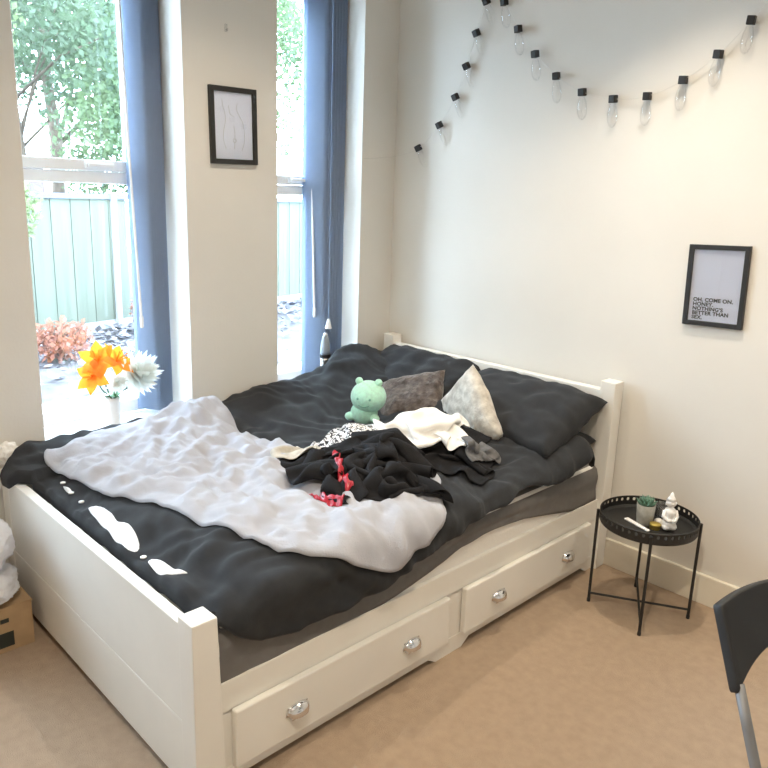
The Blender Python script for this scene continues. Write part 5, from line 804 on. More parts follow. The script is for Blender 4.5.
4,22,18,17,18,16,16,18,-134,11,13,13,9,10,9,5,4,2,1,-11,-20,-2,14,17,16,-8,-16,-15,-9,4,5,6,8,5,7,19,5,-14,-15,-16,2,18,13,10,6,4,6,-8,-23,-13,-8,-18,-18,
-22,11,21,18,22,17,16,21,16,-129,9,13,12,10,14,8,5,6,2,-17,-19,-15,7,18,17,7,-25,-8,-21,19,10,2,7,5,7,2,6,12,-11,-14,-17,1,19,16,12,7,5,-2,-22,-18,-6,-17,
-14,-22,-11,15,21,21,16,13,18,16,15,-112,5,11,12,10,13,11,5,7,-18,-23,-18,-7,18,18,18,-12,-20,-24,-3,18,20,13,4,4,8,3,5,6,-9,-15,-16,-2,20,15,16,11,1,-17,
-22,-13,-6,-14,-19,-19,0,8,7,15,21,15,13,17,8,-80,7,8,10,12,10,12,10,-11,-23,-21,-21,9,19,15,-5,-13,-18,-6,0,15,18,17,17,1,7,5,8,1,-7,-16,-22,3,17,18,15,
12,-10,-19,-17,-16,-6,-16,-23,-7,6,6,6,2,6,12,16,16,10,-50,8,6,11,7,12,15,-2,-20,-21,-23,-16,20,13,-1,-15,-12,-7,19,-1,11,19,9,21,12,4,7,5,-1,-15,-22,-18,
9,19,17,20,8,-22,-14,-13,-17,-9,-22,-12,3,5,6,5,4,-2,0,5,9,14,-14,6,7,9,4,17,6,-20,-20,-22,-24,-5,18,5,-15,-12,4,9,9,14,6,18,15,12,18,9,5,2,-15,-22,-21,
-8,13,19,18,21,8,-22,-15,-14,-17,-18,-16,-1,4,6,5,6,1,0,-4,2,5,6,-14,13,10,12,11,-2,1,-19,-23,-19,-20,-3,6,-10,1,5,14,7,8,14,5,12,20,10,18,17,3,-15,-21,
-22,-18,-2,17,19,16,20,10,-19,-15,-15,-19,-19,-7,3,5,4,5,4,2,-4,-4,7,6,7,-52,19,15,12,8,-15,3,-3,-20,-23,-3,6,3,-10,2,4,3,11,11,16,10,1,20,12,20,12,-4,
-21,-21,-22,-16,6,20,18,16,21,10,-16,-16,-17,-18,-13,1,0,4,4,3,4,0,-2,2,2,5,0,-71,11,14,17,10,-15,-9,0,-13,3,6,-1,-6,0,3,1,9,6,1,18,9,-2,19,20,18,7,-13,
-22,-20,-21,-11,12,20,19,17,19,13,-15,-16,-19,-16,-5,0,3,3,3,4,3,-3,3,0,-2,-2,0,-91,9,14,14,14,-1,-22,-6,18,11,-1,-3,1,0,3,3,3,-9,8,20,9,-3,18,20,18,0,
-18,-22,-18,-21,-5,17,19,20,17,19,15,-10,-20,-24,-6,0,-1,4,3,2,3,0,2,0,-4,-3,-1,1,-96,-9,6,14,14,10,-12,-1,24,6,2,1,3,0,3,3,-8,-12,10,21,10,-4,14,21,17,
-8,-21,-19,-24,-15,4,20,20,19,16,18,17,-10,-17,-20,-2,0,-2,3,6,2,1,2,0,-3,-3,-3,0,4,-100,-19,-7,6,11,14,10,5,10,8,8,7,7,3,2,-4,-16,-9,11,20,10,-2,10,22,
11,-15,-21,-20,-21,-11,13,19,21,18,16,16,19,-8,-18,-12,1,-6,1,4,3,4,3,3,-1,-2,-4,-3,1,-2,],[61,0,10,2,-1,-6,-5,1,0,-1,15,19,6,-9,-14,1,21,13,-12,-21,-14,-1,2,-7,-8,-10,-4,3,10,18,7,-12,-22,-6,-1,11,-2,-9,-2,-3,-4,2,7,-1,-8,7,14,12,-1,-9,-9,-6,
1,3,27,-6,8,2,-6,-1,-4,18,-1,-15,6,11,8,9,-13,5,22,10,-14,-20,-5,7,-1,-5,-8,-8,-9,-5,7,20,6,-17,-22,-9,2,21,4,-8,-2,-8,3,3,-7,-8,1,13,12,1,0,-3,-12,-2,
-1,-4,16,-3,4,4,-5,-2,4,23,9,-9,-22,-2,11,15,9,1,23,4,-13,-12,-1,6,4,-3,-10,-17,-20,-2,14,20,2,-19,-22,-13,6,21,15,-16,-3,7,5,-12,-19,-1,14,14,-4,-14,1,
10,-1,-6,-9,-8,20,-1,-2,-2,-4,-1,17,22,19,-16,-22,-13,8,9,17,13,18,7,-5,-8,-2,1,6,-5,-22,-19,-13,3,18,18,-3,-20,-21,-14,5,9,21,4,-14,21,-4,-24,-19,14,14,
9,-18,-17,6,4,8,-6,-13,-5,16,-2,-3,-1,0,3,15,21,23,-14,-21,-13,12,10,-7,11,19,13,5,-4,0,-1,-4,-16,-3,-21,-9,8,20,14,-9,-21,-22,-5,-3,1,15,19,6,4,-20,-15,
-19,15,17,11,-14,-21,-8,1,14,0,-11,6,-1,0,-1,0,1,4,14,21,18,-4,-22,-10,12,-9,-5,10,19,5,5,1,0,-2,-8,-13,3,-11,-4,13,20,11,-14,-22,-20,-8,-3,-6,17,4,9,3,
-18,-17,1,16,12,17,-17,-20,-19,-1,8,22,-9,16,-8,-1,1,-5,3,-2,11,23,9,2,-12,-7,-15,-7,6,16,12,-6,-4,2,0,-1,-7,-16,5,2,23,8,17,4,-15,-22,-18,-7,-6,11,13,
-22,-2,7,-13,2,11,18,9,9,-21,-18,-22,-9,6,8,5,17,17,-3,-4,-4,-7,-1,3,18,6,2,-4,-17,-16,4,16,10,-3,-14,11,6,2,11,-18,-14,-1,14,17,21,11,0,-16,-23,-9,-12,
9,7,-4,-9,-18,-7,11,12,13,13,15,-2,-22,-20,-22,-8,13,-3,-2,10,31,-9,-9,-8,-9,-6,2,18,10,6,-7,-17,-7,4,16,3,-8,7,20,5,-1,-2,-22,8,-8,17,9,24,12,-4,-16,-22,
-5,3,8,-9,-16,-2,-17,4,17,10,12,14,9,-7,-21,-18,-17,0,4,-1,0,2,4,-10,-9,-7,-5,-1,3,19,-2,8,2,-14,-5,5,-5,10,9,20,19,7,-10,-7,-18,-7,0,18,16,18,17,-7,-20,
-15,6,11,-9,-18,-15,-9,-1,11,11,8,11,8,9,2,-13,-20,-11,3,4,0,-2,1,-27,-7,-4,1,0,5,-11,6,6,-2,22,-7,4,-6,-13,12,18,15,20,12,-4,-13,-20,-18,-4,10,21,17,19,
-5,-20,0,14,-7,-15,-20,-12,4,9,-13,-4,14,10,11,9,3,-1,-5,-8,-2,-6,-6,-6,-2,-26,-2,2,6,11,2,-11,-6,0,15,15,1,3,-4,-8,-2,9,19,22,18,1,-22,-19,-21,-9,5,17,
21,17,-5,-7,12,-3,-13,-12,-17,6,6,-4,-20,-17,7,11,11,5,0,-1,3,2,-9,-9,-10,-9,5,-6,7,3,7,10,3,-12,-9,0,11,-5,-6,9,8,6,0,11,6,21,23,1,-22,-23,-16,-10,-3,
10,24,17,11,1,-8,-16,-15,-16,-1,13,2,0,-14,-21,-12,3,11,5,1,3,-2,1,-7,-10,-8,1,17,8,6,2,7,9,8,-14,-8,-18,-6,3,-9,-3,10,19,6,11,9,20,16,-10,-4,-8,-11,-10,
-5,-2,17,16,9,-6,-15,-14,-14,0,4,1,5,3,-8,-16,-19,-7,7,5,-9,0,-1,3,-7,-10,3,15,20,2,12,8,7,8,3,-8,-19,-21,3,11,-10,-24,5,12,11,10,20,19,3,-13,-8,13,-3,
-4,-4,-4,-9,17,12,-14,-9,-11,-6,11,-10,-6,2,9,4,-10,-21,-12,10,13,-15,-9,-11,-8,-5,4,21,14,0,-1,19,14,14,12,6,-8,-21,-14,8,-9,-23,-10,3,10,4,4,22,17,1,
2,-18,-4,12,-6,3,-6,0,10,7,-12,-7,-5,-1,-3,-3,-6,-8,4,12,4,-16,-17,-1,13,5,-17,-15,-11,-3,14,16,0,-11,20,4,15,17,19,17,-4,-23,-5,-7,-22,-15,-1,1,5,3,0,
19,18,0,2,-14,-17,6,13,6,-2,5,13,9,-13,-13,-9,-7,4,-2,-3,-11,-14,4,13,3,-15,-14,5,14,0,-16,-10,3,-1,0,6,-17,35,4,7,9,19,11,10,-9,-12,-18,-20,-3,2,0,-1,
1,6,6,22,-6,-1,-7,-19,-2,9,19,12,8,11,10,-3,-13,-10,-9,-7,-7,-9,-8,-8,-10,3,15,5,-21,-8,9,15,-1,-6,3,-2,-3,-16,-19,53,5,4,2,0,10,7,1,-11,-16,-15,5,5,1,
5,6,7,1,-7,-7,-3,7,7,-20,3,4,13,18,11,1,25,-10,-17,-3,-2,-8,-9,-13,-14,-19,-11,12,20,-5,-16,-4,7,22,9,-1,-6,-16,-22,-16,55,-3,-4,-6,3,8,8,5,-7,-18,0,8,
14,8,3,5,10,-4,-5,-17,-4,20,3,-22,-2,-5,5,9,14,16,18,7,-14,-17,-4,-3,-6,-9,-9,-16,-21,-2,14,14,-6,-20,21,19,16,-1,-17,-22,-21,-16,31,-5,2,9,4,0,6,3,-8,
-2,14,13,6,4,8,12,2,-2,-4,-15,-5,15,2,-22,-4,-3,3,-3,6,15,16,14,3,-17,-20,-9,-9,-9,-12,2,-14,-1,6,14,1,-24,9,22,6,17,-19,-18,-23,-11,14,4,9,9,6,6,8,6,-9,
1,3,7,10,14,9,7,6,0,-6,-12,-14,4,10,-15,-10,1,-2,3,14,1,-3,4,9,2,-18,-24,-15,-9,4,0,-1,2,6,13,-9,-23,-6,18,15,1,-13,-12,-5,-11,9,16,12,10,6,8,6,5,-6,1,
-3,8,12,2,-2,-3,12,12,4,-11,-14,-2,10,-11,-16,-5,12,8,-3,-7,-3,-2,1,3,-2,-13,-22,13,1,2,-1,1,5,4,-21,-20,-11,2,19,1,-17,-8,18,1,-10,17,11,19,11,7,11,7,
-4,-4,-9,-1,0,-5,-6,-2,9,15,17,11,-19,-3,8,-10,-18,-12,-6,3,-5,-6,-2,-1,2,1,6,-16,-3,19,6,1,-7,10,12,-12,-20,-22,-12,-6,4,3,-10,-1,11,11,-2,2,9,22,18,15,
11,4,-8,-16,-15,-3,-3,-3,-1,2,4,18,10,17,7,-5,15,-14,-17,-10,-11,-6,-14,-4,0,1,0,-5,-5,-9,-4,18,17,-2,15,14,-7,-15,-17,-21,-6,-3,-2,-12,-7,0,8,13,4,-2,
7,22,20,18,1,-7,-8,-13,-14,-4,0,2,9,10,-6,7,19,5,8,20,16,-18,-23,-4,-1,-10,-16,6,-6,-7,-5,-8,-9,-6,-10,20,12,22,16,-8,-12,-11,0,-18,0,3,-3,-13,-14,-13,
3,17,4,-4,4,21,19,11,-5,-5,-4,-10,-20,0,5,13,17,6,-5,-5,14,15,7,24,7,-11,-23,-16,5,5,-7,3,-2,-8,-4,-9,-20,-11,-7,4,20,22,4,-10,-10,2,16,-7,-7,-3,-13,-12,
-1,-9,-9,8,0,-7,3,22,17,4,-7,-6,-6,-7,4,4,-3,5,12,6,11,-6,1,20,16,17,-3,-3,-18,-21,-3,3,-10,8,11,-3,-5,-8,-6,-8,-8,-17,15,23,1,-11,3,18,5,0,-14,-17,-12,
-10,3,-9,11,7,-7,-18,-1,9,15,0,-11,1,-4,10,21,6,-4,-1,-1,4,7,12,-3,5,22,7,-8,2,-8,-25,-1,-3,-16,6,5,2,-12,-7,12,-2,-11,-10,6,23,11,-7,10,2,-3,7,-3,-16,
-18,-11,0,-7,15,12,-18,-1,-8,3,-1,-6,2,-4,10,20,6,8,7,4,3,2,5,7,4,4,-1,-6,-2,-1,-2,-22,-17,1,3,5,6,12,-18,-17,-2,3,-4,0,-2,18,8,-9,9,2,1,6,7,-5,-11,-19,
7,-10,10,-3,-26,7,19,4,-1,-4,0,-2,-8,11,-2,6,11,12,7,9,12,10,3,2,3,-11,-11,-6,-11,-15,-18,-6,27,9,9,2,-19,-20,-3,-5,6,7,-4,-14,2,9,7,0,1,9,5,-1,-3,-6,-14,
-16,12,1,-32,19,21,19,0,-5,-3,-2,-11,-18,5,11,14,13,13,16,13,12,0,-1,-5,-4,-4,-2,-16,-17,-18,-12,18,15,20,-8,-19,-18,-10,6,9,-6,-19,-13,-4,6,9,7,7,3,3,
0,-3,-10,-12,7,5,1,-27,22,20,20,8,-16,-9,-5,-3,-26,13,15,15,16,16,15,11,-3,-5,-7,-12,-6,4,22,-10,-18,-19,-13,15,18,10,-14,-17,-12,-1,8,-6,-18,-16,-5,-6,
-4,1,7,6,5,3,5,-4,-10,-5,-1,15,12,-24,20,19,22,-12,-21,-13,-6,-1,6,16,16,18,11,8,3,-5,0,-5,-5,-12,-5,14,22,4,-12,-17,-17,14,17,-3,-15,-15,-5,11,-3,-17,
-13,-10,-1,-5,-6,-7,-7,3,6,-4,10,-4,-6,-5,2,15,16,-15,18,20,15,-19,-14,-20,-5,6,20,17,18,12,-2,-2,-1,-2,-2,-1,0,-16,3,13,22,7,-9,-12,-14,16,13,-10,-15,
-7,6,-3,-18,-9,-4,-1,0,-10,-8,-3,-15,-13,-2,17,20,-2,-6,-4,1,1,10,-14,20,18,16,-15,-17,-20,-4,20,18,21,14,-15,-5,-1,-1,-2,-1,0,12,3,-9,8,23,5,-15,-13,-3,
20,10,-12,-14,-3,1,-18,-10,2,-1,8,-4,-17,-9,0,-15,-12,6,20,16,6,-3,-7,3,5,8,-45,20,20,15,3,-21,-20,8,4,17,21,15,-16,-16,-11,-3,5,4,8,22,-3,-14,6,20,6,-14,
-12,-1,22,7,-14,-16,-5,-4,-12,1,0,1,10,-4,-18,-11,-9,-8,9,0,16,15,5,5,-7,-8,4,16,-57,8,22,14,16,-11,-19,-9,5,21,16,22,-8,-17,-16,-12,6,2,18,17,-11,-10,
2,22,10,-9,-14,-3,22,6,-17,-8,3,0,-15,-8,-1,2,12,-7,-16,-9,-11,7,1,-4,18,16,4,4,3,-9,-10,23,-49,-11,7,20,14,4,-11,-17,2,24,13,22,5,-15,-14,-13,-18,7,23,
10,-18,-11,3,22,9,5,-6,-12,23,-1,0,1,0,-14,-13,-8,-2,6,8,-6,-17,-9,3,4,-15,3,19,18,11,6,-8,-2,-14,5,-27,-5,-14,7,13,5,-4,-11,3,22,14,22,8,-3,-15,-17,-11,
2,9,10,-17,-23,11,11,11,-5,3,14,19,10,4,-1,-12,-11,-16,-7,-1,11,3,-14,-9,0,7,-15,-14,6,21,13,15,11,-1,-9,-7,-5,-44,11,-10,-18,1,9,-1,-8,11,25,16,22,8,-2,
-4,-15,-4,5,5,-10,-19,-20,15,-7,18,4,0,20,22,12,2,5,-10,-12,-18,-10,2,8,0,-10,-4,6,-8,-21,-8,6,21,9,6,20,12,-4,-7,-7,-71,10,1,-20,-15,3,0,8,16,21,19,20,
-3,-10,-3,6,12,-3,-11,-9,-22,-12,8,3,4,22,2,13,22,13,-3,16,0,-16,-16,-12,1,4,-5,-2,10,-9,-19,-18,-6,9,21,4,4,9,7,17,2,-10,-85,1,7,-6,-22,-7,4,10,15,21,
22,2,-7,-9,0,7,16,-11,-9,-4,-20,-8,11,11,-4,14,21,9,21,14,-9,8,24,-13,-17,-14,1,2,-4,10,-2,-17,-20,-13,-8,13,14,7,2,5,4,1,8,2,-87,-6,6,10,-14,-16,3,9,9,
24,11,-2,-9,-8,8,14,-4,0,-14,0,4,-15,1,19,1,9,13,21,16,16,-9,3,23,5,-15,-17,-4,1,8,6,-13,-23,-12,-14,-1,14,-13,1,8,0,4,4,5,10,-73,-14,2,13,5,-19,0,10,1,
13,2,1,-12,-2,7,12,-8,-3,4,20,3,-12,-14,23,7,2,11,12,20,15,-7,5,20,12,-4,-20,-9,6,13,-8,-15,-22,-9,-13,10,9,-4,-14,-15,-2,3,12,3,17,-73,-8,-9,8,12,7,2,
-8,-17,9,5,0,-6,4,15,13,-12,-3,10,23,6,-15,-15,11,21,5,6,8,16,17,11,6,-11,14,9,-10,-11,16,-2,-17,-14,-21,-13,6,14,2,-6,-5,-12,-10,-6,2,5,18,-66,-14,-8,
-4,9,9,16,-23,-8,0,0,3,7,17,19,7,-12,10,-6,15,15,-2,-16,-12,21,16,3,12,21,17,5,-14,-7,7,11,0,17,2,-17,-18,-14,-19,-3,19,5,-7,0,-12,-4,4,-1,-3,-5,-4,-49,
-10,-12,-11,0,16,7,-15,-3,0,-4,18,8,20,6,0,12,6,3,-5,-16,17,2,-9,4,13,10,21,16,5,-3,-13,-5,10,6,9,14,-3,-16,-17,-11,-15,15,14,-4,-5,-3,-7,-3,5,9,0,-1,-3,
-53,-12,-12,-11,-12,-11,10,13,-4,-9,11,17,13,-9,-6,5,17,12,11,0,-25,0,9,-9,8,15,20,19,5,1,-6,-11,1,8,5,1,16,1,-16,-15,-9,0,21,4,-4,3,-3,-6,0,6,9,-7,-5,
-5,-56,1,-8,-10,-12,-17,-12,13,8,1,17,6,-2,-17,0,8,7,12,16,13,-18,-23,11,-5,8,19,22,11,1,2,-8,-10,4,7,4,1,16,1,-15,-15,-5,19,17,1,1,1,-1,-3,1,8,-1,-11,
-12,-13,-57,11,4,-3,-13,-14,-13,-14,16,22,2,-8,-8,-4,0,3,11,21,22,6,-19,-24,-7,6,11,22,18,5,1,0,-11,-6,6,6,3,0,17,2,-14,-13,8,23,7,6,4,3,-4,1,7,-3,-13,
-17,-12,-12,-55,15,7,4,-5,-21,-10,-18,16,9,-3,-7,-3,-3,0,10,20,20,20,1,-20,-21,-9,2,12,23,12,0,-1,-2,-9,-4,7,6,4,-2,16,6,-16,-4,25,11,2,4,12,0,8,4,-3,-14,
-17,-16,-14,-11,-57,14,13,8,2,-14,-16,-24,4,6,0,-3,7,-4,-1,16,20,18,20,-1,-17,-26,-14,4,14,22,6,0,-2,-9,-8,1,7,7,4,-4,15,7,-12,10,23,4,-3,9,13,9,12,-1,
-14,-17,-16,-16,-13,-3,-57,-2,12,14,7,-5,-17,-24,-15,1,2,5,5,10,3,21,9,20,19,-1,-18,-22,-19,-1,20,17,-3,-4,0,-10,-3,3,8,6,4,-4,12,9,0,21,10,-8,2,10,9,13,
13,5,-15,-17,-17,-18,-4,11,]))
BAKED['beige'] = (16, 15, [0.718, -1.387, 0.606], ([33,0,0,4,-13,-16,-4,9,5,5,3,1,-2,-14,-11,49,-1,2,-9,-16,-12,4,10,6,6,5,-3,-6,-15,-13,59,-1,-6,-17,-13,-6,8,9,8,5,4,1,-18,-12,-14,67,-6,-13,-13,-9,-7,0,
9,5,0,-2,2,1,-14,-14,73,-10,-11,-10,-8,-7,-7,-7,-3,0,1,0,0,3,-8,80,-10,-10,-11,-9,-7,-5,-9,-11,-9,-5,-4,-1,1,6,96,-10,-11,-12,-11,-10,-6,-4,-7,-10,-10,
-10,-8,-4,0,126,-11,-12,-10,-11,-10,-10,-8,-5,-6,-8,-10,-10,-9,-8,138,-10,-12,-11,-11,-8,-9,-9,-9,-8,-7,-8,-5,-10,-9,138,-11,-12,-11,-11,-12,-7,-5,-9,-8,
-8,-8,-7,-7,-8,134,-11,-11,-12,-11,-11,-4,-8,-7,-8,-7,-7,-8,-7,-9,129,-10,-9,-12,-11,-10,-8,-12,-4,-1,-8,-8,-8,-10,-10,128,-11,-4,-12,-10,-11,-13,-7,0,
-3,-9,-9,-9,-8,-8,121,-11,-2,-10,-11,-12,-11,-1,-2,-8,-7,-8,-8,-9,-8,115,-8,-4,-7,-11,-12,-9,1,-6,-5,-7,-9,-9,-8,-7,114,-7,-5,-9,-11,-13,-7,2,-4,-8,-9,
-5,-9,-8,-8,],[0,16,14,17,5,0,15,14,13,12,14,16,4,-10,-8,-122,15,16,10,-3,10,16,10,15,14,12,16,-5,-6,5,-124,16,11,-2,5,15,12,12,15,13,12,17,-5,8,8,-138,14,0,6,12,14,15,
11,15,14,16,13,11,5,5,-150,5,8,12,13,13,14,13,11,11,13,15,13,15,8,-162,8,12,12,13,14,14,15,12,9,9,12,12,12,16,-163,12,10,10,12,13,13,16,15,13,11,10,10,
10,10,-154,11,10,10,11,11,12,13,14,16,14,12,13,10,10,-157,11,11,10,11,11,10,11,13,14,13,14,15,12,12,-157,12,11,10,9,11,10,10,12,11,13,14,14,14,14,-154,
12,11,9,8,12,9,11,10,11,13,14,14,14,12,-151,11,12,8,11,10,11,11,10,7,14,13,13,11,12,-145,11,12,11,10,11,9,11,4,11,12,12,12,14,13,-144,12,11,12,10,8,12,
2,8,14,12,12,13,13,13,-142,13,11,11,11,8,10,-1,12,11,13,12,13,13,13,-140,10,13,12,10,10,9,-3,10,14,13,12,12,12,10,],[16,0,-4,-2,3,0,4,-3,5,-9,-3,0,16,7,-7,-10,0,-2,12,-1,6,-3,-8,-1,-5,-4,0,17,-7,-8,3,3,10,5,6,3,-8,-5,-2,-6,-4,-3,-3,-2,-2,15,7,9,9,5,3,-5,-6,-2,-5,-8,-2,
-16,9,1,10,11,9,4,2,5,2,-7,-11,-11,-9,-7,-10,-1,11,22,10,2,-2,1,4,3,2,-4,-10,-10,-13,-9,-9,-2,45,2,-6,-4,-2,2,4,4,2,-2,-5,-8,-10,-11,-12,48,-2,-3,-6,-1,
-3,-4,1,4,2,-3,-2,-3,-8,-9,29,0,-2,6,-2,-6,-8,-6,-1,-2,0,-1,2,-5,-4,27,-1,1,4,5,-1,-9,-12,-2,-10,-2,-2,0,-2,0,37,-2,0,6,9,-5,-13,-7,-10,-8,-4,-2,1,2,3,
42,-4,-4,7,3,-6,-6,-3,-11,-15,-4,2,4,5,3,40,-2,-9,2,-3,1,2,-9,-15,-12,0,4,5,3,-3,47,-1,-12,-6,4,5,-4,-16,-14,-2,-7,5,1,-2,-3,62,-4,-10,-10,1,8,-8,-16,-8,
-8,-6,-3,-2,2,4,64,-9,-8,-5,2,4,-10,-16,-12,1,-4,-10,-4,8,7,]))
BAKED['sock'] = (12, 18, [1.179, -0.819, 0.593], ([0,6,6,7,4,9,11,10,-7,-10,-12,-7,-1,-4,-4,-2,-2,-4,12,6,7,4,4,5,9,13,-4,-13,-9,-4,-2,-3,-3,-2,-3,-4,12,6,6,6,4,5,3,10,2,-17,-2,-3,-3,-3,-3,-2,-3,-6,14,6,
6,5,1,1,2,2,4,-1,-2,-4,-6,0,-3,-2,-4,-6,13,7,7,1,-14,-7,1,2,3,9,7,5,-4,-2,-2,-2,-5,-6,14,3,0,0,-5,-16,-10,-3,5,9,6,10,11,4,-1,-3,-5,-5,1,-7,-2,0,2,-4,-7,
-11,-3,8,9,8,10,10,10,-1,-5,-4,-19,-5,-2,-2,-3,-1,-2,2,4,7,6,6,9,9,10,3,-5,-3,-25,-1,-3,-5,-1,-2,1,3,3,7,6,4,11,10,7,-5,-8,10,-27,2,-2,-5,-1,-2,0,3,1,8,
7,7,9,0,-7,-7,9,12,-22,3,-2,-4,-1,-2,0,5,-1,-7,12,8,-1,-8,-3,12,7,11,-18,4,-1,-4,1,-3,1,3,-10,-11,10,0,-6,4,8,12,6,10,],[44,13,12,13,8,9,6,7,1,-10,-5,11,13,13,13,13,14,12,-149,12,12,12,6,7,7,6,2,-10,6,14,14,14,12,11,14,9,-155,12,13,13,11,1,1,5,4,-3,13,15,13,13,11,14,13,6,
-161,13,12,13,8,-2,-1,5,5,13,13,14,10,14,13,15,10,5,-165,12,12,12,0,3,2,11,9,12,11,15,11,14,14,14,8,5,-171,12,13,13,10,11,1,5,10,12,15,13,5,13,14,12,7,
6,-177,12,13,13,11,15,11,8,11,6,12,10,11,9,9,15,10,4,-187,13,13,13,12,10,16,15,12,8,0,11,12,11,9,14,12,9,-192,14,12,11,13,13,14,14,7,13,4,4,10,10,13,13,
9,10,-184,14,14,10,15,9,14,10,3,13,5,7,7,10,12,12,7,8,-169,13,14,11,15,8,13,9,-1,9,3,6,9,14,13,10,3,7,-155,12,14,11,14,9,14,4,-9,6,6,10,14,10,10,6,5,6,
],[103,0,5,-5,-12,-10,-5,-10,-13,3,-7,-9,5,2,3,5,5,-8,46,4,3,-6,-12,-11,-8,-6,-14,0,-11,-2,2,4,6,9,-2,-10,54,4,-1,0,-9,-13,-13,-9,-13,-9,0,0,2,4,8,6,-6,-11,
59,2,5,-1,-12,-12,-15,-14,-12,-9,3,3,11,1,4,0,-8,-12,72,0,-3,-7,-7,-12,-15,-12,-8,7,1,-2,8,0,-2,-3,-11,-13,75,-6,-7,-7,-7,-1,-8,-15,-9,6,3,-3,-4,6,2,-7,
-12,-12,67,-3,-5,-7,-8,-4,0,-3,-9,-11,0,-5,-1,3,6,-2,-9,-13,59,-4,-5,-4,-7,-7,-3,-2,10,-10,-13,-8,-2,4,6,0,-7,-11,51,-1,-6,-7,-5,-6,-3,4,13,-2,-13,-13,
-3,4,-5,-3,-7,-2,45,3,-3,-9,-2,-10,-3,8,16,-2,-12,-9,-8,-11,-2,6,-11,1,39,5,-2,-8,1,-12,-4,11,16,-10,-8,-10,-12,2,6,3,-13,-6,32,7,-1,-7,3,-10,-5,15,7,-10,
-10,-8,-1,11,3,-8,-12,-7,]))
# BAKED-END
def crumpled(name, key, m, label, cat, group='clothes heaped on the bed', thick=.004, lift=0.0):
    nx, ny, mn, steps = BAKED[key]; co = []
    for c in range(3):
        pr = 0; col = []
        for d in steps[c]: pr += d; col.append(mn[c]+pr*.001)
        co.append(col)
    bm = BM(); grid(bm, [[Vector((co[0][i*ny+j], co[1][i*ny+j], co[2][i*ny+j]+lift)) for j in range(ny)] for i in range(nx)])
    bmesh.ops.smooth_vert(bm, verts=bm.verts[:], factor=.35, use_axis_x=True, use_axis_y=True, use_axis_z=True)
    o = obj(name, bm, m, None, True); mod(o, 'SOLIDIFY', thickness=thick, offset=0); mod(o, 'SUBSURF', levels=1, render_levels=1)
    return tag(o, label, cat, group)
jk = crumpled('black_garment', 'black1', 'blackcloth', 'bunched black garment with red satin ribbon trim on the pale blanket', 'garment')
crumpled('black_garment', 'black2', 'blackcloth', 'flatter black garment lying under the white top next to the champagne cushion', 'garment')
crumpled('white_garment', 'white', 'whitecloth', 'white top thrown over the black garment in the middle of the bed', 'garment')
crumpled('patterned_garment', 'pattern', 'print', 'black and white patterned garment bunched below the mint plush toy', 'garment')
crumpled('grey_sock', 'sock', 'greycloth', 'small crumpled grey sock on the duvet at the right end of the clothes heap', 'sock')
crumpled('beige_cloth', 'beige', 'beigecloth', 'small twisted beige cloth at the edge of the pale blanket beside the black garment', 'cloth')
# red ribbon trim of the black garment: two folded satin strips following its surface
bpy.context.view_layer.update()
def drop_on(o, x, y):
    ok, loc, nr, _ = o.ray_cast(Vector((x, y, 2)), Vector((0, 0, -1)))
    if not ok: ok, loc, nr, _ = throw.ray_cast(Vector((x, y, 2)), Vector((0, 0, -1)))
    return loc if ok else Vector((x, y, top_of(x, y)))
def ribbon(path, w, label):
    pts = smooth_path(path, 40); bm = BM(); rows = []
    for i, q in enumerate(pts):
        a, b = pts[max(0, i-1)], pts[min(len(pts)-1, i+1)]; d = (b-a).normalized(); s = Vector((-d.y, d.x))
        row = []
        for k in range(6):
            f = (k/5-.5)*w*(1+.35*math.sin(i*.55)); g = drop_on(jk, q.x+s.x*f, q.y+s.y*f)
            row.append(g+Vector((0, 0, .003+.003*math.sin(i*.9+k*1.3)+.003*math.sin(k/5*PI))))
        rows.append(row)
    grid(bm, rows); o = obj('ribbon_trim', bm, 'red', jk, True, label=label); mod(o, 'SOLIDIFY', thickness=.003)
def smooth_path(path, n):
    m = len(path); out = []
    for k in range(n):
        s = k/(n-1)*(m-1); i = min(int(s), m-2); t = s-i
        P0, P1, P2, P3 = [Vector(path[max(0, min(m-1, j))]) for j in (i-1, i, i+1, i+2)]
        out.append(.5*((2*P1)+(P2-P0)*t+(2*P0-5*P1+4*P2-P3)*t*t+(3*P1-P0-3*P2+P3)*t**3))
    return out
ribbon([(.988, -1.236), (1.06, -1.29), (1.134, -1.344), (1.193, -1.373), (1.232, -1.384)], .022, 'red satin strap')
ribbon([(1.10, -1.452), (1.16, -1.455), (1.22, -1.448), (1.26, -1.438)], .020, 'red satin edge')

# ------------------------------------------------------------------ cushions and plush
cushion_o = cushion('brown_cushion', (.578, -.453, .652), Rcols((.886, .335, .321), (-.461, .558, .69)), .40, .25, .11, 'browncushion', None, 5, 1.2)
tag(cushion_o, 'dark brown plush scatter cushion behind the mint toy', 'cushion')
cushion_o = cushion('velvet_cushion', (.985, -.471, .671), Rcols((.232, -.083, .22), (-.229, .057, .23)), .335, .335, .10, 'velvet', None, 6, .8, 30, .1)
for v in cushion_o.data.vertices:                            # its lowest corner is pressed flat into the bedding
    if v.co.z < .60: v.co.z = .60-(.60-v.co.z)*.18
tag(cushion_o, 'champagne crushed velvet cushion standing on its corner against the dark pillows', 'cushion')

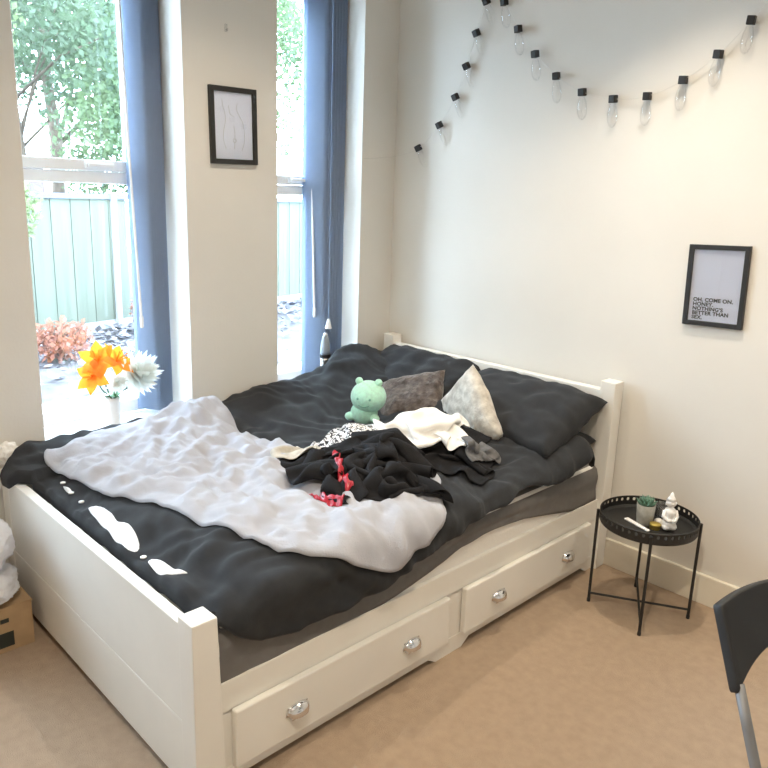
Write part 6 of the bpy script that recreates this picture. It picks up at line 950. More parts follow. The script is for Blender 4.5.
pl = thing('plush_toy', 'mint green round plush toy with small ears sitting behind the clothes heap', 'plush toy', (.56, -.70, .585))
face = Vector((.50, -.86, -.08)).normalized(); side = Vector((.86, .50, 0)).normalized(); hc = Vector((.575, -.69, .708))
bm = BM(); ball(bm, (.56, -.70, .632), .062, 3, (1.0, 1.0, .9)); obj('plush_body', bm, 'mint', pl, True)
bm = BM(); ball(bm, hc, .079, 4, (1.03, 1.0, .93)); obj('plush_head', bm, 'mint', pl, True)
for s in (-1, 1):
    bm = BM(); ball(bm, hc+side*s*.045+Vector((0, 0, .068)), .018, 2, (1, 1, 1)); obj('plush_ear', bm, 'mint', pl, True)
    bm = BM(); ball(bm, hc+face*.074+side*s*.028+Vector((0, 0, .012)), .006, 2); obj('plush_eye', bm, 'mintdark', pl, True)
    bm = BM(); ball(bm, Vector((.56, -.70, .62))+side*s*.055+face*.03, .026, 2, (1, 1, .8)); obj('plush_arm', bm, 'mint', pl, True)
bm = BM(); tube(bm, [hc+face*.075+side*(k*.008)+Vector((0, 0, -.020-.004*math.cos(k*.8))) for k in range(-3, 4)], .0022, 6); obj('plush_mouth', bm, 'mintdark', pl, True)

# ------------------------------------------------------------------ crumpled white cloth at the wall corner of the bed
bm = BM(); t = bmesh.new(); bmesh.ops.create_icosphere(t, subdivisions=4, radius=.042)
for v in t.verts:
    n = v.co.normalized(); v.co = Vector((v.co.x*.55, v.co.y*1.0, v.co.z*1.05))*(1+.35*noise.noise(n*2.3)+.2*noise.noise(n*5))+Vector((.034, -2.045, .592))
merge(bm, t); tag(obj('crumpled_tissue', bm, 'whitecloth', None, True), 'crumpled white tissue between the wall and the duvet corner above the box', 'tissue')

# ------------------------------------------------------------------ side table
TX, TY, TR, TZ = 1.727, -.259, .190, .405
tb = thing('side_table', 'round black metal tray side table in front of the skirting board', 'table', (TX, TY, 0))
rot = math.radians(209.2)
legs = [Vector((TX+TR*math.cos(rot+k*PI/2), TY+TR*math.sin(rot+k*PI/2), 0)) for k in range(4)]
for p in legs:
    bm = BM(); tube(bm, [p, p+Vector((0, 0, TZ))], .006, 10); lathe(bm, [(.007, 0), (.0075, .012), (.006, .014)], p, 10); obj('leg', bm, 'blackmetal', tb)
for a, b in ((0, 2), (1, 3)):
    dz = Vector((0, 0, .038+(.008 if a else 0))); bm = BM(); tube(bm, [legs[a]+dz, legs[b]+dz], .0048, 8); obj('stretcher', bm, 'blackmetal', tb)
bm = BM(); RT = .184
lathe(bm, [(.002, .365), (RT-.012, .365), (RT-.003, .369), (RT, .375), (RT, .394), (RT-.003, .394), (RT-.003, .377), (RT-.014, .3705), (.002, .3705)], (TX, TY, 0), 72, caps=False)
ringm = [(RT, .408), (RT+.001, .414), (RT-.003, .416), (RT-.004, .408)]
lathe(bm, ringm+[ringm[0]], (TX, TY, 0), 72, caps=False)
for k in range(44):                                          # pierced gallery: pointed oval openings between the uprights
    a = 2*PI*k/44; d = Vector((math.cos(a), math.sin(a), 0)); s = Vector((-d.y, d.x, 0)); c = Vector((TX, TY, 0))
    prof = [(.0125, .393), (.0078, .396), (.0066, .401), (.0085, .406), (.0125, .4095)]
    for r in (RT, RT-.003):
        vl = [bm.verts.new(c+d*r+s*w+Vector((0, 0, z))) for w, z in prof]; vr = [bm.verts.new(c+d*r-s*w+Vector((0, 0, z))) for w, z in prof]
        for i in range(4): bm.faces.new((vl[i], vl[i+1], vr[i+1], vr[i]))
obj('tray', bm, 'blackmetal', tb)
TT = .3708
# succulent
pt = thing('potted_succulent', 'small green succulent in a tapered grey concrete pot on the black side table', 'plant', (1.712, -.262, TT))
bm = BM(); lathe(bm, [(.002, 0), (.028, 0), (.030, .003), (.036, .082), (.033, .083), (.031, .072), (.002, .072)], pt.location, 28, caps=False); obj('plant_pot', bm, 'concrete', pt, True)
bm = BM(); lathe(bm, [(.002, .0745), (.0315, .0725)], pt.location, 20, caps=False); obj('potting_soil', bm, 'soil', pt)
bm = BM(); base = Vector(pt.location)+Vector((0, 0, .074))
for tier, (n, el, ln) in enumerate(((9, .35, .042), (8, .75, .038), (6, 1.1, .032), (4, 1.35, .024))):
    for k in range(n):
        a = 2*PI*(k+.5*tier)/n+rnd.uniform(-.15, .15); d = Vector((math.cos(a)*math.cos(el), math.sin(a)*math.cos(el), math.sin(el)))
        tube(bm, [base, base+d*ln*.45+Vector((0, 0, .002)), base+d*ln*.8+Vector((0, 0, .006)), base+d*ln+Vector((0, 0, .011))], [.004, .0075, .005, .0006], 7)
obj('succulent_leaves', bm, 'succulent', pt, True)
# seated figurine, rounded and faceless like the photo's glazed ornament
fg = thing('figurine', 'small white glazed seated figurine with a pointed topknot on the side table', 'ornament', (1.800, -.245, TT))
F = Vector(fg.location); fd = Vector((.7, -.71, 0)); fs = Vector((.71, .7, 0))
bm = BM(); ball(bm, F+Vector((0, 0, .024)), .027, 3, (1.0, 1.0, .86)); ball(bm, F+fs*.011+fd*.009+Vector((0, 0, .017)), .018, 2, (1, 1, .8)); ball(bm, F-fs*.011+fd*.009+Vector((0, 0, .017)), .018, 2, (1, 1, .8))
lathe(bm, [(.022, .025), (.020, .045), (.022, .062), (.023, .074), (.019, .086), (.010, .092), (.009, .098)], F, 20)
for s in (-1, 1): tube(bm, [F+fs*s*.021+Vector((0, 0, .08)), F+fs*s*.026+fd*.006+Vector((0, 0, .058)), F+fs*s*.014+fd*.023+Vector((0, 0, .046)), F+fd*.026+Vector((0, 0, .046))], [.0075, .0075, .007, .005], 8)
obj('figurine_body', bm, 'ceramic', fg, True)
bm = BM(); ball(bm, F+Vector((0, 0, .113)), .0195, 3, (.95, .95, 1.08))
ball(bm, F+fd*.0185+Vector((0, 0, .112)), .0035, 2)
for s in (-1, 1): ball(bm, F+fs*s*.018+Vector((0, 0, .109)), .0055, 2, (.6, .8, 1.5)); ball(bm, F+fs*s*.007+fd*.0165+Vector((0, 0, .117)), .0025, 2)
lathe(bm, [(.018, .122), (.013, .132), (.008, .139), (.0065, .146), (.0015, .154)], F, 16); obj('figurine_head', bm, 'ceramic', fg, True)
# tealight glass, gold tin, white lump, white stick
bm = BM(); lathe(bm, [(.002, 0), (.024, 0), (.027, .004), (.030, .062), (.0285, .062), (.0255, .006), (.002, .005)], (1.735, -.165, TT), 24, caps=False)
tag(obj('glass_tumbler', bm, 'clear', None, True), 'small clear glass standing behind the pot and the figurine', 'glass')
bm = BM(); lathe(bm, [(.001, 0), (.019, 0), (.020, .002), (.020, .013), (.021, .0135), (.021, .021), (.018, .0225), (.001, .0225)], (1.762, -.274, TT), 24, caps=False)
tag(obj('gold_tin', bm, 'gold', None, True), 'small round gold tin in front of the figurine', 'tin')
bm = BM(); lathe(bm, [(.001, 0), (.014, 0), (.017, .004), (.016, .016), (.010, .022), (.001, .023)], (1.752, -.225, TT), 20, caps=False)
tag(obj('wax_melt', bm, 'ceramic', None, True), 'small cream rounded lump between the gold tin and the pot', 'candle')
bm = BM(); box(bm, (-.062, -.011, 0), (.062, .011, .006), .0028)
for v in bm.verts: v.co.y *= (1 if v.co.x < .02 else .72)
o = obj('white_stick', bm, 'whitecard'); o.location = (1.702, -.300, TT+.0005); o.rotation_euler = (0, 0, math.radians(-20)); tag(o, 'flat white plastic stick lying at the front of the black tray', 'stick')

# ------------------------------------------------------------------ pictures
def picture(name, label, c, ax, w, h, ang, t=.018, border=.021):
    """ax: in-plane horizontal direction; the picture faces n = into the room"""
    ax = Vector(ax); n = Vector((1, 0, 0)) if abs(ax.y) > .5 else Vector((0, -1, 0)); R = Matrix.Rotation(ang, 3, n)
    ax = R @ ax; up = R @ Vector((0, 0, 1)); c = Vector(c)
    p = thing(name, label, 'picture', c)
    B = Matrix((ax, up, n)).transposed()
    def lb(bm, a, b, bev=0):
        t_ = bmesh.new(); box(t_, a, b, bev)
        for v in t_.verts: v.co = B @ v.co+c
        merge(bm, t_)
    bm = BM(); W, H = w/2, h/2
    lb(bm, (-W, -H, 0), (-W+border, H, t), .0015); lb(bm, (W-border, -H, 0), (W, H, t), .0015)
    lb(bm, (-W+border, -H, 0), (W-border, -H+border, t), .0015); lb(bm, (-W+border, H-border, 0), (W-border, H, t), .0015)
    obj('picture_frame', bm, 'blackframe', p)
    bm = BM(); lb(bm, (-W+border-.002, -H+border-.002, .004), (W-border+.002, H-border+.002, .008)); obj('print', bm, 'paper', p)
    bm = BM(); lb(bm, (-W+border-.001, -H+border-.001, .012), (W-border+.001, H-border+.001, .0135)); obj('picture_glass', bm, 'glass', p)
    return p, B, c
p1, B1, c1 = picture('framed_drawing', 'black framed pale line drawing hanging on the pier between the two windows', (0, -1.008, 1.856), (0, 1, 0), .236, .318, math.radians(1.0))
bm = BM()
def stroke(pts, r=.0008):
    tube(bm, [B1 @ Vector((x, y, .0086))+c1 for x, y in pts], r, 5)
def curve2(path): return [tuple(v) for v in smooth_path(path, 26)]
stroke(curve2([(-.055, .105), (-.050, .075), (-.042, .050), (-.040, .020), (-.050, -.02), (-.052, -.06), (-.040, -.095)]))
stroke(curve2([(.022, .095), (.018, .070), (.030, .045), (.048, .015), (.055, -.03), (.052, -.07), (.040, -.10)]))
stroke(curve2([(-.022, .085), (-.018, .055), (-.008, .044), (.004, .040)])); stroke(curve2([(.002, .0), (.006, -.03), (.005, -.055)]))
ballp = [(-.004, -.055), (.006, -.052), (.012, -.060), (.004, -.068), (-.004, -.060)]; stroke(curve2(ballp), .0012); stroke(curve2([(.004, -.07), (.002, -.095)]))
obj('line_drawing', bm, 'faintink', p1, label='faint grey line drawing of curves')
p2, B2, c2 = picture('framed_quote', 'black framed quote print hanging on the back wall above the side table', (1.7595, 0, 1.289), (1, 0, 0), .226, .309, math.radians(1.7), .018, .018)
for i, s in enumerate(('OH, COME ON,', 'HONEY,', 'NOTHING’S', 'BETTER THAN', 'SEX.')):
    cu = bpy.data.curves.new('lettering', 'FONT'); cu.body = s; cu.size = .0198; cu.offset = .0006; cu.extrude = .0003; cu.space_character = 1.04
    to = bpy.data.objects.new('lettering', cu); C.objects.link(to); bpy.context.view_layer.update()
    me = bpy.data.meshes.new_from_object(to.evaluated_get(bpy.context.evaluated_depsgraph_get())); bpy.data.objects.remove(to)
    for v in me.vertices: v.co = B2 @ (Vector((v.co.x*1.06-.081, v.co.y-.061-i*.0172, .0086+v.co.z)))+c2
    me.materials.clear(); me.materials.append(M['ink'])
    lo = bpy.data.objects.new('lettering', me); C.objects.link(lo); lo.parent = p2; lo.matrix_parent_inverse = Matrix.Translation(-p2.location)
bm = BM(); box(bm, (0, -1.040, 2.232), (.004, -1.028, 2.262), .0015); tube(bm, [(.004, -1.034, 2.240), (.012, -1.034, 2.236), (.014, -1.034, 2.244)], .0025, 6)
tag(obj('picture_hook', bm, 'clear'), 'tiny clear adhesive hook on the pier above the framed line drawing', 'hook')

# ------------------------------------------------------------------ string lights
CAPS = [(.189, 1.826), (.325, 1.932), (.419, 2.056), (.477, 2.189), (.526, 2.327), (.573, 2.455), (.676, 2.436), (.762, 2.315), (.862, 2.202), (.979, 2.103), (1.112, 2.029), (1.258, 1.993), (1.403, 1.994), (1.54, 2.042), (1.659, 2.12), (1.759, 2.22)]
sl = thing('string_lights', 'string of clear bulbs with black sockets looped across the back wall', 'string lights', (.62, -.02, 2.50))
YW = -.022
path = [(.012, -.235, 1.765), (.06, -.06, 1.785)]+[(x, YW, z) for x, z in CAPS[:6]]+[(.615, -.010, 2.505)]+[(x, YW, z) for x, z in CAPS[6:]]+[(1.86, YW, 2.33), (1.94, -.010, 2.44)]
def path3(path, n):
    m = len(path); out = []
    for k in range(n):
        s = k/(n-1)*(m-1); i = min(int(s), m-2); t = s-i
        P0, P1, P2, P3 = [Vector(path[max(0, min(m-1, j))]) for j in (i-1, i, i+1, i+2)]
        out.append(.5*((2*P1)+(P2-P0)*t+(2*P0-5*P1+4*P2-P3)*t*t+(3*P1-P0-3*P2+P3)*t**3))
    return out
bm = BM(); tube(bm, path3(path, 200), .0013, 6); obj('light_cable', bm, 'wire', sl)
for q in ((.615, 2.505), (1.94, 2.44)):
    bm = BM(); box(bm, (q[0]-.008, -.012, q[1]-.008), (q[0]+.008, 0, q[1]+.02), .003); obj('cable_clip', bm, 'rod', sl)
sock0 = bulb0 = fil0 = None
def socket_mesh():
    bm = BM(); box(bm, (-.0138, -.0138, -.016), (.0138, .0138, .014), .003); return bm
for i, (x, z) in enumerate(CAPS):
    if i <= 5: tx, ty = .35-.02*i, .35        # the steep run tips its bulbs outward along the cable
    else: tx, ty = .25*(1.25-x), .10
    rz = rnd.uniform(-.3, .3)
    R = Matrix.Rotation(ty, 4, 'X') @ Matrix.Rotation(-tx, 4, 'Y') @ Matrix.Rotation(rz, 4, 'Z')
    mtx = Matrix.Translation((x, YW-.004, z)) @ R
    if sock0 is None:
        sock0 = obj('socket', socket_mesh(), 'blackplastic', sl)
        bm = BM(); lathe(bm, [(.010, -.018), (.012, -.024), (.019, -.045), (.021, -.066), (.019, -.088), (.012, -.104), (.004, -.110), (.0008, -.111)], (0, 0, 0), 20, caps=False); bulb0 = obj('bulb', bm, 'bulb', sock0, True)
        bm = BM(); tube(bm, [(0, 0, -.02), (.003, 0, -.05), (-.003, 0, -.075), (0, 0, -.085)], .0012, 6); fil0 = obj('filament', bm, 'wire', sock0)
        for o in (bulb0, fil0): o.matrix_parent_inverse = Matrix.Identity(4)
        so, parts = sock0, ()
    else:
        so = sock0.copy(); C.objects.link(so); so.parent = sl
        for o in (bulb0, fil0):
            c = o.copy(); C.objects.link(c); c.parent = so; c.matrix_parent_inverse = Matrix.Identity(4)
    so.matrix_parent_inverse = Matrix.Identity(4); so.matrix_basis = Matrix.Translation(-sl.location) @ mtx

# ------------------------------------------------------------------ window sill things
vs = thing('vase', 'slim white vase on the sill of the window with the orange flowers', 'vase', (-.135, -1.553, ZS))
bm = BM(); lathe(bm, [(.002, 0), (.026, 0), (.029, .004), (.030, .04), (.030, .115), (.034, .135), (.032, .136), (.027, .115), (.026, .01), (.002, .008)], vs.location, 24, caps=False); obj('vase_body', bm, 'ceramic', vs, True)
bm = BM(); box(bm, (-.125, -1.53, ZS+.002), (-.10, -1.5285, ZS+.1), 0); bm.free()
def petal(bm, base, d, up, L, w, curl):
    s = d.cross(up).normalized(); n = 6; rows = []
    for i in range(n+1):
        t = i/n; ww = w*math.sin(min(1, t*1.02+.06)*PI)**.8
        c = base+d*L*t+up*(curl*L*(t*t))
        rows.append([c-s*ww-up*.15*ww, c, c+s*ww-up*.15*ww])
    grid(bm, rows)
def flower(name, label, c, kind, ax, R):
    f = thing(name, label, 'flower', c); c = Vector(c); ax = Vector(ax).normalized(); e = ax.orthogonal().normalized(); g = ax.cross(e)
    base = Vector((vs.location.x, vs.location.y, ZS+.03))+Vector((rnd.uniform(-.008, .008), rnd.uniform(-.008, .008), 0))
    bm = BM(); tube(bm, [base, base+Vector((0, 0, .09)), base.lerp(c, .6)+Vector((0, 0, .02)), c-ax*.004], [.003]*4, 7)
    for k in range(3):
        d = Vector((math.cos(k*2.3), math.sin(k*2.3), .4)).normalized(); petal(bm, base+Vector((0, 0, .105)), d, Vector((0, 0, 1)), .06, .012, -.1)
    obj('flower_stem', bm, 'stem', f, True)
    bm = BM()
    if kind == 'lily':
        for k in range(6):
            a = 2*PI*k/6+rnd.uniform(-.2, .2); d = (e*math.cos(a)+g*math.sin(a)+ax*.55).normalized(); petal(bm, c, d, ax, R, R*.27, -.35+rnd.uniform(-.1, .15))
        m = 'orange'
    else:
        for tier in range(6):
            n = 14-tier*2
            for k in range(n):
                a = 2*PI*(k+.5*tier)/n+rnd.uniform(-.1, .1); el = -.25+tier*.32
                d = (e*math.cos(a)*math.cos(el)+g*math.sin(a)*math.cos(el)+ax*math.sin(el)).normalized(); petal(bm, c+ax*.004*tier, d, ax, R*(1-.05*tier)*rnd.uniform(.9, 1.08), R*.19, .2)
        m = 'whitepetal'
    obj('petals', bm, m, f, True)
    if kind == 'lily':
        bm = BM()
        for k in range(5):
            a = 2*PI*k/5; d = (e*math.cos(a)*.35+g*math.sin(a)*.35+ax).normalized(); tube(bm, [c, c+d*R*.6], .0016, 5); ball(bm, c+d*R*.62, .004, 1)
        obj('stamen', bm, 'orange', f)
V0 = Vector((-.135, -1.553, .83))
flower('lily', 'orange lily bloom highest on the left of the sill vase', V0+Vector((.0, -.055, .030)), 'lily', (.55, -.35, .6), .105)
flower('lily', 'orange lily bloom in the centre of the sill vase leaning to the white bloom', V0+Vector((.02, .015, .025)), 'lily', (.6, .3, .6), .10)
flower('lily', 'small orange lily bloom drooping lowest at the left of the sill vase', V0+Vector((.02, -.085, -.025)), 'lily', (.5, -.7, .25), .095)
flower('chrysanthemum', 'large white chrysanthemum bloom on the right side of the sill vase', V0+Vector((.03, .095, -.045)), 'mum', (.7, .35, .5), .115)
flower('chrysanthemum', 'small white bloom tucked low in front of the orange lilies', V0+Vector((.045, .0, -.06)), 'mum', (.8, -.2, .3), .05)
bt = thing('bottle', 'grey tapered bottle with a black collar on the narrow window sill', 'bottle', (-.095, -.385, ZS))
bm = BM(); lathe(bm, [(.002, 0), (.026, 0), (.027, .003)]+[(.027-.0015*(k % 2), .01+k*.012) for k in range(13)]+[(.027, .168)], bt.location, 24); obj('bottle_base', bm, 'silver', bt, True)
bm = BM(); lathe(bm, [(.027, .168), (.030, .170), (.030, .186), (.027, .188)], bt.location, 24); obj('bottle_collar', bm, 'blackplastic', bt)
bm = BM(); lathe(bm, [(.027, .188), (.0265, .215), (.023, .25), (.016, .282), (.012, .290)], bt.location, 24); obj('bottle_body', bm, 'bottlegrey', bt, True)
bm = BM(); lathe(bm, [(.0115, .290), (.0115, .296), (.008, .303), (.002, .305)], bt.location, 16); obj('bottle_cap', bm, 'rod', bt, True)

# ------------------------------------------------------------------ chair
ch = thing('chair', 'black plastic chair with grey tube legs at the side of the bed', 'chair', (2.65, -1.40, 0))
fw = Vector((.83, -.55, 0)).normalized(); ac = Vector((.55, .83, 0)).normalized(); C0 = Vector((2.41, -1.44, 0))
def cp(a, f, z): return C0+ac*a+fw*f+Vector((0, 0, z))
Wc = .42
def lean(z): return (.80-z)*.62
bm = BM(); rows = []
for i in range(25):
    a = i/24; s = (a-.5)*2; bulge = -.05*(1-s*s)
    zt = .798+.016*(1-s*s); zb = .655+.060*(1-abs(s)**2.2)
    rows.append([cp(a*Wc, bulge+lean(zb+(zt-zb)*k/8), zb+(zt-zb)*k/8) for k in range(9)])
grid(bm, rows); o = obj('backrest', bm, 'blackplastic', ch, True); mod(o, 'SOLIDIFY', thickness=.024, offset=0); mod(o, 'BEVEL', width=.005, segments=2)
bm = BM(); rows = []
for i in range(21):
    f = i/20; rows.append([cp(.02+.38*k/14, .20+.40*f, .455-.012*math.sin(k/14*PI)*math.sin(f*PI)-(.02*f**6)) for k in range(15)])
grid(bm, rows); o = obj('seat', bm, 'blackplastic', ch, True); mod(o, 'SOLIDIFY', thickness=.02, offset=0); mod(o, 'BEVEL', width=.006, segments=2)
for a in (.014, Wc-.014):
    bm = BM(); tube(bm, [cp(a, lean(.67), .67), cp(a, lean(.60), .60), cp(a, lean(.44), .44), cp(a, lean(.2), .2), cp(a, lean(.0), 0)], .0105, 12); obj('leg', bm, 'greymetal', ch, True)
    bm = BM(); tube(bm, [cp(a, .58, .435), cp(a, .46, .43), cp(a, .26, .22), cp(a, .04, 0)], .0105, 12); obj('leg', bm, 'greymetal', ch, True)
bm = BM(); tube(bm, [cp(.014, lean(.30), .30), cp(Wc-.014, lean(.30), .30)], .008, 10); obj('stretcher', bm, 'greymetal', ch, True)

# ------------------------------------------------------------------ cardboard box and bags
bx = thing('cardboard_box', 'brown cardboard box on the carpet at the foot of the bed', 'box', (.21, -2.33, 0))
bm = BM(); box(bm, (.03, -2.56, 0), (.39, -2.118, .166), .003); obj('box_body', bm, 'cardboard', bx)
for x0_, x1_ in ((.028, .2085), (.2105, .392)):
    bm = BM(); box(bm, (x0_, -2.562, .1665), (x1_, -2.116, .1705), .001); obj('box_flap', bm, 'cardboard', bx)
bm = BM(); box(bm, (.185, -2.5625, .1708), (.235, -2.1155, .1714)); obj('parcel_tape', bm, 'tape', bx)
for a, b in (((.390, -2.245, .020), (.3912, -2.185, .075)), ((.390, -2.225, .112), (.3912, -2.197, .128)), ((.390, -2.27, .109), (.3912, -2.235, .125))):
    bm = BM(); box(bm, a, b, .0003); obj('box_print', bm, 'label', bx, label='black printed mark')
def bag(label, c, sc, seed):
    bm = BM(); t = bmesh.new(); bmesh.ops.create_icosphere(t, subdivisions=5, radius=1)
    for v in t.verts:
        n = v.co.normalized()
        d = 1+.16*noise.noise(n*1.7+Vector((seed, 0, 0)))-.10*abs(noise.noise(n*3.6+Vector((0, seed, 0))))+.06*noise.noise(n*8+Vector((0, 0, seed)))-.05*abs(noise.noise(n*13))
        p = Vector((n.x*sc[0], n.y*sc[1], n.z*sc[2]))*d
        if p.z < -sc[2]*.8: p.z = -sc[2]*.8
        v.co = p+Vector(c)
    merge(bm, t); return tag(obj('plastic_bag', bm, 'bag', None, True), label, 'bag', 'white plastic bags on the cardboard box')
bag('white plastic bag lying flat directly on the cardboard box', (.285, -2.268, .222), (.155, .145, .062), 2.0)
bag('upper white plastic bag heaped on the other bag by the footboard', (.265, -2.262, .375), (.135, .14, .115), 6.0)

# ------------------------------------------------------------------ garden
bm = BM(); box(bm, (-16, -9, -.35), (-TH-2.6, 14, -.12)); g = struct(obj('garden_ground', bm, 'soilground'))
bm = BM()
for i in range(4):
    for j in range(18): box(bm, (-TH-2.6+i*.65, -6+j*.65, -.25), (-TH-2.6+i*.65+.64, -6+j*.65+.64, -.10), .006)
struct(obj('patio', bm, 'patio'))
FA, FB = Vector((-5.15, -2.6, -.12)), Vector((-6.9, 5.4, -.12))
fd_ = (FB-FA).normalized(); fn = Vector((fd_.y, -fd_.x, 0)); FL = (FB-FA).length
fn = fn if fn.x > 0 else -fn
def fpt(s, d, z): return FA+fd_*s+fn*d+Vector((0, 0, z))
npan = 4; pw = FL/npan
Rf = Matrix((fd_, fn, Vector((0, 0, 1)))).transposed()
for k in range(npan):
    mid = fpt((k+.5)*pw, 0, 0)
    fo = thing('board_fence', ['vertical board fence panel partly hidden by the wide window jamb', 'grey green board fence panel seen through the wide window', 'grey green board fence panel behind the window pier', 'pale green board fence panel seen through the narrow window'][k], 'fence', mid, 'garden fence panels')
    bm = BM(); nb = 15
    for i in range(nb):
        a = -pw/2+.07+(pw-.14)*i/nb; b = a+(pw-.14)/nb-.006
        t = bmesh.new(); box(t, (a, -.012+(.008 if i % 2 else 0), .10), (b+.004, .012+(.008 if i % 2 else 0), 1.56), .002)
        merge(bm, t, Matrix.Translation(mid) @ Rf.to_4x4())
    obj('fence_boards', bm, 'fence', fo)
    bm = BM(); t = bmesh.new(); box(t, (-pw/2+.06, -.03, 1.56), (pw/2-.06, .05, 1.62), .004); merge(bm, t, Matrix.Translation(mid) @ Rf.to_4x4())
    obj('top_rail', bm, 'rail', fo)
    bm = BM(); t = bmesh.new(); box(t, (-pw/2+.06, -.02, 0), (pw/2-.06, .03, .10), .004); merge(bm, t, Matrix.Translation(mid) @ Rf.to_4x4())
    obj('gravel_board', bm, 'post', fo)
for k, lab in ((1, 'pale concrete fence post at the left of the wide window view'), (2, 'pale concrete fence post beside the blind in the wide window view'), (3, 'pale concrete fence post behind the narrow window'), (4, 'last concrete post of the garden fence')):
    s = {1: 2.48, 2: 3.82, 3: 5.4, 4: 8.1}[k]; bm = BM(); t = bmesh.new(); wd = .06 if k != 2 else .03; box(t, (-wd, -wd, 0), (wd, wd, 1.64), .01)
    merge(bm, t, Matrix.Translation(fpt(s, .05, 0)) @ Rf.to_4x4()); tag(obj('fence_post', bm, 'post'), lab, 'fence post', 'garden fence posts')
gw = thing('garden_wall', 'pale pink rendered wall rising behind the garden fence', 'wall', fpt(3.3, -2.2, 0))
bm = BM(); t = bmesh.new(); box(t, (-1.9, -.12, 0), (1.0, .12, 1.98), .005); merge(bm, t, Matrix.Translation(fpt(3.3, -2.2, 0)) @ Rf.to_4x4()); obj('wall_body', bm, 'pinkwall', gw)
bm = BM(); t = bmesh.new(); box(t, (-1.95, -.16, 1.98), (1.05, .16, 2.04), .006); merge(bm, t, Matrix.Translation(fpt(3.3, -2.2, 0)) @ Rf.to_4x4()); obj('coping', bm, 'post', gw)

def leafcloud(bm, c, rad, n, size, r):
    c = Vector(c)
    for _ in range(n):
        d = rdir(r); q = d*(r.random()**.45); p = c+Vector((q.x*rad[0], q.y*rad[1], q.z*rad[2]))
        a = rdir(r); s = a.orthogonal().normalized(); s = Matrix.Rotation(r.uniform(0, 6.28), 3, a) @ s; L = size*r.uniform(.6, 1.25)
        v = [bm.verts.new(p), bm.verts.new(p+a*L*.5+s*L*.30), bm.verts.new(p+a*L), bm.verts.new(p+a*L*.5-s*L*.30)]
        bm.faces.new(v)
def tree(label, base, h, clouds, leaf, nleaf, size, seed, trunk_r=.06):
    r = random.Random(seed); base = Vector(base)
    t = thing('tree', label, 'tree', base, 'trees beyond the fence')
    bm = BM(); top = base+Vector((r.uniform(-.3, .3), r.uniform(-.3, .3), h*.75))
    tube(bm, [base, base.lerp(top, .4)+Vector((.08, .1, 0)), base.lerp(top, .75), top], [trunk_r, trunk_r*.8, trunk_r*.5, trunk_r*.2], 10); obj('trunk', bm, 'bark', t, True)
    for (cx, cy, cz, *_r) in clouds[:6]:
        bm = BM(); s = base.lerp(top, r.uniform(.3, .7)); e = base+Vector((cx, cy, cz)); tube(bm, [s, s.lerp(e, .5)+Vector((0, 0, .15)), e], [trunk_r*.4, trunk_r*.25, trunk_r*.1], 7); obj('branch', bm, 'bark', t, True)
    bm = BM(); tot = sum(c[3]**2 for c in clouds)
    for (cx, cy, cz, rr) in clouds: leafcloud(bm, base+Vector((cx, cy, cz)), (rr, rr, rr*.8), int(nleaf*rr*rr/tot), size, r)
    obj('foliage', bm, leaf, t)
def ring(n, R, z, rr, seed):
    r = random.Random(seed); return [(R*math.cos(k*2*PI/n+r.random())*r.uniform(.4, 1), R*math.sin(k*2*PI/n+r.random())*r.uniform(.4, 1), z+r.uniform(-.5, .9), rr*r.uniform(.75, 1.2)) for k in range(n)]
tree('broad bluish green tree filling the wide window above the fence', (-8.4, .9, -.12), 5.6, ring(9, 1.9, 3.4, 1.0, 1)+ring(6, 1.6, 5.0, 1.0, 2), 'leaf2', 15000, .105, 11)
tree('bright yellow green tree at the left of the wide window', (-7.2, -.9, -.12), 4.6, ring(8, 1.3, 2.6, .75, 3)+ring(5, 1.1, 3.9, .8, 4), 'leaf3', 11000, .095, 12)
tree('light green tree seen through the narrow window', (-8.9, 4.6, -.12), 5.8, ring(9, 1.8, 3.4, .95, 5)+ring(7, 1.5, 5.0, .95, 6), 'leaf1', 15000, .105, 13)
tree('bright green bushy tree behind the fence between the two windows', (-7.9, 2.5, -.12), 3.4, ring(8, 1.2, 2.3, .75, 7)+ring(4, .8, 3.2, .7, 8), 'leaf1', 9000, .09, 14)
tree('dark bluish tree far behind the others', (-12.5, 3.0, -.12), 8.5, ring(10, 3.0, 4.6, 1.5, 9)+ring(8, 2.6, 6.8, 1.5, 10), 'leaf2', 12000, .18, 15, .15)
def shrub(name, label, base, rad, n, leaf, size, seed, cat='shrub', lift=None):
    r = random.Random(seed); base = Vector(base); t = thing(name, label, cat, base)
    bm = BM()
    for k in range(6): tube(bm, [base, base+Vector((r.uniform(-1, 1)*rad[0]*.3, r.uniform(-1, 1)*rad[1]*.3, rad[2])), base+Vector((r.uniform(-1, 1)*rad[0]*.7, r.uniform(-1, 1)*rad[1]*.7, rad[2]*1.7))], [.014, .010, .004], 6)
    obj('stems', bm, 'bark', t, True)
    bm = BM(); leafcloud(bm, base+Vector((0, 0, lift or rad[2]*1.1)), (rad[0], rad[1], rad[2] if not lift else .36), n, size, r); obj('foliage', bm, leaf, t)
shrub('climbing_shrub', 'pale green leafy shrub leaning over the fence at the left of the wide window', (-4.9, -.42, -.12), (.34, .34, .95), 1300, 'leaf3', .08, 21, lift=1.5)
shrub('red_shrub', 'low red orange leaved shrub at the foot of the garden fence', (-4.45, -.15, -.12), (.30, .30, .20), 800, 'redleaf', .07, 22)
shrub('red_shrub', 'small red leaved shrub beside the fence post near the wand of the blind', (-5.3, 1.25, -.12), (.25, .25, .28), 500, 'redleaf', .07, 23)
r = random.Random(5); bm = BM()
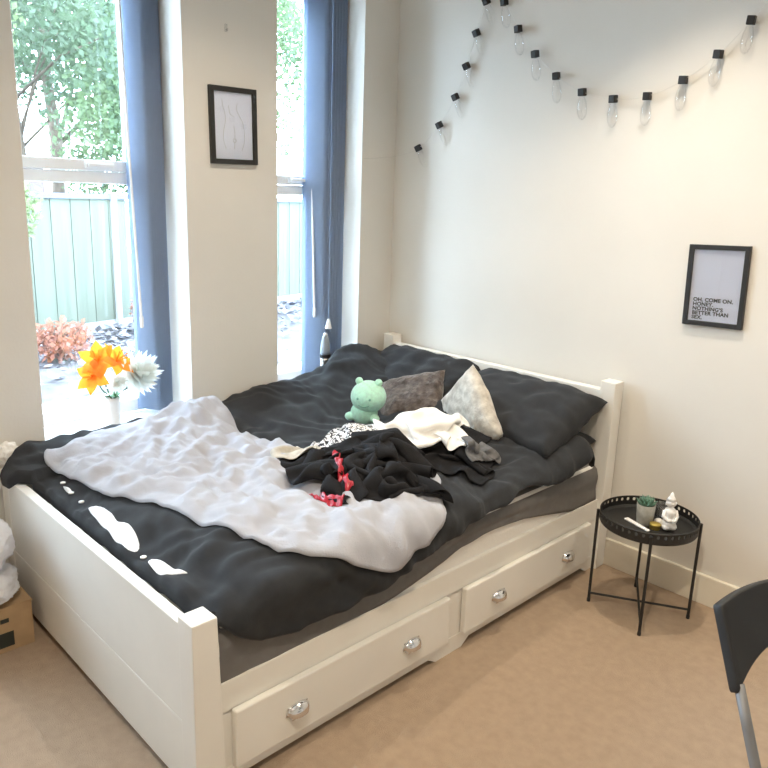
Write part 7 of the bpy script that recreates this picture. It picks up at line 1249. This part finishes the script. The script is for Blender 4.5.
for _ in range(2600):
    s = r.uniform(0, 8); d = abs(r.gauss(0, .8))+.05; p = fpt(s, d, .01+r.random()*.04)
    if p.x > -TH-2.65: continue
    a = Vector((r.uniform(-1, 1), r.uniform(-1, 1), r.uniform(-.2, .5))).normalized(); sd = a.cross(Vector((0, 0, 1))).normalized(); L = r.uniform(.05, .14)
    bm.faces.new([bm.verts.new(p), bm.verts.new(p+a*L*.5+sd*L*.35), bm.verts.new(p+a*L), bm.verts.new(p+a*L*.5-sd*L*.35)])
tag(obj('leaf_litter', bm, 'litter'), 'pale fallen leaves and rubble along the foot of the garden fence', 'leaf litter', kind='stuff')

# ------------------------------------------------------------------ light
sc = bpy.context.scene
w = bpy.data.worlds.new('sky'); sc.world = w; w.use_nodes = True; t = w.node_tree
bg = t.nodes['Background']; bg.inputs['Strength'].default_value = 23.0; bg.inputs['Color'].default_value = (.66, .83, 1.0, 1)
sun = bpy.data.lights.new('sun', 'SUN'); sun.energy = 1.0; sun.angle = .03; sun.color = (1, .96, .88)
so = bpy.data.objects.new('sun', sun); C.objects.link(so); so.rotation_euler = (Vector((-.62, .35, -.95))).to_track_quat('-Z', 'Y').to_euler()
def lamp(loc, power, r=.03, cone=105, col=(1.0, .86, .67)):      # recessed ceiling downlights, and one added fill spot
    l = bpy.data.lights.new('downlight_or_fill', 'SPOT'); l.shadow_soft_size = r; l.energy = power; l.color = col
    l.spot_size = math.radians(cone); l.spot_blend = .8
    o = bpy.data.objects.new('downlight_or_fill', l); C.objects.link(o); o.location = loc
lamp((1.68, -.62, 2.78), 72, cone=104); lamp((2.74, -.50, 2.78), 36, cone=100); lamp((.92, -1.2, 2.78), 44, cone=130); lamp((2.5, -2.7, 2.78), 105, cone=170)  # last spot is an added fill to brighten the window pier, no fitting there
for i, (a, b) in enumerate((W1, W2, W3)):                     # sampling portals in the window openings: they give no light of their own
    l = bpy.data.lights.new('window_portal', 'AREA'); l.shape = 'RECTANGLE'; l.size = ZT-ZS; l.size_y = b-a
    l.cycles.is_portal = True
    o = bpy.data.objects.new('window_portal', l); C.objects.link(o); o.location = (-.375, (a+b)/2, (ZS+ZT)/2); o.rotation_euler = (0, -PI/2, 0)

# ------------------------------------------------------------------ camera
cam = bpy.data.cameras.new('camera'); co = bpy.data.objects.new('camera', cam); C.objects.link(co)
yw, pi_, ro = math.radians(45.5284), math.radians(-13.8987), math.radians(1.8903)
f = Vector((-math.sin(yw)*math.cos(pi_), math.cos(yw)*math.cos(pi_), math.sin(pi_))); rt = Vector((math.cos(yw), math.sin(yw), 0)); up = rt.cross(f)
rt2 = math.cos(ro)*rt+math.sin(ro)*up; up2 = -math.sin(ro)*rt+math.cos(ro)*up
co.matrix_world = Matrix(((rt2.x, up2.x, -f.x, 2.8843), (rt2.y, up2.y, -f.y, -2.8828), (rt2.z, up2.z, -f.z, 1.5821), (0, 0, 0, 1)))
cam.sensor_width = 36; cam.sensor_fit = 'HORIZONTAL'; cam.lens = 36*736.44/768; cam.shift_x = 3.03/768; cam.shift_y = -5.62/768
cam.clip_start = .02; cam.clip_end = 200
sc.camera = co
sc.view_settings.view_transform = 'Standard'; sc.view_settings.look = 'None'; sc.view_settings.gamma = 1; sc.view_settings.use_curve_mapping = False
sc.view_settings.exposure = 0.30
sc.cycles.max_bounces = 10; sc.cycles.diffuse_bounces = 6; sc.cycles.transparent_max_bounces = 16
